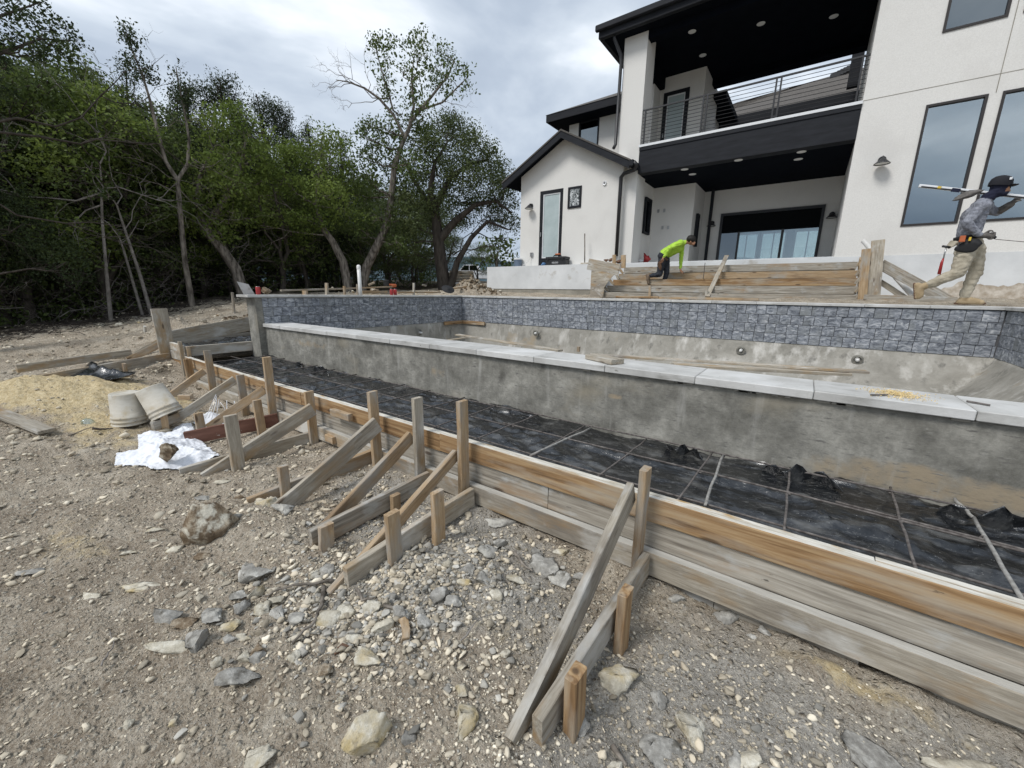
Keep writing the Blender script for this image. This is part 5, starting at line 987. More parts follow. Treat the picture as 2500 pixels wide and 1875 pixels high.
hero('ash_tree', 'tall sparse tree rising above the rest with bare branches reaching left', 17.6,
     [([(880, 712), (895, 650), (925, 590), (948, 540), (955, 480), (962, 410), (978, 360), (1000, 310), (1010, 260), (1005, 200), (1010, 140)], [.19, .175, .16, .145, .13, .11, .09, .07, .05, .035, .018]),
      ([(985, 330), (960, 280), (925, 240), (890, 215), (850, 200), (820, 195)], [.07, .055, .045, .035, .025, .012]), ([(1000, 300), (1050, 240), (1090, 190), (1110, 150)], [.07, .05, .035, .02]), ([(960, 270), (940, 200), (920, 130), (915, 95)], [.04, .03, .02, .01]), ([(1020, 270), (1080, 250), (1120, 210), (1140, 190)], [.05, .035, .025, .012])],
     [(918, 88, 16, 12), (905, 110, 18, 12), (935, 118, 22, 14), (948, 140, 16, 12), (930, 165, 26, 12), (945, 195, 28, 16), (985, 120, 14, 16), (1010, 95, 24, 14), (1035, 100, 22, 18), (1030, 135, 26, 22), (985, 175, 26, 18), (1020, 190, 30, 20), (1065, 165, 26, 20), (1085, 130, 18, 16), (1105, 155, 24, 18), (1130, 175, 22, 18), (1140, 205, 16, 16), (1095, 195, 24, 18), (1060, 215, 28, 18), (1000, 235, 34, 20), (955, 235, 24, 16), (1105, 225, 22, 12), (1030, 260, 32, 20), (975, 280, 30, 18), (910, 310, 40, 20), (895, 340, 30, 18), (950, 320, 36, 24), (1000, 320, 40, 26), (940, 360, 36, 22), (890, 300, 20, 10), (1040, 350, 40, 30), (900, 380, 40, 26), (950, 400, 45, 30), (1000, 400, 40, 32), (880, 430, 45, 32), (920, 460, 45, 32), (990, 460, 40, 34), (870, 490, 45, 30), (920, 530, 40, 30), (985, 530, 34, 32), (880, 560, 40, 28), (970, 590, 34, 30), (1025, 300, 34, 24), (1060, 120, 20, 14), (960, 100, 12, 8)],
     [((925, 240), (840, 180), 1.0, .02, 3), ((890, 215), (820, 170), .9, .016, 3), ((860, 203), (800, 215), .8, .014, 3), ((925, 240), (870, 250), 1.0, .016, 3), ((850, 200), (815, 180), .7, .012, 3), ((900, 220), (890, 160), .8, .012, 3), ((830, 196), (800, 200), .6, .01, 3), ((1080, 250), (1140, 260), .8, .012, 3), ((1060, 255), (1120, 280), .8, .012, 3)],
     leafmat='leaf_mid', barkmat='bark', tuft=22, per=20, size=.055, trad=(.16, .16, .12), drs=.9)
hero('live_oak', 'large spreading live oak beside the gabled wing with a thick dark trunk', 18.6,
     [([(1085, 705), (1075, 640), (1068, 580), (1062, 520), (1050, 470), (1060, 400), (1090, 350)], [.33, .29, .25, .20, .14, .08, .04]), ([(1068, 590), (1110, 540), (1160, 500), (1210, 490), (1250, 520)], [.2, .16, .11, .07, .04]), ([(1062, 510), (1100, 430), (1150, 400), (1190, 390)], [.16, .11, .08, .05]), ([(1100, 700), (1115, 640), (1150, 580), (1190, 540), (1240, 560)], [.18, .15, .11, .08, .04]), ([(1060, 520), (1010, 440), (990, 400)], [.12, .08, .04])],
     [(1080, 310, 50, 26), (1130, 320, 45, 28), (1160, 350, 40, 28), (1040, 360, 50, 36), (1100, 370, 55, 34), (1170, 395, 50, 30), (1210, 420, 40, 28), (1240, 450, 30, 30), (1190, 450, 50, 28), (1130, 430, 60, 34), (1070, 430, 55, 36), (1010, 420, 45, 36), (1000, 480, 45, 34), (1060, 490, 50, 34), (1120, 490, 50, 30), (1180, 500, 50, 28), (1230, 500, 38, 26), (1250, 545, 26, 20), (1000, 540, 40, 34), (1050, 550, 35, 28), (1130, 540, 36, 18), (1210, 540, 36, 16), (980, 590, 32, 34), (1020, 620, 28, 30), (1100, 290, 30, 14), (1195, 365, 24, 16)],
     [((1150, 570), (1230, 590), 1.6, .03, 3), ((1110, 620), (1150, 570), 1.8, .03, 3), ((1130, 610), (1190, 600), 1.6, .03, 3)],
     leafmat='leaf_oak', barkmat='bark_dark', tuft=44, per=26, size=.044, trad=(.19, .19, .13), drs=1.6)
hero('cedar_tree', 'big dark cedar whose ragged boughs fill the top left corner', 12.5,
     [([(-190, 800), (-180, 500), (-150, 250), (-130, 60), (-110, -80)], [.2, .17, .14, .1, .06]), ([(-140, 200), (0, 130), (100, 95), (190, 100)], [.05, .03, .018, .008]), ([(-130, 110), (0, 40), (100, 5)], [.04, .025, .01])],
     [(30, 20, 60, 16), (90, 8, 36, 12), (60, 55, 50, 14), (10, 80, 50, 18), (110, 75, 40, 12), (150, 62, 26, 9), (175, 95, 28, 9), (130, 112, 42, 11), (60, 110, 50, 14), (0, 120, 40, 20), (90, 135, 36, 10), (155, 132, 24, 7), (-40, 20, 50, 30), (-50, 180, 60, 50), (10, 170, 40, 16), (-40, 320, 60, 60)],
     [((-20, 320), (100, 330), 2.0, .025, 4), ((-20, 300), (60, 280), 1.8, .025, 4), ((-30, 480), (60, 500), 1.8, .02, 3)],
     leafmat='leaf_cedar', barkmat='bark_dark', tuft=30, per=34, size=.034, trad=(.10, .10, .08), upb=.2, drs=.4)
hero('dead_sapling', 'slim pale dead sapling leaning left before the dark wood, right of its pair', 15.3, [([(366, 742), (345, 680), (325, 620), (305, 560), (285, 500)], [.05, .042, .035, .03, .02])], [(270, 480, 10, 8)], [((285, 500), (230, 430), 1.4, .018, 3), ((305, 560), (340, 500), 1.2, .014, 3), ((285, 500), (270, 400), 1.3, .015, 3)], leafmat='leaf_cedar', barkmat='twig', tuft=6, per=8, size=.04, trad=(.08, .08, .08))
hero('dead_sapling', 'slim pale dead sapling leaning left before the dark wood, left of its pair', 15.5, [([(344, 742), (325, 690), (305, 620), (292, 580)], [.04, .035, .03, .02])], [(288, 560, 10, 8)], [((292, 580), (250, 520), 1.0, .014, 3), ((305, 620), (330, 560), 1.0, .014, 3)], leafmat='leaf_cedar', barkmat='twig', tuft=6, per=8, size=.04, trad=(.08, .08, .08))
hero('bare_shrub', 'grey leafless shrub with antler-like branches in the left of the wood', 15.2, [([(262, 745), (258, 640), (250, 540), (248, 470)], [.05, .04, .03, .025])], [(225, 400, 16, 10)], [((250, 470), (180, 470), 1.5, .022, 4), ((248, 440), (230, 380), 1.4, .02, 4), ((250, 460), (310, 470), 1.4, .02, 4), ((250, 500), (200, 540), 1.3, .02, 4)], leafmat='leaf_mid', barkmat='twig', tuft=6, per=8, size=.06, trad=(.1, .1, .1))
hero('leafy_tree', 'small round green tree far back between the oak and the gabled wing', 34, [([(1215, 665), (1212, 640), (1215, 615)], [.15, .12, .06])], [(1200, 600, 26, 16), (1225, 590, 22, 14), (1240, 615, 22, 18), (1205, 625, 28, 16), (1185, 640, 22, 14), (1245, 640, 16, 14), (1222, 645, 24, 12)], leafmat='leaf_mid', barkmat='bark', tuft=5, per=14, size=.16, trad=(.3, .3, .25))
# brush and undergrowth that reads as one mass
segs = []
for i in range(420):
    px = rnd.uniform(-180, 1120); g0 = RP((px, 712), 1.0); a = math.atan2(g0.y, -g0.x); e_ = float(np.interp(a, [-1.0, 0, .15, .3, .42, .6, .75, .95, 1.2], [15, 15.5, 16, 16.5, 17.5, 18.5, 19.5, 30, 40])); r = e_ + rnd.uniform(.2, 4)
    g = RP((px, 712), r); p = Vector((g.x, g.y, gh(g.x, g.y) + rnd.uniform(-.05, 1.6))); bare(segs, p, (rnd.gauss(0, 1), rnd.gauss(0, 1), rnd.uniform(-.1, 1)), rnd.uniform(.5, 1.3), .012, 2)
V, F = geo_tubes(segs, 3); o = obj('brush', V, F, 'twig'); tag(o, 'tangle of dead grey twigs and brush along the foot of the wood', 'brush', kind='stuff')
segs = []
for i in range(900):
    px = rnd.uniform(-150, 640); g0 = RP((px, 712), 1.0); a = math.atan2(g0.y, -g0.x); e_ = float(np.interp(a, [-1.0, 0, .15, .3, .42, .6], [15, 15.5, 16, 16.5, 17.5, 18.5])); r = e_ + rnd.uniform(-3.2, .6) * rnd.random()
    g = RP((px, 712), r); p = Vector((g.x, g.y, gh(g.x, g.y) + .015)); th = rnd.uniform(0, 6.28); L_ = rnd.uniform(.08, .5); q = p + Vector((math.cos(th) * L_, math.sin(th) * L_, 0)); q.z = gh(q.x, q.y) + rnd.uniform(.01, .06); segs.append((crooked(p, q, 3, .06), [.009, .008, .006, .004]))
V, F = geo_tubes(segs, 3); o = obj('twig_litter', V, F, 'bark_dark'); tag(o, 'dark twigs and sticks littering the ground before the wood', 'twigs', kind='stuff')
c = []
for i in range(520):
    px = rnd.uniform(-180, 1080); g0 = RP((px, 712), 1.0); a = math.atan2(g0.y, -g0.x); e_ = float(np.interp(a, [-1.0, 0, .15, .3, .42, .6, .75, .95, 1.2], [15, 15.5, 16, 16.5, 17.5, 18.5, 19.5, 30, 40])); r = e_ + rnd.uniform(.6, 7)
    g = RP((px, 712), r); c.append((g.x, g.y, gh(g.x, g.y) + rnd.random() ** 1.5 * 2.4))
c = np.repeat(np.array(c), 6, 0); c = c + rng.normal(0, .35, c.shape)
LV = leaves(c, 18, .05, (.2, .2, .16)); o = obj('undergrowth', LV, np.arange(len(LV)).reshape(-1, 4), 'leaf_mid'); tag(o, 'low dark leafy undergrowth beneath the trees of the wood', 'undergrowth', kind='stuff')
# far ridge seen between the oak and the house
b = MB(); n = 60; V = []
for i in range(n + 1):
    a = math.radians(95 + i * 1.6); R0 = 700; V += [(math.cos(a) * R0, math.sin(a) * R0, -5), (math.cos(a) * (R0 + 150), math.sin(a) * (R0 + 150), 62 + 16 * mn.noise(Vector((i * .15, 0, 0))) + 4 * mn.noise(Vector((i * .7, 3, 0)))), (math.cos(a) * (R0 + 400), math.sin(a) * (R0 + 400), -5)]
M['hill'] = material('haze_tinted_hill', [(0.3, (0.035, 0.06, 0.075)), (0.7, (0.07, 0.105, 0.12))], .03, rough=1, bump=0)  # blue of the distance haze is mixed into the hill colour
F = [(i * 3 + k, (i + 1) * 3 + k, (i + 1) * 3 + k + 1, i * 3 + k + 1) for i in range(n) for k in (0, 1)]
o = obj('hills', V, F, 'hill', None, None, True); tag(o, 'distant wooded ridge with haze blue in its colour', 'hills', kind='structure')

# ================================================================== STONES
rnd.seed(5)
def ico(sub):
    b = bmesh.new(); bmesh.ops.create_icosphere(b, subdivisions=sub, radius=1); b.verts.ensure_lookup_table(); b.verts.index_update()
    V = np.array([v.co[:] for v in b.verts]); F = np.array([[v.index for v in f.verts] for f in b.faces]); b.free(); return V, F
ICO = {k: ico(k) for k in (1, 2, 3)}
def rock_verts(sub, planes, rough=.05):
    V = ICO[sub][0].copy()
    for _ in range(planes):
        n = rng.normal(0, 1, 3); n /= np.linalg.norm(n); d = rng.uniform(.30, .66); k = V @ n - d; V -= np.outer(np.maximum(k, 0), n)
    V += rng.normal(0, rough, V.shape) * .35; k = np.array([mn.noise(Vector(v * 2.3) + Vector((float(planes), 1, 2))) for v in V]) if sub > 1 else 0
    if sub > 1: V *= (1 + k * rough * 3.5)[:, None]
    if sub > 2: V *= (1 + np.array([mn.noise(Vector(v * 6)) + .6 * mn.noise(Vector(v * 13)) for v in V]) * rough * 3.0)[:, None]
    return V
def stone(label, px, w_, h_, mat, z=-1.6, flatk=1.0, rot=None, zb=None, name='stone', cat='stone', group='larger stones lying in the rubble'):
    c = ZP(px, z); c.z = (gh(c.x, c.y) if zb is None else zb); dd = depth(c); a = w_ / 2 * dd / FPX; hh = h_ / 2 * dd / FPX
    yaw = math.atan2(.586, .81) + (rnd.uniform(-.2, .2) if rot is None else rot)
    V = rock_verts(3, 11, .05); V /= np.abs(V).max(0); V = V * np.array([a * 1.12, hh * 1.12, min(a, hh) * .95 * flatk])
    o = obj(name, V, ICO[3][1], mat, None, Matrix.Translation(c + Vector((0, 0, min(a, hh) * .30 * flatk))) @ Matrix.Rotation(yaw, 4, 'Z') @ Matrix.Rotation(rnd.uniform(-.15, .15), 4, 'X'), False)
    return tag(o, label, cat, group)
P_, G_, B_m = 'stone_pale', 'stone_grey', 'stone_brown'
for q in [
 (b4(1240, 260), 122, 86, B_m, 'large brown stained boulder in the dirt left of the rubble', 1.9), (b4(1410, 215), 26, 32, G_, 'small pale grey chip touching the right side of the brown boulder', 1), (b4(1060, 335), 40, 24, P_, 'yellowish stone at the left foot of the brown boulder', 1),
 (b4(1200, 378), 44, 24, B_m, 'flat brownish stone right under the brown boulder', .8), (b4(920, 235), 52, 16, P_, 'long thin pale stone left of the brown boulder', .6), (b4(760, 338), 44, 16, P_, 'flat pale stone farthest left before the brown boulder', .6), (b4(920, 272), 24, 14, P_, 'small yellow stone under the long thin pale one', .7),
 (b4(1005, 725), 66, 50, G_, 'rounded white and grey stone at the left end of the rubble row', 1.1), (b4(1265, 745), 70, 52, G_, 'broad blue-grey stone right of the rounded white and grey one', 1), (b4(1095, 765), 60, 34, B_m, 'flat brown-grey stone between the rounded stone and the broad grey one', .7),
 (b4(1025, 900), 118, 46, P_, 'long yellow stone lying slanted in front of the rubble row', .8), (b4(1190, 885), 66, 58, G_, 'grey stone with a white edge leaning on the long yellow stone', 1), (b4(1450, 1095), 92, 58, G_, 'coarse dark grey stone apart from the others at lower left', .9),
 (b4(1560, 490), 84, 60, G_, 'big greenish grey stone upper left in the rubble', .9), (b4(1365, 790), 44, 40, P_, 'pale square stone behind the white-edged grey stone', 1), (b4(1450, 860), 40, 24, P_, 'flat yellowish stone right of the square pale stone', .7), (b4(1370, 870), 36, 26, G_, 'small grey stone touching the flat yellowish stone', 1),
 (b4(1565, 715), 40, 38, P_, 'pale yellow stone high in the left of the rubble', 1), (b4(1455, 690), 38, 40, G_, 'light grey stone left of the pale yellow one in the rubble', 1), (b4(1555, 595), 46, 40, P_, 'yellow-brown stone just below the greenish grey stone', 1), (b4(1420, 610), 56, 26, G_, 'flat grey stone left of the yellow-brown one', .7),
 (b4(1285, 1040), 32, 26, P_, 'small pale yellow stone above the coarse dark grey stone', 1), (b4(1480, 985), 30, 28, P_, 'yellow stone behind the coarse dark grey stone, left of its pair', 1), (b4(1550, 985), 32, 36, G_, 'grey stone behind the coarse dark grey stone, right of its pair', 1), (b4(1325, 1085), 30, 28, B_m, 'small brown-grey stone touching the coarse dark grey stone', 1),
 (b4(760, 1370), 24, 26, P_, 'small white pebble-like stone alone in the lower left dirt', 1), (b4(1030, 1367), 21, 20, P_, 'small white stone alone right of the other lone white stone', 1), (b4(1040, 1567), 20, 19, P_, 'small white stone near the bottom edge at left', 1), (b4(1560, 1600), 70, 60, P_, 'pale crumbly stone sunk in the dirt by the bottom edge', .6),
 (b4(180, 455), 66, 30, G_, 'flat grey stone bedded in dirt at the far left', .4), (b4(840, 535), 104, 30, P_, 'long pale ledge of stone bedded in the dirt at left', .35), (b4(540, 590), 80, 34, P_, 'white chalky stone bedded in the dirt at far left', .35), (b4(1340, 480), 24, 18, P_, 'small white stone left of the greenish grey stone', 1), (b4(1495, 440), 46, 28, G_, 'pale blue flake of stone above the greenish grey stone', .6),
 (b3(672, 1062), 84, 50, P_, 'flat angular cream stone in the middle foreground', .7), (b3(716, 800), 52, 50, P_, 'squarish pale stone in the middle of the rubble', 1), (b3(585, 805), 62, 34, P_, 'wedge of pale stone left of the squarish one', .8), (b3(765, 905), 52, 38, P_, 'whitest stone of the rubble in front of the squarish stone', 1), (b3(465, 850), 62, 60, P_, 'broad pale stone half buried at the left of the rubble middle', .6),
 (b3(620, 945), 48, 32, P_, 'crumbled pale stone behind the flat angular cream stone', .7), (b3(868, 842), 44, 36, G_, 'grey stone behind the brown wood chunk', 1), (b3(985, 868), 48, 40, G_, 'mottled grey stone right of the brown wood chunk', 1), (b3(828, 735), 44, 32, G_, 'rough dark grey stone behind the squarish pale stone', 1), (b3(1082, 755), 48, 38, G_, 'rough grey stone right of centre in the rubble', 1),
 (b3(1160, 795), 46, 28, G_, 'white and grey stone touching the rough one right of centre', .9), (b3(1342, 655), 50, 42, G_, 'rounded blue-grey stone standing out at the right of the rubble', 1), (b3(1230, 670), 40, 26, P_, 'yellowish stone left of the rounded blue-grey stone', .9), (b3(1120, 592), 30, 28, P_, 'small pinkish pale stone near the front brace board', 1), (b3(1238, 608), 40, 28, G_, 'grey stone behind the yellowish one', .9),
 (b3(1505, 637), 48, 28, P_, 'speckled pale stone right of the rounded blue-grey stone', .9), (b3(1395, 752), 32, 26, P_, 'small pale stone in front of the rounded blue-grey stone', 1), (b3(1417, 432), 36, 30, G_, 'pale grey stone under the stone slab by the formwork', 1), (b3(1350, 490), 48, 42, G_, 'large grey lump below the pale grey stone', .9), (b3(1405, 280), 92, 40, G_, 'broad flat stone slab lying against the formwork foot', .55),
 (b3(470, 568), 40, 34, G_, 'grey stone left of the splayed strut foot', 1), (b3(385, 575), 24, 40, P_, 'upright pale yellow stone left of the grey one', 1), (b3(180, 715), 50, 38, P_, 'pale stone with white faces at the left end of the stick', 1), (b3(88, 780), 40, 40, P_, 'yellow and white stone at the far left of the middle rubble', 1), (b3(172, 790), 44, 36, G_, 'crumbly dark grey stone between two pale ones', 1), (b3(275, 835), 48, 44, G_, 'dull grey stone sunk in the dirt by the curved root', .6),
 (b3(505, 752), 22, 36, G_, 'narrow grey stone standing by the curved root', 1), (b3(1208, 1108), 30, 26, P_, 'white stone alone right of centre in the foreground', .9), (b3(1440, 1062), 34, 22, P_, 'flat pale stone right of the lone white one', .6), (b3(1215, 1252), 36, 30, P_, 'pale lens-shaped stone in the right foreground', .8), (b3(1250, 1440), 66, 76, P_, 'large crumbling white lump near the foot of the long strut', .6), (b3(910, 1500), 34, 30, G_, 'grey stone beside the long pale boulder', 1),
 (b3(60, 1600), 60, 50, P_, 'dusty pale stone at the bottom edge left of the long boulder', .7), (b3(65, 1010), 40, 34, B_m, 'tan stone at the left of the middle foreground', .8), (b3(260, 1040), 36, 34, P_, 'small pale wedge of stone below the curved root', .8), (b3(455, 1130), 32, 36, B_m, 'brownish stone left of the flat angular cream stone', .8), (b3(535, 1280), 18, 16, P_, 'tiny white stone left of the long pale boulder', 1), (b3(698, 1172), 14, 20, P_, 'tiny pale stone in front of the flat angular cream stone', 1),
 (b5(668, 1185), 96, 76, P_, 'big tan stone right of the low orange peg', .75), (b5(1035, 1400), 92, 90, P_, 'large cream crumbly rock at the right foreground', .8), (b5(860, 1510), 120, 130, G_, 'big flat grey rock at the bottom edge right of the pegs', .3), (b5(475, 1435), 42, 54, G_, 'grey stone beside the front orange peg', 1), (b5(928, 1372), 24, 22, P_, 'small white stone left of the large cream rock', 1),
 (b5(648, 1620), 42, 40, P_, 'pale stone at the bottom edge below the front orange peg', .9), (b5(955, 750), 52, 24, G_, 'dark grey stone against the formwork foot right of the long strut', .8), (b5(882, 885), 14, 12, P_, 'tiny white stone alone on the grey gravel', 1), (b5(285, 650), 84, 74, G_, 'large rough grey lump behind the long strut', .8), (b5(372, 705), 66, 56, G_, 'rough grey lump touching the long strut', .8),
 (b5(230, 557), 34, 32, G_, 'pale grey stone behind the large rough lump', 1), (b5(465, 662), 42, 30, G_, 'grey stone just left of the tall right stake', .9), (b5(357, 547), 46, 24, P_, 'tan stone lying against the formwork foot', .8), (b5(880, 1262), 44, 40, G_, 'grey stone above the large cream rock', .6), (b5(1240, 830), 60, 34, G_, 'grey stone against the formwork foot farther right', .8), (b5(1290, 1570), 50, 50, G_, 'pale grey stone at the right foreground edge of the gravel', .7),
 (b6(640, 1560), 110, 120, G_, 'large flat grey slab of rock at the bottom right', .22), (b6(1080, 1610), 170, 74, P_, 'big pale rock shelf in the bottom right corner', .4), (b6(240, 1465), 18, 32, P_, 'small upright pale stone in the right gravel', 1), (b6(60, 1585), 60, 60, P_, 'chalky stone at the bottom edge below the right gravel', .6), (b6(130, 1000), 30, 24, G_, 'round grey stone at the formwork foot, nearest the long strut', 1), (b6(75, 1010), 22, 18, G_, 'small grey stone left of the round one at the formwork foot', 1),
 (b2(830, 1560), 70, 50, G_, 'broken grey stone at the foot of the stained strut', .9), (b2(700, 1500), 64, 46, P_, 'white-faced broken stone left of the stained strut foot', .9), (b2(510, 1400 + 40), 34, 22, B_m, 'brown flat stone left of the broken white-faced one', .8), (b2(420, 1340), 44, 20, P_, 'flat yellowish stone in front of the broad grey strut', .5), (b2(280, 1430), 50, 22, G_, 'pale blue stone flake in the dirt left of the stained strut', .5)]:
    stone(q[4], q[0], q[1], q[2], q[3], flatk=q[5])
# the long pale boulder
c = ZP(b3(722, 1540), -1.6); a_ = ZP(b3(590, 1655), -1.6); e_ = ZP(b3(880, 1400), -1.6); V = rock_verts(3, 14, .04); V /= np.abs(V).max(0); L_ = (e_ - a_).length / 2 * 1.05
o = obj('stone', V * np.array([L_, .058, .07]), ICO[3][1], P_, None, Matrix.Translation(Vector((c.x, c.y, gh(c.x, c.y) + .035))) @ Matrix.Rotation(math.atan2(e_.y - a_.y, e_.x - a_.x), 4, 'Z'), False); tag(o, 'long pale boulder lying slanted across the bottom edge', 'stone', 'larger stones lying in the rubble')
# rocks near the woods edge and on the spoil
for i, (p, w_, z) in enumerate([(b1(815, 510), 44, -1.0), (b1(900, 520), 30, -1.0), (b1(760, 530), 22, -1.0), (b1(975, 515), 18, -1.0), (b1(760, 240), 26, -.75), (b1(1020, 205), 22, -.7), (b1(1310, 140), 26, -.6), (b1(900, 230), 20, -.7), (b1(880, 170), 16, -.7), (b1(1060, 215), 14, -.65)]):
    stone(['white blocky stone left of the long ground boards', 'white stone right of the blocky one beyond the ground boards', 'small stone left of the white blocky stone', 'small stone nearest the strut beyond the ground boards', 'flat pale stone at the foot of the wood', 'pale stone on the slope before the thin cedar',
           'pale stone on the slope right of the thin cedar', 'pale stone near the flat one at the foot of the wood', 'small pale stone deepest at the foot of the wood', 'small pale stone on the slope by the wide upright board'][i], p, w_, w_ * .55, P_, z, group='stones on the slope before the wood')
# rubble and gravel: real stones, uncountable
def scatter(name, label, n, sub, smin, smax, mat, dens, planes=5, rmax=9.0, squash=.7, seed=1):
    r_ = np.random.default_rng(seed); P = []
    while len(P) < n:
        k = n * 3; rr = np.exp(r_.uniform(math.log(.9), math.log(rmax), k)); a = r_.uniform(math.radians(40), math.radians(200), k); x = rr * np.cos(a); y = rr * np.sin(a) - .3
        ok = ((y < 2.06) | (x < -9.7)) & (r_.random(k) < dens(x, y)); P += list(zip(x[ok], y[ok]))
    P = np.array(P[:n]); z = ground_h(P[:, 0], P[:, 1]); rr = np.hypot(P[:, 0], P[:, 1]); base = [rock_verts(sub, planes + (7 if sub > 1 else 0), .12 if sub == 1 else .05) for _ in range(36)]; bf = ICO[sub][1]
    V = np.empty((n, len(base[0]), 3)); u = r_.random(n); s_ = smin * (smax / smin) ** (u ** 2.2) * np.clip(rr / 2.6, .75, 2.2); yaw = r_.uniform(0, 6.28, n); asp = r_.uniform(.55, 1, n)
    for i in range(n):
        b = base[i % 36] * (s_[i], s_[i] * asp[i], s_[i] * squash * asp[i]); cy, sy = math.cos(yaw[i]), math.sin(yaw[i]); V[i, :, 0] = b[:, 0] * cy - b[:, 1] * sy + P[i, 0]; V[i, :, 1] = b[:, 0] * sy + b[:, 1] * cy + P[i, 1]; V[i, :, 2] = b[:, 2] + z[i] + s_[i] * .22
    F = (bf[None] + (np.arange(n) * V.shape[1])[:, None, None]).reshape(-1, 3); o = obj(name, V.reshape(-1, 3), F, mat); tag(o, label, name.replace('_', ' '), kind='stuff'); return o
def d_rub(x, y):
    d = .16 + 1.0 * np.exp(-(((x + 1.6) / .45) ** 2 + ((y - 1.05) / .32) ** 2)) + 1.0 * np.exp(-(((x + 1.35) / .55) ** 2 + ((y - 1.45) / .45) ** 2)) + .8 * np.exp(-(((x + 1.9) / .45) ** 2 + ((y - .85) / .3) ** 2)) + .5 * np.exp(-(((x + 2.6) / .6) ** 2 + ((y - 1.5) / .5) ** 2)) + .45 * np.exp(-(((x - .3) / .5) ** 2 + ((y - 1.45) / .3) ** 2))
    s, g, l = masks(x, y); return d * (1 - .85 * np.clip(s, 0, 1))
def d_gr(x, y): s, g, l = masks(x, y); return (.35 + .65 * np.clip(.5 + fbm(x, y, 1.8, 3, 77) * 1.8 + .3 * g, 0, 1)) * (1 - .8 * np.clip(s, 0, 1))
scatter('rubble', 'fist-sized limestone rubble strewn over the dirt', 6000, 2, .008, .042, 'gravel', d_rub, 7, 6, seed=3)
scatter('rubble', 'rough grey rubble heaped between the braces', 1500, 2, .014, .050, 'gravel_grey', lambda x, y: (d_rub(x, y) / 1.3) ** 3, 7, 5, seed=4)
scatter('gravel', 'small loose gravel and chips over the whole dirt foreground', 32000, 1, .0032, .016, 'gravel', d_gr, 3, 9, seed=5)
scatter('gravel', 'grey crushed gravel along the formwork', 9000, 1, .003, .011, 'gravel_grey', lambda x, y: masks(x, y)[1] * (1 - .9 * np.clip(masks(x, y)[0], 0, 1)), 3, 4, seed=6)
scatter('gravel', 'pale scattered stones on the slope up to the wood', 9000, 2, .004, .032, 'gravel', lambda x, y: np.where((x < -6), .6 * (1 - .97 * np.clip(masks(x, y)[0] * 1.6, 0, 1)), 0), 7, 17, seed=8)
scatter('rubble', 'pale broken limestone rubble in the middle of the dirt', 1500, 2, .012, .055, 'gravel', lambda x, y: (d_rub(x, y) / 1.3) ** 3, 7, 5, seed=14)
# soil clods and roots beside the raised deck form
rnd.seed(9)
for i, (cx, cy, cz, n, sx, sy, m, lb) in enumerate([(-10.2, 4.6, -.5, 260, .9, .9, 'stone_brown', 'heap of dug brown clods left of the pool wall'), (-9.2, 10.7, .0, 240, .9, .5, 'stone_brown', 'heap of brown earth and chips by the terrace wall')]):
    V = []; F = []; base = rock_verts(2, 6, .08); k = 0
    for j in range(n):
        x = cx + rnd.gauss(0, sx * .5); y = cy + rnd.gauss(0, sy * .5); s_ = rnd.uniform(.03, .10); V.append(base * (s_, s_ * rnd.uniform(.6, 1), s_ * .7) + (x, y, gh(x, y) + rnd.uniform(0, .05))); F.append(ICO[2][1] + j * len(base))
    o = obj('clods', np.concatenate(V), np.concatenate(F), m); tag(o, lb, 'dirt heap', kind='stuff')

# sticks, chunks
def stick(label, pts, r, m='bark', zz=None, up=.02):
    P = []
    for q in pts: c = ZP(q, -1.58) if zz is None else q; c = Vector(c); c.z = gh(c.x, c.y) + up + rnd.uniform(0, .012) if zz is None else c.z; P.append(c)
    Q = []
    for a, b_ in zip(P[:-1], P[1:]): Q += crooked(a, b_, 4, .035)[:-1]
    Q.append(P[-1]); o = MB().tube(Q, list(np.linspace(r, r * .45, len(Q))), 7).build('stick', m, None, True); return tag(o, label, 'stick')
stick('long brown root lying across the rubble left of the board end', [b3(490, 622), b3(330, 640), b3(210, 660), b3(95, 685)], .009)
stick('dark curved root running down through the dirt', [b3(435, 640), b3(425, 740), b3(390, 840), b3(262, 975)], .012)
stick('short bent root right of the board end', [b3(620, 685), b3(650, 735), b3(720, 745)], .010); stick('brown root under the squarish pale stone', [b3(775, 785), b3(830, 800), b3(900, 800)], .010)
stick('brown stick slanting behind the rubble at right', [b3(1500, 480), b3(1545, 545), b3(1600, 590)], .011); stick('thin twig lying on the left dirt', [b1(540, 1200), b1(640, 1170), b1(740, 1150)], .007)
stick('dark stick on the dirt left of the white sheet', [b1(730, 1165), b1(800, 1150), b1(880, 1140)], .014, 'bark_dark'); stick('short brown stick near the lower right stones', [b5(640, 1500), b5(680, 1560), b5(710, 1600)], .012)
stick('thin dry twig in the right rubble', [b3(1200, 980), b3(1300, 890), b3(1400, 860)], .004, 'twig'); stick('bent dry stem lying in the left foreground dirt', [b4(600, 1010), b4(665, 900), b4(650, 800)], .004, 'twig')
c = ZP(b3(900, 985), -1.6); single('wood_chunk', 'short brown chunk of wood between the grey stones', 'wood chunk', (c.x - .01, c.y, c.z + .03), tuple(ZP(b3(880, 880), -1.6) + Vector((0, 0, .06))), .035, .03, 'wood_tan', warp=.012)
c = ZP(b6(1120, 1440), -1.66); single('wood_chunk', 'round stub of wood lying at the formwork foot at right', 'wood chunk', c + Vector((-.03, .02, .03)), c + Vector((.07, .03, .045)), .055, .05, 'wood_tan', warp=.004)
c = ZP(b3(530, 1015), -1.59); o = MB().prism([(-.02, 0), (.018, .01), (.005, -.055), (-.012, -.045)], 2, -.004, .004).build('rust_shard', 'leather'); o.location = c + Vector((0, 0, .02)); WM[o.name] = None; tag(o, 'brown triangular shard lying left of the cream stone', 'shard')
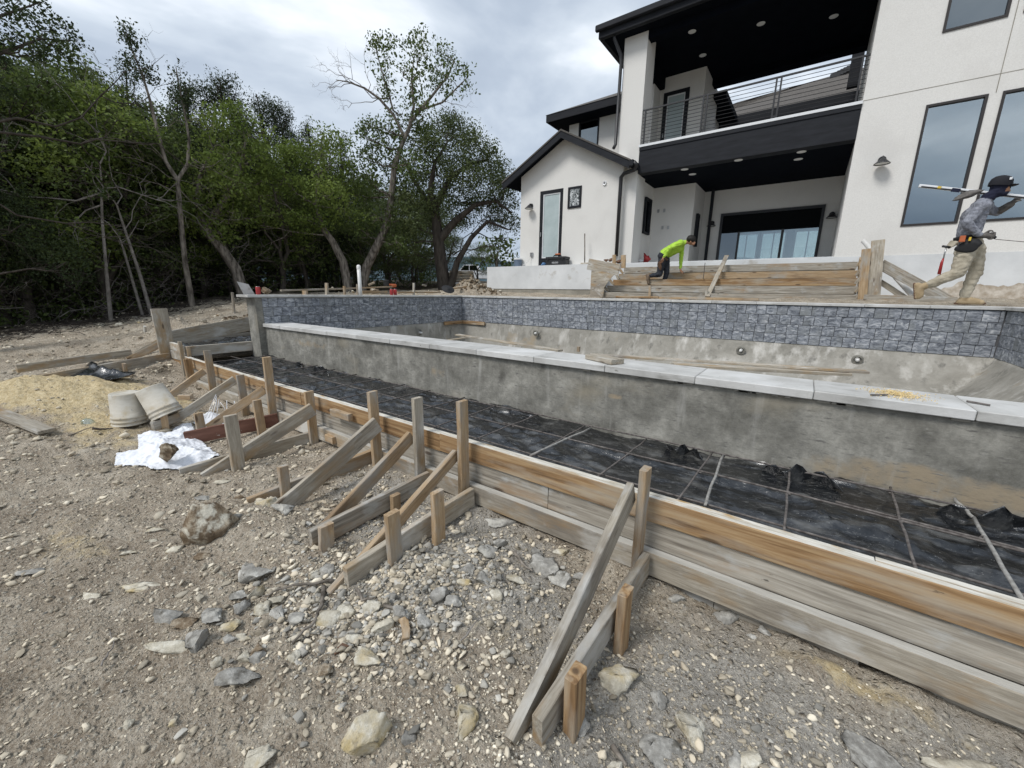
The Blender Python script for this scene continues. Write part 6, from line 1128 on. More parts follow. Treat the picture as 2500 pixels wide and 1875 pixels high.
c = ZP(b1(1430, 870), -1.42); single('wood_block', 'small tan block of wood on the sand behind the struts', 'wood block', c + Vector((-.06, -.04, .03)), c + Vector((.07, .05, .03)), .06, .06, 'wood_tan')
single('plank', 'grey weathered plank lying on the dirt at the left picture edge', 'plank', *[Vector((v.x, v.y, max(gh(v.x, v.y), gh(v.x + .1, v.y), gh(v.x, v.y + .1)) + .05)) for v in (ZP(b1(-250, 985), -1.47), ZP(b1(365, 1120), -1.47))], .14, .035, 'wood_grey', seg=8)
single('plank', 'low board hidden in the sand beside the leaning bucket', 'plank', ZP(b1(1175, 1075), -1.52), ZP(b1(1380, 1000), -1.5), .04, .10, 'wood_grey')

# buckets
def bucket(label, loc, lean, yaw):
    Wm = Matrix.Translation(loc) @ Matrix.Rotation(yaw, 4, 'Z') @ Matrix.Rotation(lean, 4, 'Y')
    t = bpy.data.objects.new('bucket', None); link(t, Wm); tag(t, label, 'bucket', 'dirty white buckets')
    V, F = lathe([(.001, .355), (.118, .355), (.130, .362), (.134, .352), (.150, .10), (.156, .10), (.156, .085), (.152, .08), (.153, .055), (.160, .055), (.160, .04), (.154, .035), (.156, .012), (.162, .010), (.162, 0), (.150, 0), (.146, .1), (.126, .34), (.001, .34)], 36)
    obj('tub', V, F, 'bucket', t, Wm, True)
    hd = [Wm @ Vector((.158 * math.cos(a), .158 * math.sin(a), .06 - .10 * math.sin(a) * 0 - .05 * abs(math.sin(a)))) for a in np.linspace(-.2, math.pi + .2, 12)]
    MB().tube(hd, .003, 5).build('handle', 'steel', t, True)
b0 = ZP(b1(958, 1075), -1.53); bucket('dirty white bucket standing upside down on the sand', (b0.x - .09, b0.y + .07, b0.z - .0), 0.0, 0)
b0_ = ZP(b1(1235, 1045), -1.50); bucket('dirty white bucket tipped over against the upside-down one', (b0_.x - .05, b0_.y + .09, b0_.z + .05), -.46, .62)
# glass jar
p = ZP(b1(710, 1080), -1.53); V, F = lathe([(.001, 0), (.04, 0), (.052, .01), (.056, .05), (.048, .085), (.03, .10), (.03, .11), (.001, .112)], 20); o = obj('glass_jar', V, F, 'glass_clear', None, Matrix.Translation(p) @ Matrix.Rotation(.5, 4, 'X'), True); tag(o, 'small clear glass jar lying on the dirt left of the buckets', 'jar')

# cloth heaps
def cloth(name, label, cat, poly, h, mat, z0=None, cell=.022, seed=0, thick=.0):
    poly = np.array([(v.x, v.y) for v in poly]); (x0, y0), (x1, y1) = poly.min(0), poly.max(0); X, Y = np.meshgrid(np.arange(x0, x1, cell), np.arange(y0, y1, cell)); X = X + fbm(X, Y, 8, 2, seed) * cell; ins = np.zeros(X.shape, bool); dist = np.full(X.shape, 9.)
    n = len(poly)
    for i in range(n):
        a, b = poly[i], poly[(i + 1) % n]; cnd = ((a[1] > Y) != (b[1] > Y)); with_ = (b[0] - a[0]) * (Y - a[1]) / (b[1] - a[1] + 1e-12) + a[0]; ins ^= cnd & (X < with_)
        d = b - a; t = np.clip(((X - a[0]) * d[0] + (Y - a[1]) * d[1]) / (d @ d), 0, 1); dist = np.minimum(dist, np.hypot(X - a[0] - t * d[0], Y - a[1] - t * d[1]))
    g = ground_h(X, Y) if z0 is None else np.full(X.shape, z0); e = sst(0, .18, dist)
    f = (1 - np.abs(fbm(X * .7 + Y * .5, Y * 1.3 - X * .4, 2.6, 2, seed + 1)) * 3.0).clip(0, 1) ** 1.5 * .5 + (1 - np.abs(fbm(X * 1.2 + Y * .9, Y * .5, 5.0, 1, seed + 5)) * 3.0).clip(0, 1) ** 2 * .16 + fbm(X, Y, 2.0, 1, seed + 9) * .6 + .22
    Z = g + .012 + h * np.clip(f, 0, 2) * (e * .9 + .1); idx = -np.ones(X.shape, int); keep = ins; idx[keep] = np.arange(keep.sum()); q = np.stack([idx[:-1, :-1], idx[:-1, 1:], idx[1:, 1:], idx[1:, :-1]], -1).reshape(-1, 4); q = q[(q >= 0).all(1)]
    V = np.stack([X[keep], Y[keep], Z[keep]], -1); o = obj(name, V, q, mat, None, None, True); md = o.modifiers.new('thickness', 'SOLIDIFY'); md.thickness = .004; return tag(o, label, cat)
cloth('white_sheet', 'crumpled white woven sheet spread on the dirt under a brown stone', 'sheet', [ZP(b1(*q), -1.55) for q in [(868, 1335), (1000, 1338), (1110, 1345), (1155, 1392), (1350, 1365), (1560, 1330), (1695, 1270), (1610, 1190), (1500, 1075), (1470, 1020), (1370, 1035), (1300, 1085), (1180, 1100), (1060, 1135), (1060, 1225), (885, 1255)]], .12, 'white_cloth', cell=.007, seed=3)
cloth('white_sheet', 'smaller white bundle with loose strings behind the stakes', 'sheet', [ZP(b1(*q), -1.55) for q in [(1480, 1025), (1540, 960), (1640, 925), (1760, 985), (1735, 1050), (1640, 1075), (1560, 1050)]], .16, 'white_cloth', cell=.012, seed=30)
p = ZP(b1(1720, 960), -1.48)
for i in range(7):
    q = p + Vector((rnd.uniform(-.1, .1), rnd.uniform(-.1, .1), .05)); 
    if i == 0: sb = MB()
    sb.tube([q, q + Vector((.05, .0, .06 + .02 * i)), q + Vector((.14, -.02 * i, .02)), q + Vector((.18, -.03 * i, -.05))], .003, 4)
o = sb.build('string', 'white_cloth', None, True); tag(o, 'loose white strings hanging off the white bundle', 'string')
stone('brown stone holding down the white sheet', b1(1296, 1275), 50, 46, B_m, -1.46, 1.5, zb=-1.465, group=None)
cloth('black_plastic_heap', 'crumpled black plastic heaped on the board beside the sand pile', 'plastic sheet', [ZP(b1(*q), -1.22) for q in [(505, 685), (600, 640), (680, 600), (780, 580), (860, 640), (960, 640), (1050, 640), (1040, 660), (900, 690), (770, 700), (640, 695)]], .17, 'plastic', z0=-1.27, cell=.02, seed=50)
c = ZP(b1(1010, 695), -1.33); stone('dark brown stone on the dirt right of the black plastic', b1(1015, 692), 26, 12, B_m, -1.35, .8, group=None)

# ---------------- things standing behind or on the coping
def can(label, p, x=None, y=None, mat='red'):
    c = XP(p, x) if x is not None else YP(p, y); c.z = -.103 if x is not None else c.z; t = thing('drink_can', label, 'can', c, 0, 'red drink cans')
    V, F = lathe([(.001, 0), (.030, 0), (.040, .012), (.040, .125), (.033, .14)], 18); obj('body', V, F, 'red', t, Matrix.Translation(c), True)
    V, F = lathe([(.033, .14), (.034, .146), (.030, .143), (.001, .140)], 18); obj('lid', V, F, 'steel', t, Matrix.Translation(c), True)
can('red drink can standing on the near end of the left coping', (631, 716), x=-8.12); can('red drink can on the left coping, left one of the pair', (956, 717), x=-8.1); can('red drink can on the left coping, right one of the pair', (965, 717), x=-8.12)
q = [XP(z4(*p), -8.33) for p in [(62, 1520), (125, 1535), (160, 1590), (98, 1588)]]; b = MB(); b.add([tuple(v) for v in q] + [tuple(v + Vector((-.05, .02, 0))) for v in q], [(0, 1, 2, 3), (7, 6, 5, 4), (0, 4, 5, 1), (1, 5, 6, 2), (2, 6, 7, 3), (3, 7, 4, 0)])
o = b.build('broken_slab', 'coping'); tag(o, 'broken triangular piece of pale slab propped at the end of the left coping', 'stone slab')
for p, w_, lb in [((650, 712), 26, 'brown stone standing on the coping right of the lone red can')]:
    c = XP(p, -8.15); c.z = -.03; V = rock_verts(3, 12, .05); V /= np.abs(V).max(0); o = obj('stone', V * (.09, .09, .075), ICO[3][1], B_m, None, Matrix.Translation(c)); tag(o, lb, 'stone')
pp = XP((880, 717), -8.55); pt = XP((877, 648), -8.55); t = thing('pvc_post', 'white plastic post with a rounded cap standing behind the left coping', 'post', (pp.x, pp.y, -.3)); MB().tube([(pp.x, pp.y, -.3), (pp.x, pp.y, pt.z - .03)], .042, 14).build('pipe', 'pvc', t, True)
V, F = lathe([(.047, -.05), (.048, 0), (.042, .025), (.02, .042), (.001, .046)], 16); obj('cap', V, F, 'pvc', t, Matrix.Translation((pp.x, pp.y, pt.z - .03)), True)
c = XP(z4(1203, 1565), -8.2); V, F = lathe([(.001, .03), (.05, .03), (.06, .012), (.17, .006), (.185, -.004), (.175, -.008), (.001, -.002)], 28); tl = bpy.data.objects.new('round_lid', None); Wm = Matrix.Translation(c + Vector((0, 0, .02))) @ Matrix.Rotation(.62, 4, 'Z') @ Matrix.Rotation(math.radians(33), 4, 'X') @ Matrix.Rotation(.3, 4, 'Y'); link(tl, Wm); tag(tl, 'black round lid tilted against the coping near the pool corner', 'lid')
obj('disc', V, F, 'rubber', tl, Wm, True)
rnd.seed(31)
for i, (a, b_, x, wd, ht, m, lb, nm) in enumerate([
  (z4(545, 1588), z4(547, 1528), -9.0, .09, .04, 'wood_grey', 'grey stake behind the left coping, left of the white post', 'stake'), (z4(645, 1585), z4(642, 1545), -9.2, .07, .04, 'wood_tan', 'short tan stake right beside the white post', 'stake'),
  (z4(715, 1580), z4(714, 1535), -9.3, .05, .05, 'wood_tan', 'thin tan stake just left behind the white post', 'stake'), (z4(1015, 1570), z4(1018, 1528), -9.0, .06, .04, 'wood_grey', 'short grey stake behind the coping near the black lid', 'stake'),
  (z4(430, 1588), z4(430, 1570), -9.0, .18, .04, 'wood_tan', 'low block of wood behind the left coping', 'wood_block')]):
    P0 = XP(a, x); P0.z = gh(P0.x, P0.y) - .1; o = beam(nm, P0, XP(b_, x), wd, ht, m, None, (0, 1, 0)); tag(o, lb, nm.replace('_', ' '))
for a, b_, x, wd, ht, m, lb in [
  (z4(300, 1568), z4(620, 1560), -9.6, .09, .04, 'wood_grey', 'long board lying on the ground behind the left coping'), (z4(590, 1562), z4(900, 1548), -9.9, .07, .04, 'wood_tan', 'second long board lying behind the white post'),
  (z4(735, 1578), z4(870, 1578), -8.9, .10, .07, 'wood_tan', 'short thick board behind the coping right of the white post'), (z4(930, 1580), z4(1160, 1578), -9.0, .06, .04, 'wood_tan', 'flat pale board behind the pair of red cans'),
  (z4(775, 1540), z4(805, 1525), -10.3, .05, .05, 'wood_grey', 'short round stick of wood pointing up behind the boards'), (z4(1220, 1560), z4(1390, 1535), -9.3, .08, .05, 'wood_tan', 'board lying by the dirt heap near the terrace wall'),
  (z4(1190, 1528), z4(1342, 1530), -14, .35, .06, 'white_paint', 'long white board lying on the ground far behind the pool corner')]:
    o = beam('plank', XP(a, x), XP(b_, x), wd, ht, m); tag(o, lb, 'plank')
for i, (p, w_, lb) in enumerate([(z4(795, 1570), 34, 'dull brown stone behind the coping right of the white post'), (z4(580, 1555), 14, 'white lump of rubble behind the long board'), (z4(1075, 1540), 16, 'grey stone on the ground behind the pair of cans'), (z4(690, 1575), 16, 'small stone left of the white post')]):
    c = XP(p, -9.4); V = rock_verts(3, 12, .05); V /= np.abs(V).max(0); k = w_ * depth(c) / FPX / 2 / 2.2; o = obj('stone', V * (k * 1.6, k * 1.6, k), ICO[3][1], [B_m, P_, G_, P_][i], None, Matrix.Translation(c)); tag(o, lb, 'stone')
# orange and dark lump (small machine) behind the cans
c = XP(z4(905, 1548), -11.5); t = thing('small_machine', 'small orange and black machine on the ground behind the cans', 'machine', c)
MB().box(c + Vector((-.10, -.12, -.02)), c + Vector((.10, .10, .09)), c=.03).build('engine', 'orange', t); MB().box(c + Vector((-.1, -.32, 0)), c + Vector((.1, -.2, .22)), c=.03).build('tank', 'rubber', t); MB().tube([c + Vector((0, .1, .1)), c + Vector((0, .25, .3)), c + Vector((0, -.1, .34))], .015, 6).build('handle', 'black_metal', t)
# pallets
fwd = Vector((-.586, .81, 0)).normalized(); rgt = Vector((.81, .586, 0)).normalized()
g = RP(z4(1278, 1522), 22.0)
for i in range(4):
    b = MB(); z0 = .14 * i
    for k in range(7): b.box((-.6, -.5 + k * .16, z0 + .1), (.6, -.5 + k * .16 + .09, z0 + .118))
    for k in (-.5, 0, .5): b.box((-.6, k - .04, z0 + .02), (.6, k + .04, z0 + .098))
    for k in range(3): b.box((-.6 + k * .55, -.5, z0), (-.6 + k * .55 + .1, .55, z0 + .018))
    ang = .5 + i * .06; ca, sa = math.cos(ang), math.sin(ang); b.V = [(g.x + v[0] * ca - v[1] * sa, g.y + v[0] * sa + v[1] * ca, g.z + v[2]) for v in b.V]
    o = b.build('pallet', 'wood_grey'); tag(o, ['bottom', 'second lowest', 'second highest', 'topmost'][i] + ' grey pallet of the stack in front of the white truck', 'pallet', 'stacked pallets by the truck')
# truck
g = RP((1130, 691), 42.0); gz = g.z; T = thing('pickup_truck', 'white pickup truck parked far behind between the oak and the house', 'truck', g)
X0 = Matrix(((rgt.x, fwd.x, 0, g.x), (rgt.y, fwd.y, 0, g.y), (0, 0, 1, gz), (0, 0, 0, 1)))
def tb(b, nm, m, par=None, sm=False): 
    b.V = [tuple(X0 @ Vector(v)) for v in b.V]; return b.build(nm, m, par or T, sm)
b = MB().prism([(-1.5, .45), (-1.5, .95), (-1.35, 1.08), (-.25, 1.18), (.25, 1.72), (1.55, 1.76), (1.8, 1.2), (4.0, 1.2), (4.0, .45)], 1, -.95, .95); tb(b, 'body', 'white_paint')
for a in [(-.10, 1.20, .28, 1.66, .72, 1.66, .72, 1.20), (.80, 1.20, .80, 1.66, 1.45, 1.68, 1.62, 1.20)]:
    tb(MB().prism([(a[0], a[1]), (a[2], a[3]), (a[4], a[5]), (a[6], a[7])], 1, -.965, -.952), 'side_window', 'glass_dark')
for x in (-.75, 2.9):
    w_ = MB().tube([(x, -1.0, .38), (x, -.75, .38)], .38, 20); ww = tb(w_, 'wheel', 'rubber'); tb(MB().tube([(x, -1.012, .38), (x, -.99, .38)], .22, 16), 'rim', 'steel', ww)
tb(MB().box((-1.53, -.9, .75), (-1.49, -.6, .95)), 'headlight', 'lamp_lens'); tb(MB().box((-1.6, -.93, .4), (-1.5, .93, .62), c=.03), 'bumper', 'steel')

# ---------------- clutter on the terrace
a = YP(Z1(408, 1414), 12.6); c = YP(Z1(514, 1362), 12.6); t = thing('toolbox', 'black plastic toolbox with latches in front of the gable door', 'toolbox', (a.x, 12.6, .93))
MB().box((a.x, 12.45, .932), (c.x, 12.78, 1.12), c=.02).build('body', 'toolbox', t); MB().box((a.x - .01, 12.44, 1.124), (c.x + .01, 12.79, 1.215), c=.02).build('lid', 'toolbox', t)
MB().tube([((a.x + c.x) / 2 - .16, 12.6, 1.21), ((a.x + c.x) / 2 - .13, 12.6, 1.265), ((a.x + c.x) / 2 + .13, 12.6, 1.265), ((a.x + c.x) / 2 + .16, 12.6, 1.21)], .018, 8).build('handle', 'toolbox', t)
for x in (a.x + .10, c.x - .10): MB().box((x - .03, 12.425, 1.09), (x + .03, 12.449, 1.17), c=.004).build('latch', 'black_metal', t)
def text(body, name, size, loc, rotz, mat, parent, rx=math.pi / 2):
    cu = bpy.data.curves.new(name, 'FONT'); cu.body = body; cu.size = size; cu.extrude = .001; cu.align_x = 'CENTER'; o = bpy.data.objects.new(name, cu); COL.objects.link(o); bpy.context.view_layer.update()
    me = bpy.data.meshes.new_from_object(o.evaluated_get(bpy.context.evaluated_depsgraph_get())); bpy.data.objects.remove(o); me.materials.clear(); me.materials.append(M[mat]); n = bpy.data.objects.new(name, me)
    return link(n, Matrix.Translation(loc) @ Matrix.Rotation(rotz, 4, 'Z') @ Matrix.Rotation(rx, 4, 'X'), parent)
text('RIDGID', 'lettering', .075, Vector(((a.x + c.x) / 2, 12.444, .99)), 0, 'white_paint', t)
p = YP(Z1(462, 1356), 12.6); o = MB().box(p + Vector((-.09, -.05, -.02)), p + Vector((.10, .05, .03)), c=.015).build('orange_tool', 'orange'); tag(o, 'small orange tool lying on top of the black toolbox', 'tool')
p = YP(Z1(383, 1412), 12.5); V = rock_verts(3, 5, .10); o = obj('blue_bag', V * (.12, .08, .055), ICO[3][1], 'blue', None, Matrix.Translation(p + Vector((0, 0, .03))), True); tag(o, 'crumpled blue plastic bag left of the toolbox', 'bag')
p = YP(Z1(250, 1418), 12.7); t = thing('cooler_bucket', 'blue grey bucket with a white lid at the left end of the terrace', 'bucket', (p.x, p.y, .93)); V, F = lathe([(.001, 0), (.13, 0), (.15, .25), (.001, .25)], 20); obj('tub', V, F, 'blue_grey', t, Matrix.Translation((p.x, p.y, .932)), False); V, F = lathe([(.16, .25), (.162, .29), (.15, .30), (.001, .30)], 20); obj('lid', V, F, 'white_paint', t, Matrix.Translation((p.x, p.y, .932)), False)
p = YP(Z1(606, 1402), 12.5); q = YP(Z1(606, 1245), 12.6); t = thing('push_broom', 'thin handled broom standing upright against the gable wall', 'broom', (p.x, p.y, .93)); MB().tube([(p.x, p.y, .97), (q.x, q.y, q.z)], .018, 8).build('handle', 'bark', t, True); MB().box((p.x - .14, p.y - .03, .932), (p.x + .14, p.y + .03, .985), c=.008).build('head', 'wood_grey', t)
rnd.seed(12)
for i, (zx, zy, m, s_, lb) in enumerate([(720, 1388, 'leather', .09, 'brown leather tool bag on the stair form near its left posts'), (745, 1385, 'leather', .08, 'second brown tool pouch beside the leather bag'), (790, 1390, 'leather', .10, 'brown sack between the two stair posts'), (932, 1378, 'red', .17, 'red bag leaning on the porch floor behind the stairs'), (905, 1388, 'white_cloth', .08, 'small white cloth on the porch floor left of the red bag'), (842, 1390, 'wood_tan', .12, 'cardboard coloured box on the porch edge by the column')]):
    p = YP(Z1(zx, zy), [11.6, 11.7, 11.8, 14.0, 13.9, 13.2][i]); V = rock_verts(3, 8, .08); o = obj('bag' if i < 5 else 'box', V * (s_ * 1.1, s_ * .8, s_ * (1.1 if i == 3 else .7)), ICO[3][1], m, None, Matrix.Translation(p), True); tag(o, lb, 'bag' if i < 5 else 'box')

# ================================================================== PEOPLE
def figure(prims, mats, voxel=.011, fold=()):
    """prims: ('c', A, B, ra, rb, m) tapered limb or ('e', centre, radii, axis-matrix or None, m). One continuous remeshed body."""
    b = bmesh.new()
    def sph(c, r, mat=None):
        k = bmesh.ops.create_icosphere(b, subdivisions=2, radius=1)
        for v in k['verts']: q = Vector((v.co.x * r[0], v.co.y * r[1], v.co.z * r[2])); v.co = (mat @ q if mat else q) + Vector(c)
    for p in prims:
        if p[0] == 'c':
            A, B, ra, rb = Vector(p[1]), Vector(p[2]), p[3], p[4]; sph(A, (ra,) * 3); sph(B, (rb,) * 3)
            V, F = tube_geo([A, B], [ra, rb], 12); vs_ = [b.verts.new(v) for v in V]; [b.faces.new([vs_[i] for i in f]) for f in F]
        else: sph(p[1], p[2], p[3])
    bmesh.ops.recalc_face_normals(b, faces=b.faces[:]); me = bpy.data.meshes.new('body'); b.to_mesh(me); b.free(); o = bpy.data.objects.new('body', me); COL.objects.link(o)
    md = o.modifiers.new('r', 'REMESH'); md.mode = 'VOXEL'; md.voxel_size = voxel; md.use_smooth_shade = True; sm = o.modifiers.new('s', 'SMOOTH'); sm.iterations = 3; sm.factor = .5
    bpy.context.view_layer.update(); m2 = bpy.data.meshes.new_from_object(o.evaluated_get(bpy.context.evaluated_depsgraph_get())); bpy.data.objects.remove(o)
    V = np.array([v.co[:] for v in m2.vertices]); Nn = np.array([v.normal[:] for v in m2.vertices]); D = []
    for p in prims:
        if p[0] == 'c':
            A, B = np.array(p[1]), np.array(p[2]); d = B - A; t = np.clip(((V - A) @ d) / (d @ d), 0, 1); D.append(np.linalg.norm(V - A - t[:, None] * d, axis=1) - (p[3] + (p[4] - p[3]) * t))
        else:
            q = V - np.array(p[1]); 
            if p[3] is not None: q = q @ np.array(p[3].to_3x3())
            D.append((np.linalg.norm(q / np.array(p[2]), axis=1) - 1) * min(p[2]))
    near_ = np.argmin(np.array(D), 0); vm = np.array([p[-1] for p in prims])[near_]
    for i, m in enumerate(mats):
        if m in fold:
            k = np.where(vm == i)[0]
            for j in k:
                v = Vector(V[j]); n = abs(mn.noise(Vector((v.x * 9, v.y * 9, v.z * 16)))) * .020 + mn.noise(v * 30) * .004; V[j] += Nn[j] * (n - .006)
    m2.vertices.foreach_set('co', V.ravel().astype(np.float32)); m2.materials.clear(); [m2.materials.append(M[m]) for m in mats]
    L = np.array([p.vertices[0] for p in m2.polygons]); m2.polygons.foreach_set('material_index', vm[L].astype(np.int32)); m2.polygons.foreach_set('use_smooth', np.ones(len(L), bool)); m2.update(); return m2
def hand(palm, dirv, side, m, grip=.9, s=1.0):
    """palm plus four bent fingers and a thumb"""
    d = Vector(dirv).normalized(); sd_ = (Vector(side) - d * Vector(side).dot(d)).normalized(); n = d.cross(sd_); p = Vector(palm); out = [('c', tuple(p - d * .03 * s), tuple(p + d * .03 * s), .026 * s, .030 * s, m)]
    for i, l in enumerate((.034, .040, .037, .029)):
        o = p + d * .045 * s + sd_ * (.033 - .022 * i) * s; a = o + (d * math.cos(grip * .5) + n * math.sin(grip * .5)) * l * s; c = a + (d * math.cos(grip * 1.6) + n * math.sin(grip * 1.6)) * l * .8 * s
        out += [('c', tuple(o), tuple(a), .0115 * s, .0105 * s, m), ('c', tuple(a), tuple(c), .0105 * s, .009 * s, m)]
    o = p + sd_ * .030 * s; a = o + (sd_ * .7 + d * .5 + n * .4) * .035 * s; c = a + (d * .7 + n * .7) * .028 * s
    return out + [('c', tuple(o), tuple(a), .014 * s, .012 * s, m), ('c', tuple(a), tuple(c), .012 * s, .010 * s, m)]
J = lambda x, y, dy=0.0, b=8.72: YP(Z2(x, y), b + dy)
t_ = lambda v: tuple(v)
# man 1: walking right on the coping, long level on the shoulder
hip = J(1240, 1305); wst = J(1228, 1250); ch = J(1262, 1150); nk = J(1325, 1062); hd = J(1398, 1000)
o0 = Vector((0, .0, 0)); P = []
P += [('c', t_(hip + Vector((0, -.06, 0))), t_(hip + Vector((0, .06, 0))), .125, .125, 0), ('c', t_(wst + Vector((0, -.05, 0))), t_(ch + Vector((0, -.07, 0))), .115, .125, 1), ('c', t_(wst + Vector((0, .05, 0))), t_(ch + Vector((0, .07, 0))), .115, .125, 1), ('c', t_(hip), t_(wst), .12, .12, 1)]
sn = J(1300, 1098, -.17); sf = J(1318, 1098, .17); P += [('c', t_(sn), t_(sf), .085, .085, 1), ('c', t_(ch), t_(J(1305, 1090)), .13, .10, 1), ('c', t_(J(1305, 1085)), t_(nk), .075, .06, 3)]
eb = J(1222, 1190, -.24); wr = J(1288, 1250, -.20); P += [('c', t_(sn), t_(eb), .072, .058, 1), ('c', t_(eb), t_(wr), .058, .042, 1)]; P += hand(J(1318, 1256, -.2), J(1400, 1260, -.2) - J(1318, 1256, -.2), (0, 0, 1), 2, 1.3, 1.15)
ef = J(1385, 1132, .22); wf = J(1455, 1090, .12); P += [('c', t_(sf), t_(ef), .07, .055, 1), ('c', t_(ef), t_(wf), .052, .045, 2)]; P += hand(J(1480, 1070, .08), J(1520, 1045, .05) - J(1480, 1075, .08), (0, -1, 0), 2, 1.2, 1.1)
# legs: standing (far) and trailing (near)
hs = J(1262, 1330, .09); ks = J(1272, 1440, .10); an = J(1214, 1572, .10); P += [('c', t_(hs), t_(ks), .118, .082, 0), ('c', t_(ks), t_(an), .082, .062, 0), ('c', t_(an + Vector((0, 0, -.02))), t_(J(1200, 1600, .10)), .052, .045, 4), ('c', t_(J(1185, 1606, .10)), t_(J(1300, 1611, .10)), .040, .036, 4), ('c', t_(J(1230, 1598, .10)), t_(J(1280, 1606, .10)), .046, .040, 4)]
hn = J(1222, 1330, -.09); kn = J(1178, 1452, -.11); a2 = J(1030, 1515, -.12); P += [('c', t_(hn), t_(kn), .118, .085, 0), ('c', t_(kn), t_(a2), .082, .062, 0), ('c', t_(a2), t_(J(975, 1532, -.12)), .052, .050, 4), ('c', t_(J(962, 1520, -.12)), t_(J(966, 1582, -.12)), .042, .038, 4), ('c', t_(J(975, 1535, -.12)), t_(J(976, 1575, -.12)), .045, .038, 4)]
P += [('c', t_(J(1160, 1617, .10)), t_(J(1318, 1618, .10)), .018, .018, 6), ('c', t_(J(944, 1512, -.12)), t_(J(948, 1590, -.12)), .018, .018, 6)]
# head: skull wrapped in dark cloth, face with nose
Rv = (J(1500, 1015) - J(1398, 1000)).normalized(); P += [('e', t_(hd + Vector((0, 0, .01))), (.098, .078, .112), None, 3), ('c', t_(nk), t_(hd + Vector((-.02, 0, -.05))), .068, .075, 3), ('e', t_(hd + Rv * .062 + Vector((0, 0, -.005))), (.042, .058, .056), None, 5), ('c', t_(hd + Rv * .095 + Vector((0, 0, .0))), t_(hd + Rv * .108 + Vector((0, 0, -.02))), .010, .013, 5), ('e', t_(hd + Rv * .05 + Vector((0, 0, -.065))), (.050, .055, .045), None, 3)]
man = bpy.data.objects.new('person', None); base = J(1240, 1618, .0); link(man, Matrix.Translation(base)); tag(man, 'man in cap, grey patterned shirt and khaki trousers striding along the coping', 'person')
bm_ = figure(P, ['khaki', 'grey_shirt', 'glove', 'navy', 'boot', 'skin', 'leather'], .009, ('khaki', 'grey_shirt', 'navy')); link(bpy.data.objects.new('body', bm_), Matrix.Identity(4), man)
V, F = lathe([(.112, -.01), (.114, .03), (.104, .075), (.075, .108), (.03, .124), (.001, .126)], 24); cp = obj('cap', V, F, 'cap', man, Matrix.Translation(hd + Vector((-.005, 0, .028))) @ Matrix.Rotation(.16, 4, 'Y') @ Matrix.Diagonal((1.02, .84, 1, 1)), True)
yw = math.atan2(Rv.y, Rv.x); b = MB(); n = 12; Vb = []
for i in range(n + 1):
    a = -1.1 + 2.2 * i / n; Vb += [(.085 * math.cos(a), .085 * math.sin(a) * .95, .0), (.085 + .085 * math.cos(a * .9) - .0, .078 * math.sin(a), -.012 - .012 * math.sin(a) ** 2)]
b.add(Vb + [(x, y, z - .006) for x, y, z in Vb], [(2 * i, 2 * i + 1, 2 * i + 3, 2 * i + 2) for i in range(n)] + [(2 * i + 2 * n + 2, 2 * i + 2 * n + 4, 2 * i + 2 * n + 5, 2 * i + 2 * n + 3) for i in range(n)] + [(2 * i + 1, 2 * i + 2 * n + 3, 2 * i + 2 * n + 5, 2 * i + 3) for i in range(n)])
Wb = Matrix.Translation(hd + Vector((0, 0, .036))) @ Matrix.Rotation(yw, 4, 'Z'); obj('brim', b.V, b.F, 'cap', cp, Wb, True)
MB().box(hd + Vector((.05, -.093, .075)), hd + Vector((.075, -.088, .105))).build('cap_badge', 'white_paint', cp)
for sgn in (-1, 1): obj('glasses_lens', ICO[2][0] * (.006, .018, .011), ICO[2][1], 'rubber', man, Matrix.Translation(hd + Rv * .098 + Vector((0, .024 * sgn, .012))) @ Matrix.Rotation(yw, 4, 'Z'), True)
# belt, pouch, hammer
ring = []
V, F = lathe([(.150, -.028), (.156, -.028), (.156, .028), (.150, .028)], 28); obj('tool_belt', V, F, 'rubber', man, Matrix.Translation(J(1236, 1268)) @ Matrix.Rotation(-.12, 4, 'Y') @ Matrix.Diagonal((1.0, 1.1, 1, 1)), True)
V = rock_verts(3, 4, .02); pc = J(1235, 1310, -.19); po = obj('tool_pouch', V * (.165, .065, .095), ICO[3][1], 'rubber', man, Matrix.Translation(pc) @ Matrix.Rotation(.10, 4, 'Y'), True)
p = J(1200, 1272, -.245); MB().box(p + Vector((-.028, -.012, -.045)), p + Vector((.030, .02, .04)), c=.006).build('tape_measure', 'orange', man); p = J(1240, 1272, -.245); MB().box(p + Vector((-.012, -.012, -.03)), p + Vector((.012, .012, .02)), c=.004).build('marker', 'yellow', man)
V = rock_verts(3, 5, .05); obj('side_pouch', V * (.06, .05, .07), ICO[3][1], 'khaki', man, Matrix.Translation(J(1148, 1300, -.1)), True)
ht = thing('hammer', 'red handled hammer hanging from the back of the tool belt', 'hammer', J(1110, 1310, -.12)); MB().tube([J(1113, 1320, -.12), J(1098, 1380, -.12)], .009, 8).build('shaft', 'steel', ht, True); MB().tube([J(1098, 1378, -.12), J(1090, 1400, -.12), J(1075, 1462, -.12)], [.011, .017, .021], 10).build('grip', 'red', ht, True); MB().tube([J(1092, 1312, -.12), J(1135, 1318, -.12)], .016, 8).build('head', 'black_metal', ht, True)
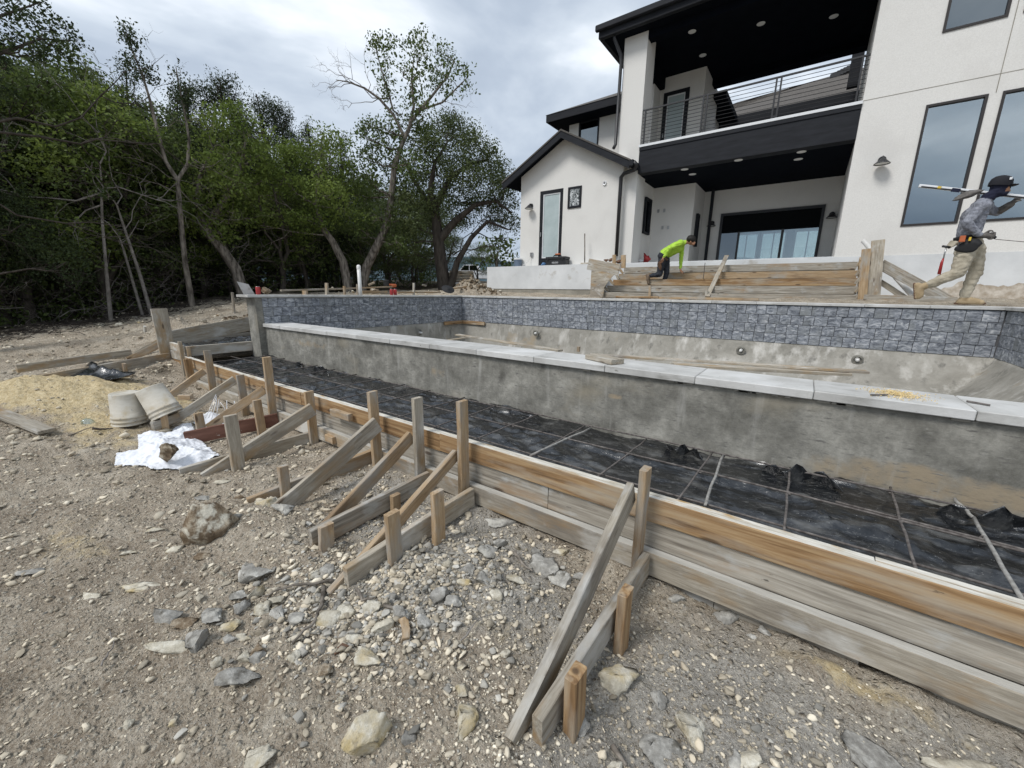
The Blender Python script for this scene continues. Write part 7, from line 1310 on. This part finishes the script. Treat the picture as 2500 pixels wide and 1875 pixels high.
# level over the shoulder
la = J(968, 990, .02); lb_ = J(1640, 1062, .02); t = thing('spirit_level', 'long silver and white level carried on the walking man\'s shoulder', 'level', la)
beam('body', la, lb_, .03, .045, 'white_paint', t, warp=0, ch=.006); beam('edge_band', la.lerp(lb_, .02) + Vector((0, -.0165, -.012)), la.lerp(lb_, .98) + Vector((0, -.0165, -.012)), .003, .02, 'rubber', t, warp=0, ch=.001); beam('vial', la.lerp(lb_, .16) + Vector((0, -.019, .004)), la.lerp(lb_, .19) + Vector((0, -.019, .004)), .008, .03, 'yellow', t, warp=0, ch=.001); beam('end_grip', la.lerp(lb_, .28) + Vector((0, -.019, -.01)), la.lerp(lb_, .35) + Vector((0, -.019, -.01)), .006, .05, 'navy', t, warp=0, ch=.001)
V = rock_verts(3, 3, .05); sl_ = obj('rolled_hood', V * (.15, .06, .055), ICO[3][1], 'glove', man, Matrix.Translation(J(1232, 1033, -.04)) @ Matrix.Rotation(-.35, 4, 'Y'), True)
# string reel
t = thing('string_reel', 'black string reel held in the walking man\'s gloved hand', 'reel', J(1352, 1262, -.2)); MB().tube([J(1338, 1258, -.2), J(1378, 1268, -.2)], .02, 10).build('spool', 'rubber', t, True); MB().tube([J(1345, 1256, -.2), J(1370, 1250, -.2), J(1378, 1268, -.2)], .008, 6).build('frame', 'rubber', t, True); MB().tube([J(1376, 1275, -.2), J(1700, 1305, -.2)], .0045, 5).build('string', 'rebar', t, True)
# man 2: bending over the stairs
K = lambda x, y, dy=0.0: YP(z6(x, y), 11.62 + dy)
hip = K(1325, 240); sh_ = K(1455, 138); hd = K(1543, 122); P = []
P += [('c', t_(hip + Vector((0, -.07, 0))), t_(hip + Vector((0, .07, 0))), .13, .13, 0), ('c', t_(K(1335, 215, -.05)), t_(K(1430, 160, -.07)), .125, .125, 1), ('c', t_(K(1335, 215, .05)), t_(K(1430, 160, .07)), .125, .125, 1), ('c', t_(K(1370, 215)), t_(K(1440, 180)), .11, .11, 1), ('c', t_(K(1455, 135, -.15)), t_(K(1465, 145, .15)), .085, .085, 1), ('c', t_(K(1465, 138)), t_(K(1500, 130)), .07, .055, 1), ('c', t_(K(1495, 132)), t_(hd), .05, .06, 3)]
P += [('c', t_(K(1455, 140, -.19)), t_(K(1378, 178, -.26)), .070, .056, 1), ('c', t_(K(1378, 178, -.26)), t_(K(1335, 238, -.24)), .055, .042, 1)] + hand(K(1322, 262, -.24), K(1315, 300, -.24) - K(1322, 262, -.24), (0, -1, 0), 3, .8, 1.1)
P += [('c', t_(K(1468, 150, .16)), t_(K(1465, 235, .18)), .072, .058, 1), ('c', t_(K(1465, 235, .18)), t_(K(1458, 325, .15)), .056, .042, 1)] + hand(K(1462, 352, .14), (.6, -.2, -.75), (0, 1, 0), 3, .3, 1.1)
P += [('c', t_(K(1345, 262, .08)), t_(K(1352, 365, .08)), .105, .078, 0), ('c', t_(K(1352, 365, .08)), t_(K(1328, 448, .08)), .075, .055, 0), ('c', t_(K(1322, 460, .08)), t_(K(1365, 462, .08)), .038, .034, 2)]
P += [('c', t_(K(1315, 265, -.08)), t_(K(1296, 378, -.10)), .105, .080, 0), ('c', t_(K(1296, 378, -.10)), t_(K(1232, 388, -.10)), .075, .055, 0), ('c', t_(K(1215, 390, -.10)), t_(K(1205, 420, -.10)), .05, .045, 2), ('c', t_(K(1200, 385, -.10)), t_(K(1212, 450, -.10)), .040, .036, 2)]
P += [('e', t_(hd), (.085, .078, .105), Matrix.Rotation(.5, 4, 'Y'), 3), ('c', t_(hd + Vector((.085, -.02, -.03))), t_(hd + Vector((.098, -.02, -.05))), .010, .014, 3), ('e', t_(hd + Vector((.05, -.01, -.075))), (.045, .045, .04), None, 3), ('e', t_(hd + Vector((.0, -.08, -.02))), (.014, .008, .026), None, 3)]
man2 = bpy.data.objects.new('person', None); link(man2, Matrix.Translation(K(1300, 462))); tag(man2, 'man in a lime green long sleeved shirt bending over the stair formwork', 'person')
bm_ = figure(P, ['denim', 'hivis', 'boot_brown', 'skin'], .011, ('denim', 'hivis')); link(bpy.data.objects.new('body', bm_), Matrix.Identity(4), man2)
V, F = ICO[3]; hv = V.copy(); hv *= (1 + np.array([mn.noise(Vector(v * 5)) for v in hv]) * .22)[:, None]; hv = hv * (.118, .108, .105); obj('hair', hv, F, 'hair', man2, Matrix.Translation(hd + Vector((-.012, .005, .045))) @ Matrix.Rotation(.35, 4, 'Y'), True)
for dx_ in (0,): obj('eye', ICO[1][0] * .010, ICO[1][1], 'hair', man2, Matrix.Translation(hd + Vector((.07, -.05, -.005))))
V = rock_verts(3, 5, .05); obj('tool_pouch', V * (.10, .06, .15), ICO[3][1], 'leather', man2, Matrix.Translation(K(1300, 305, -.20)) @ Matrix.Rotation(-.15, 4, 'Y'), True)
V, F = lathe([(.142, -.025), (.148, -.025), (.148, .025), (.142, .025)], 24); obj('tool_belt', V, F, 'leather', man2, Matrix.Translation(K(1330, 240)) @ Matrix.Rotation(.75, 4, 'Y') @ Matrix.Diagonal((1, 1.25, 1, 1)), True)
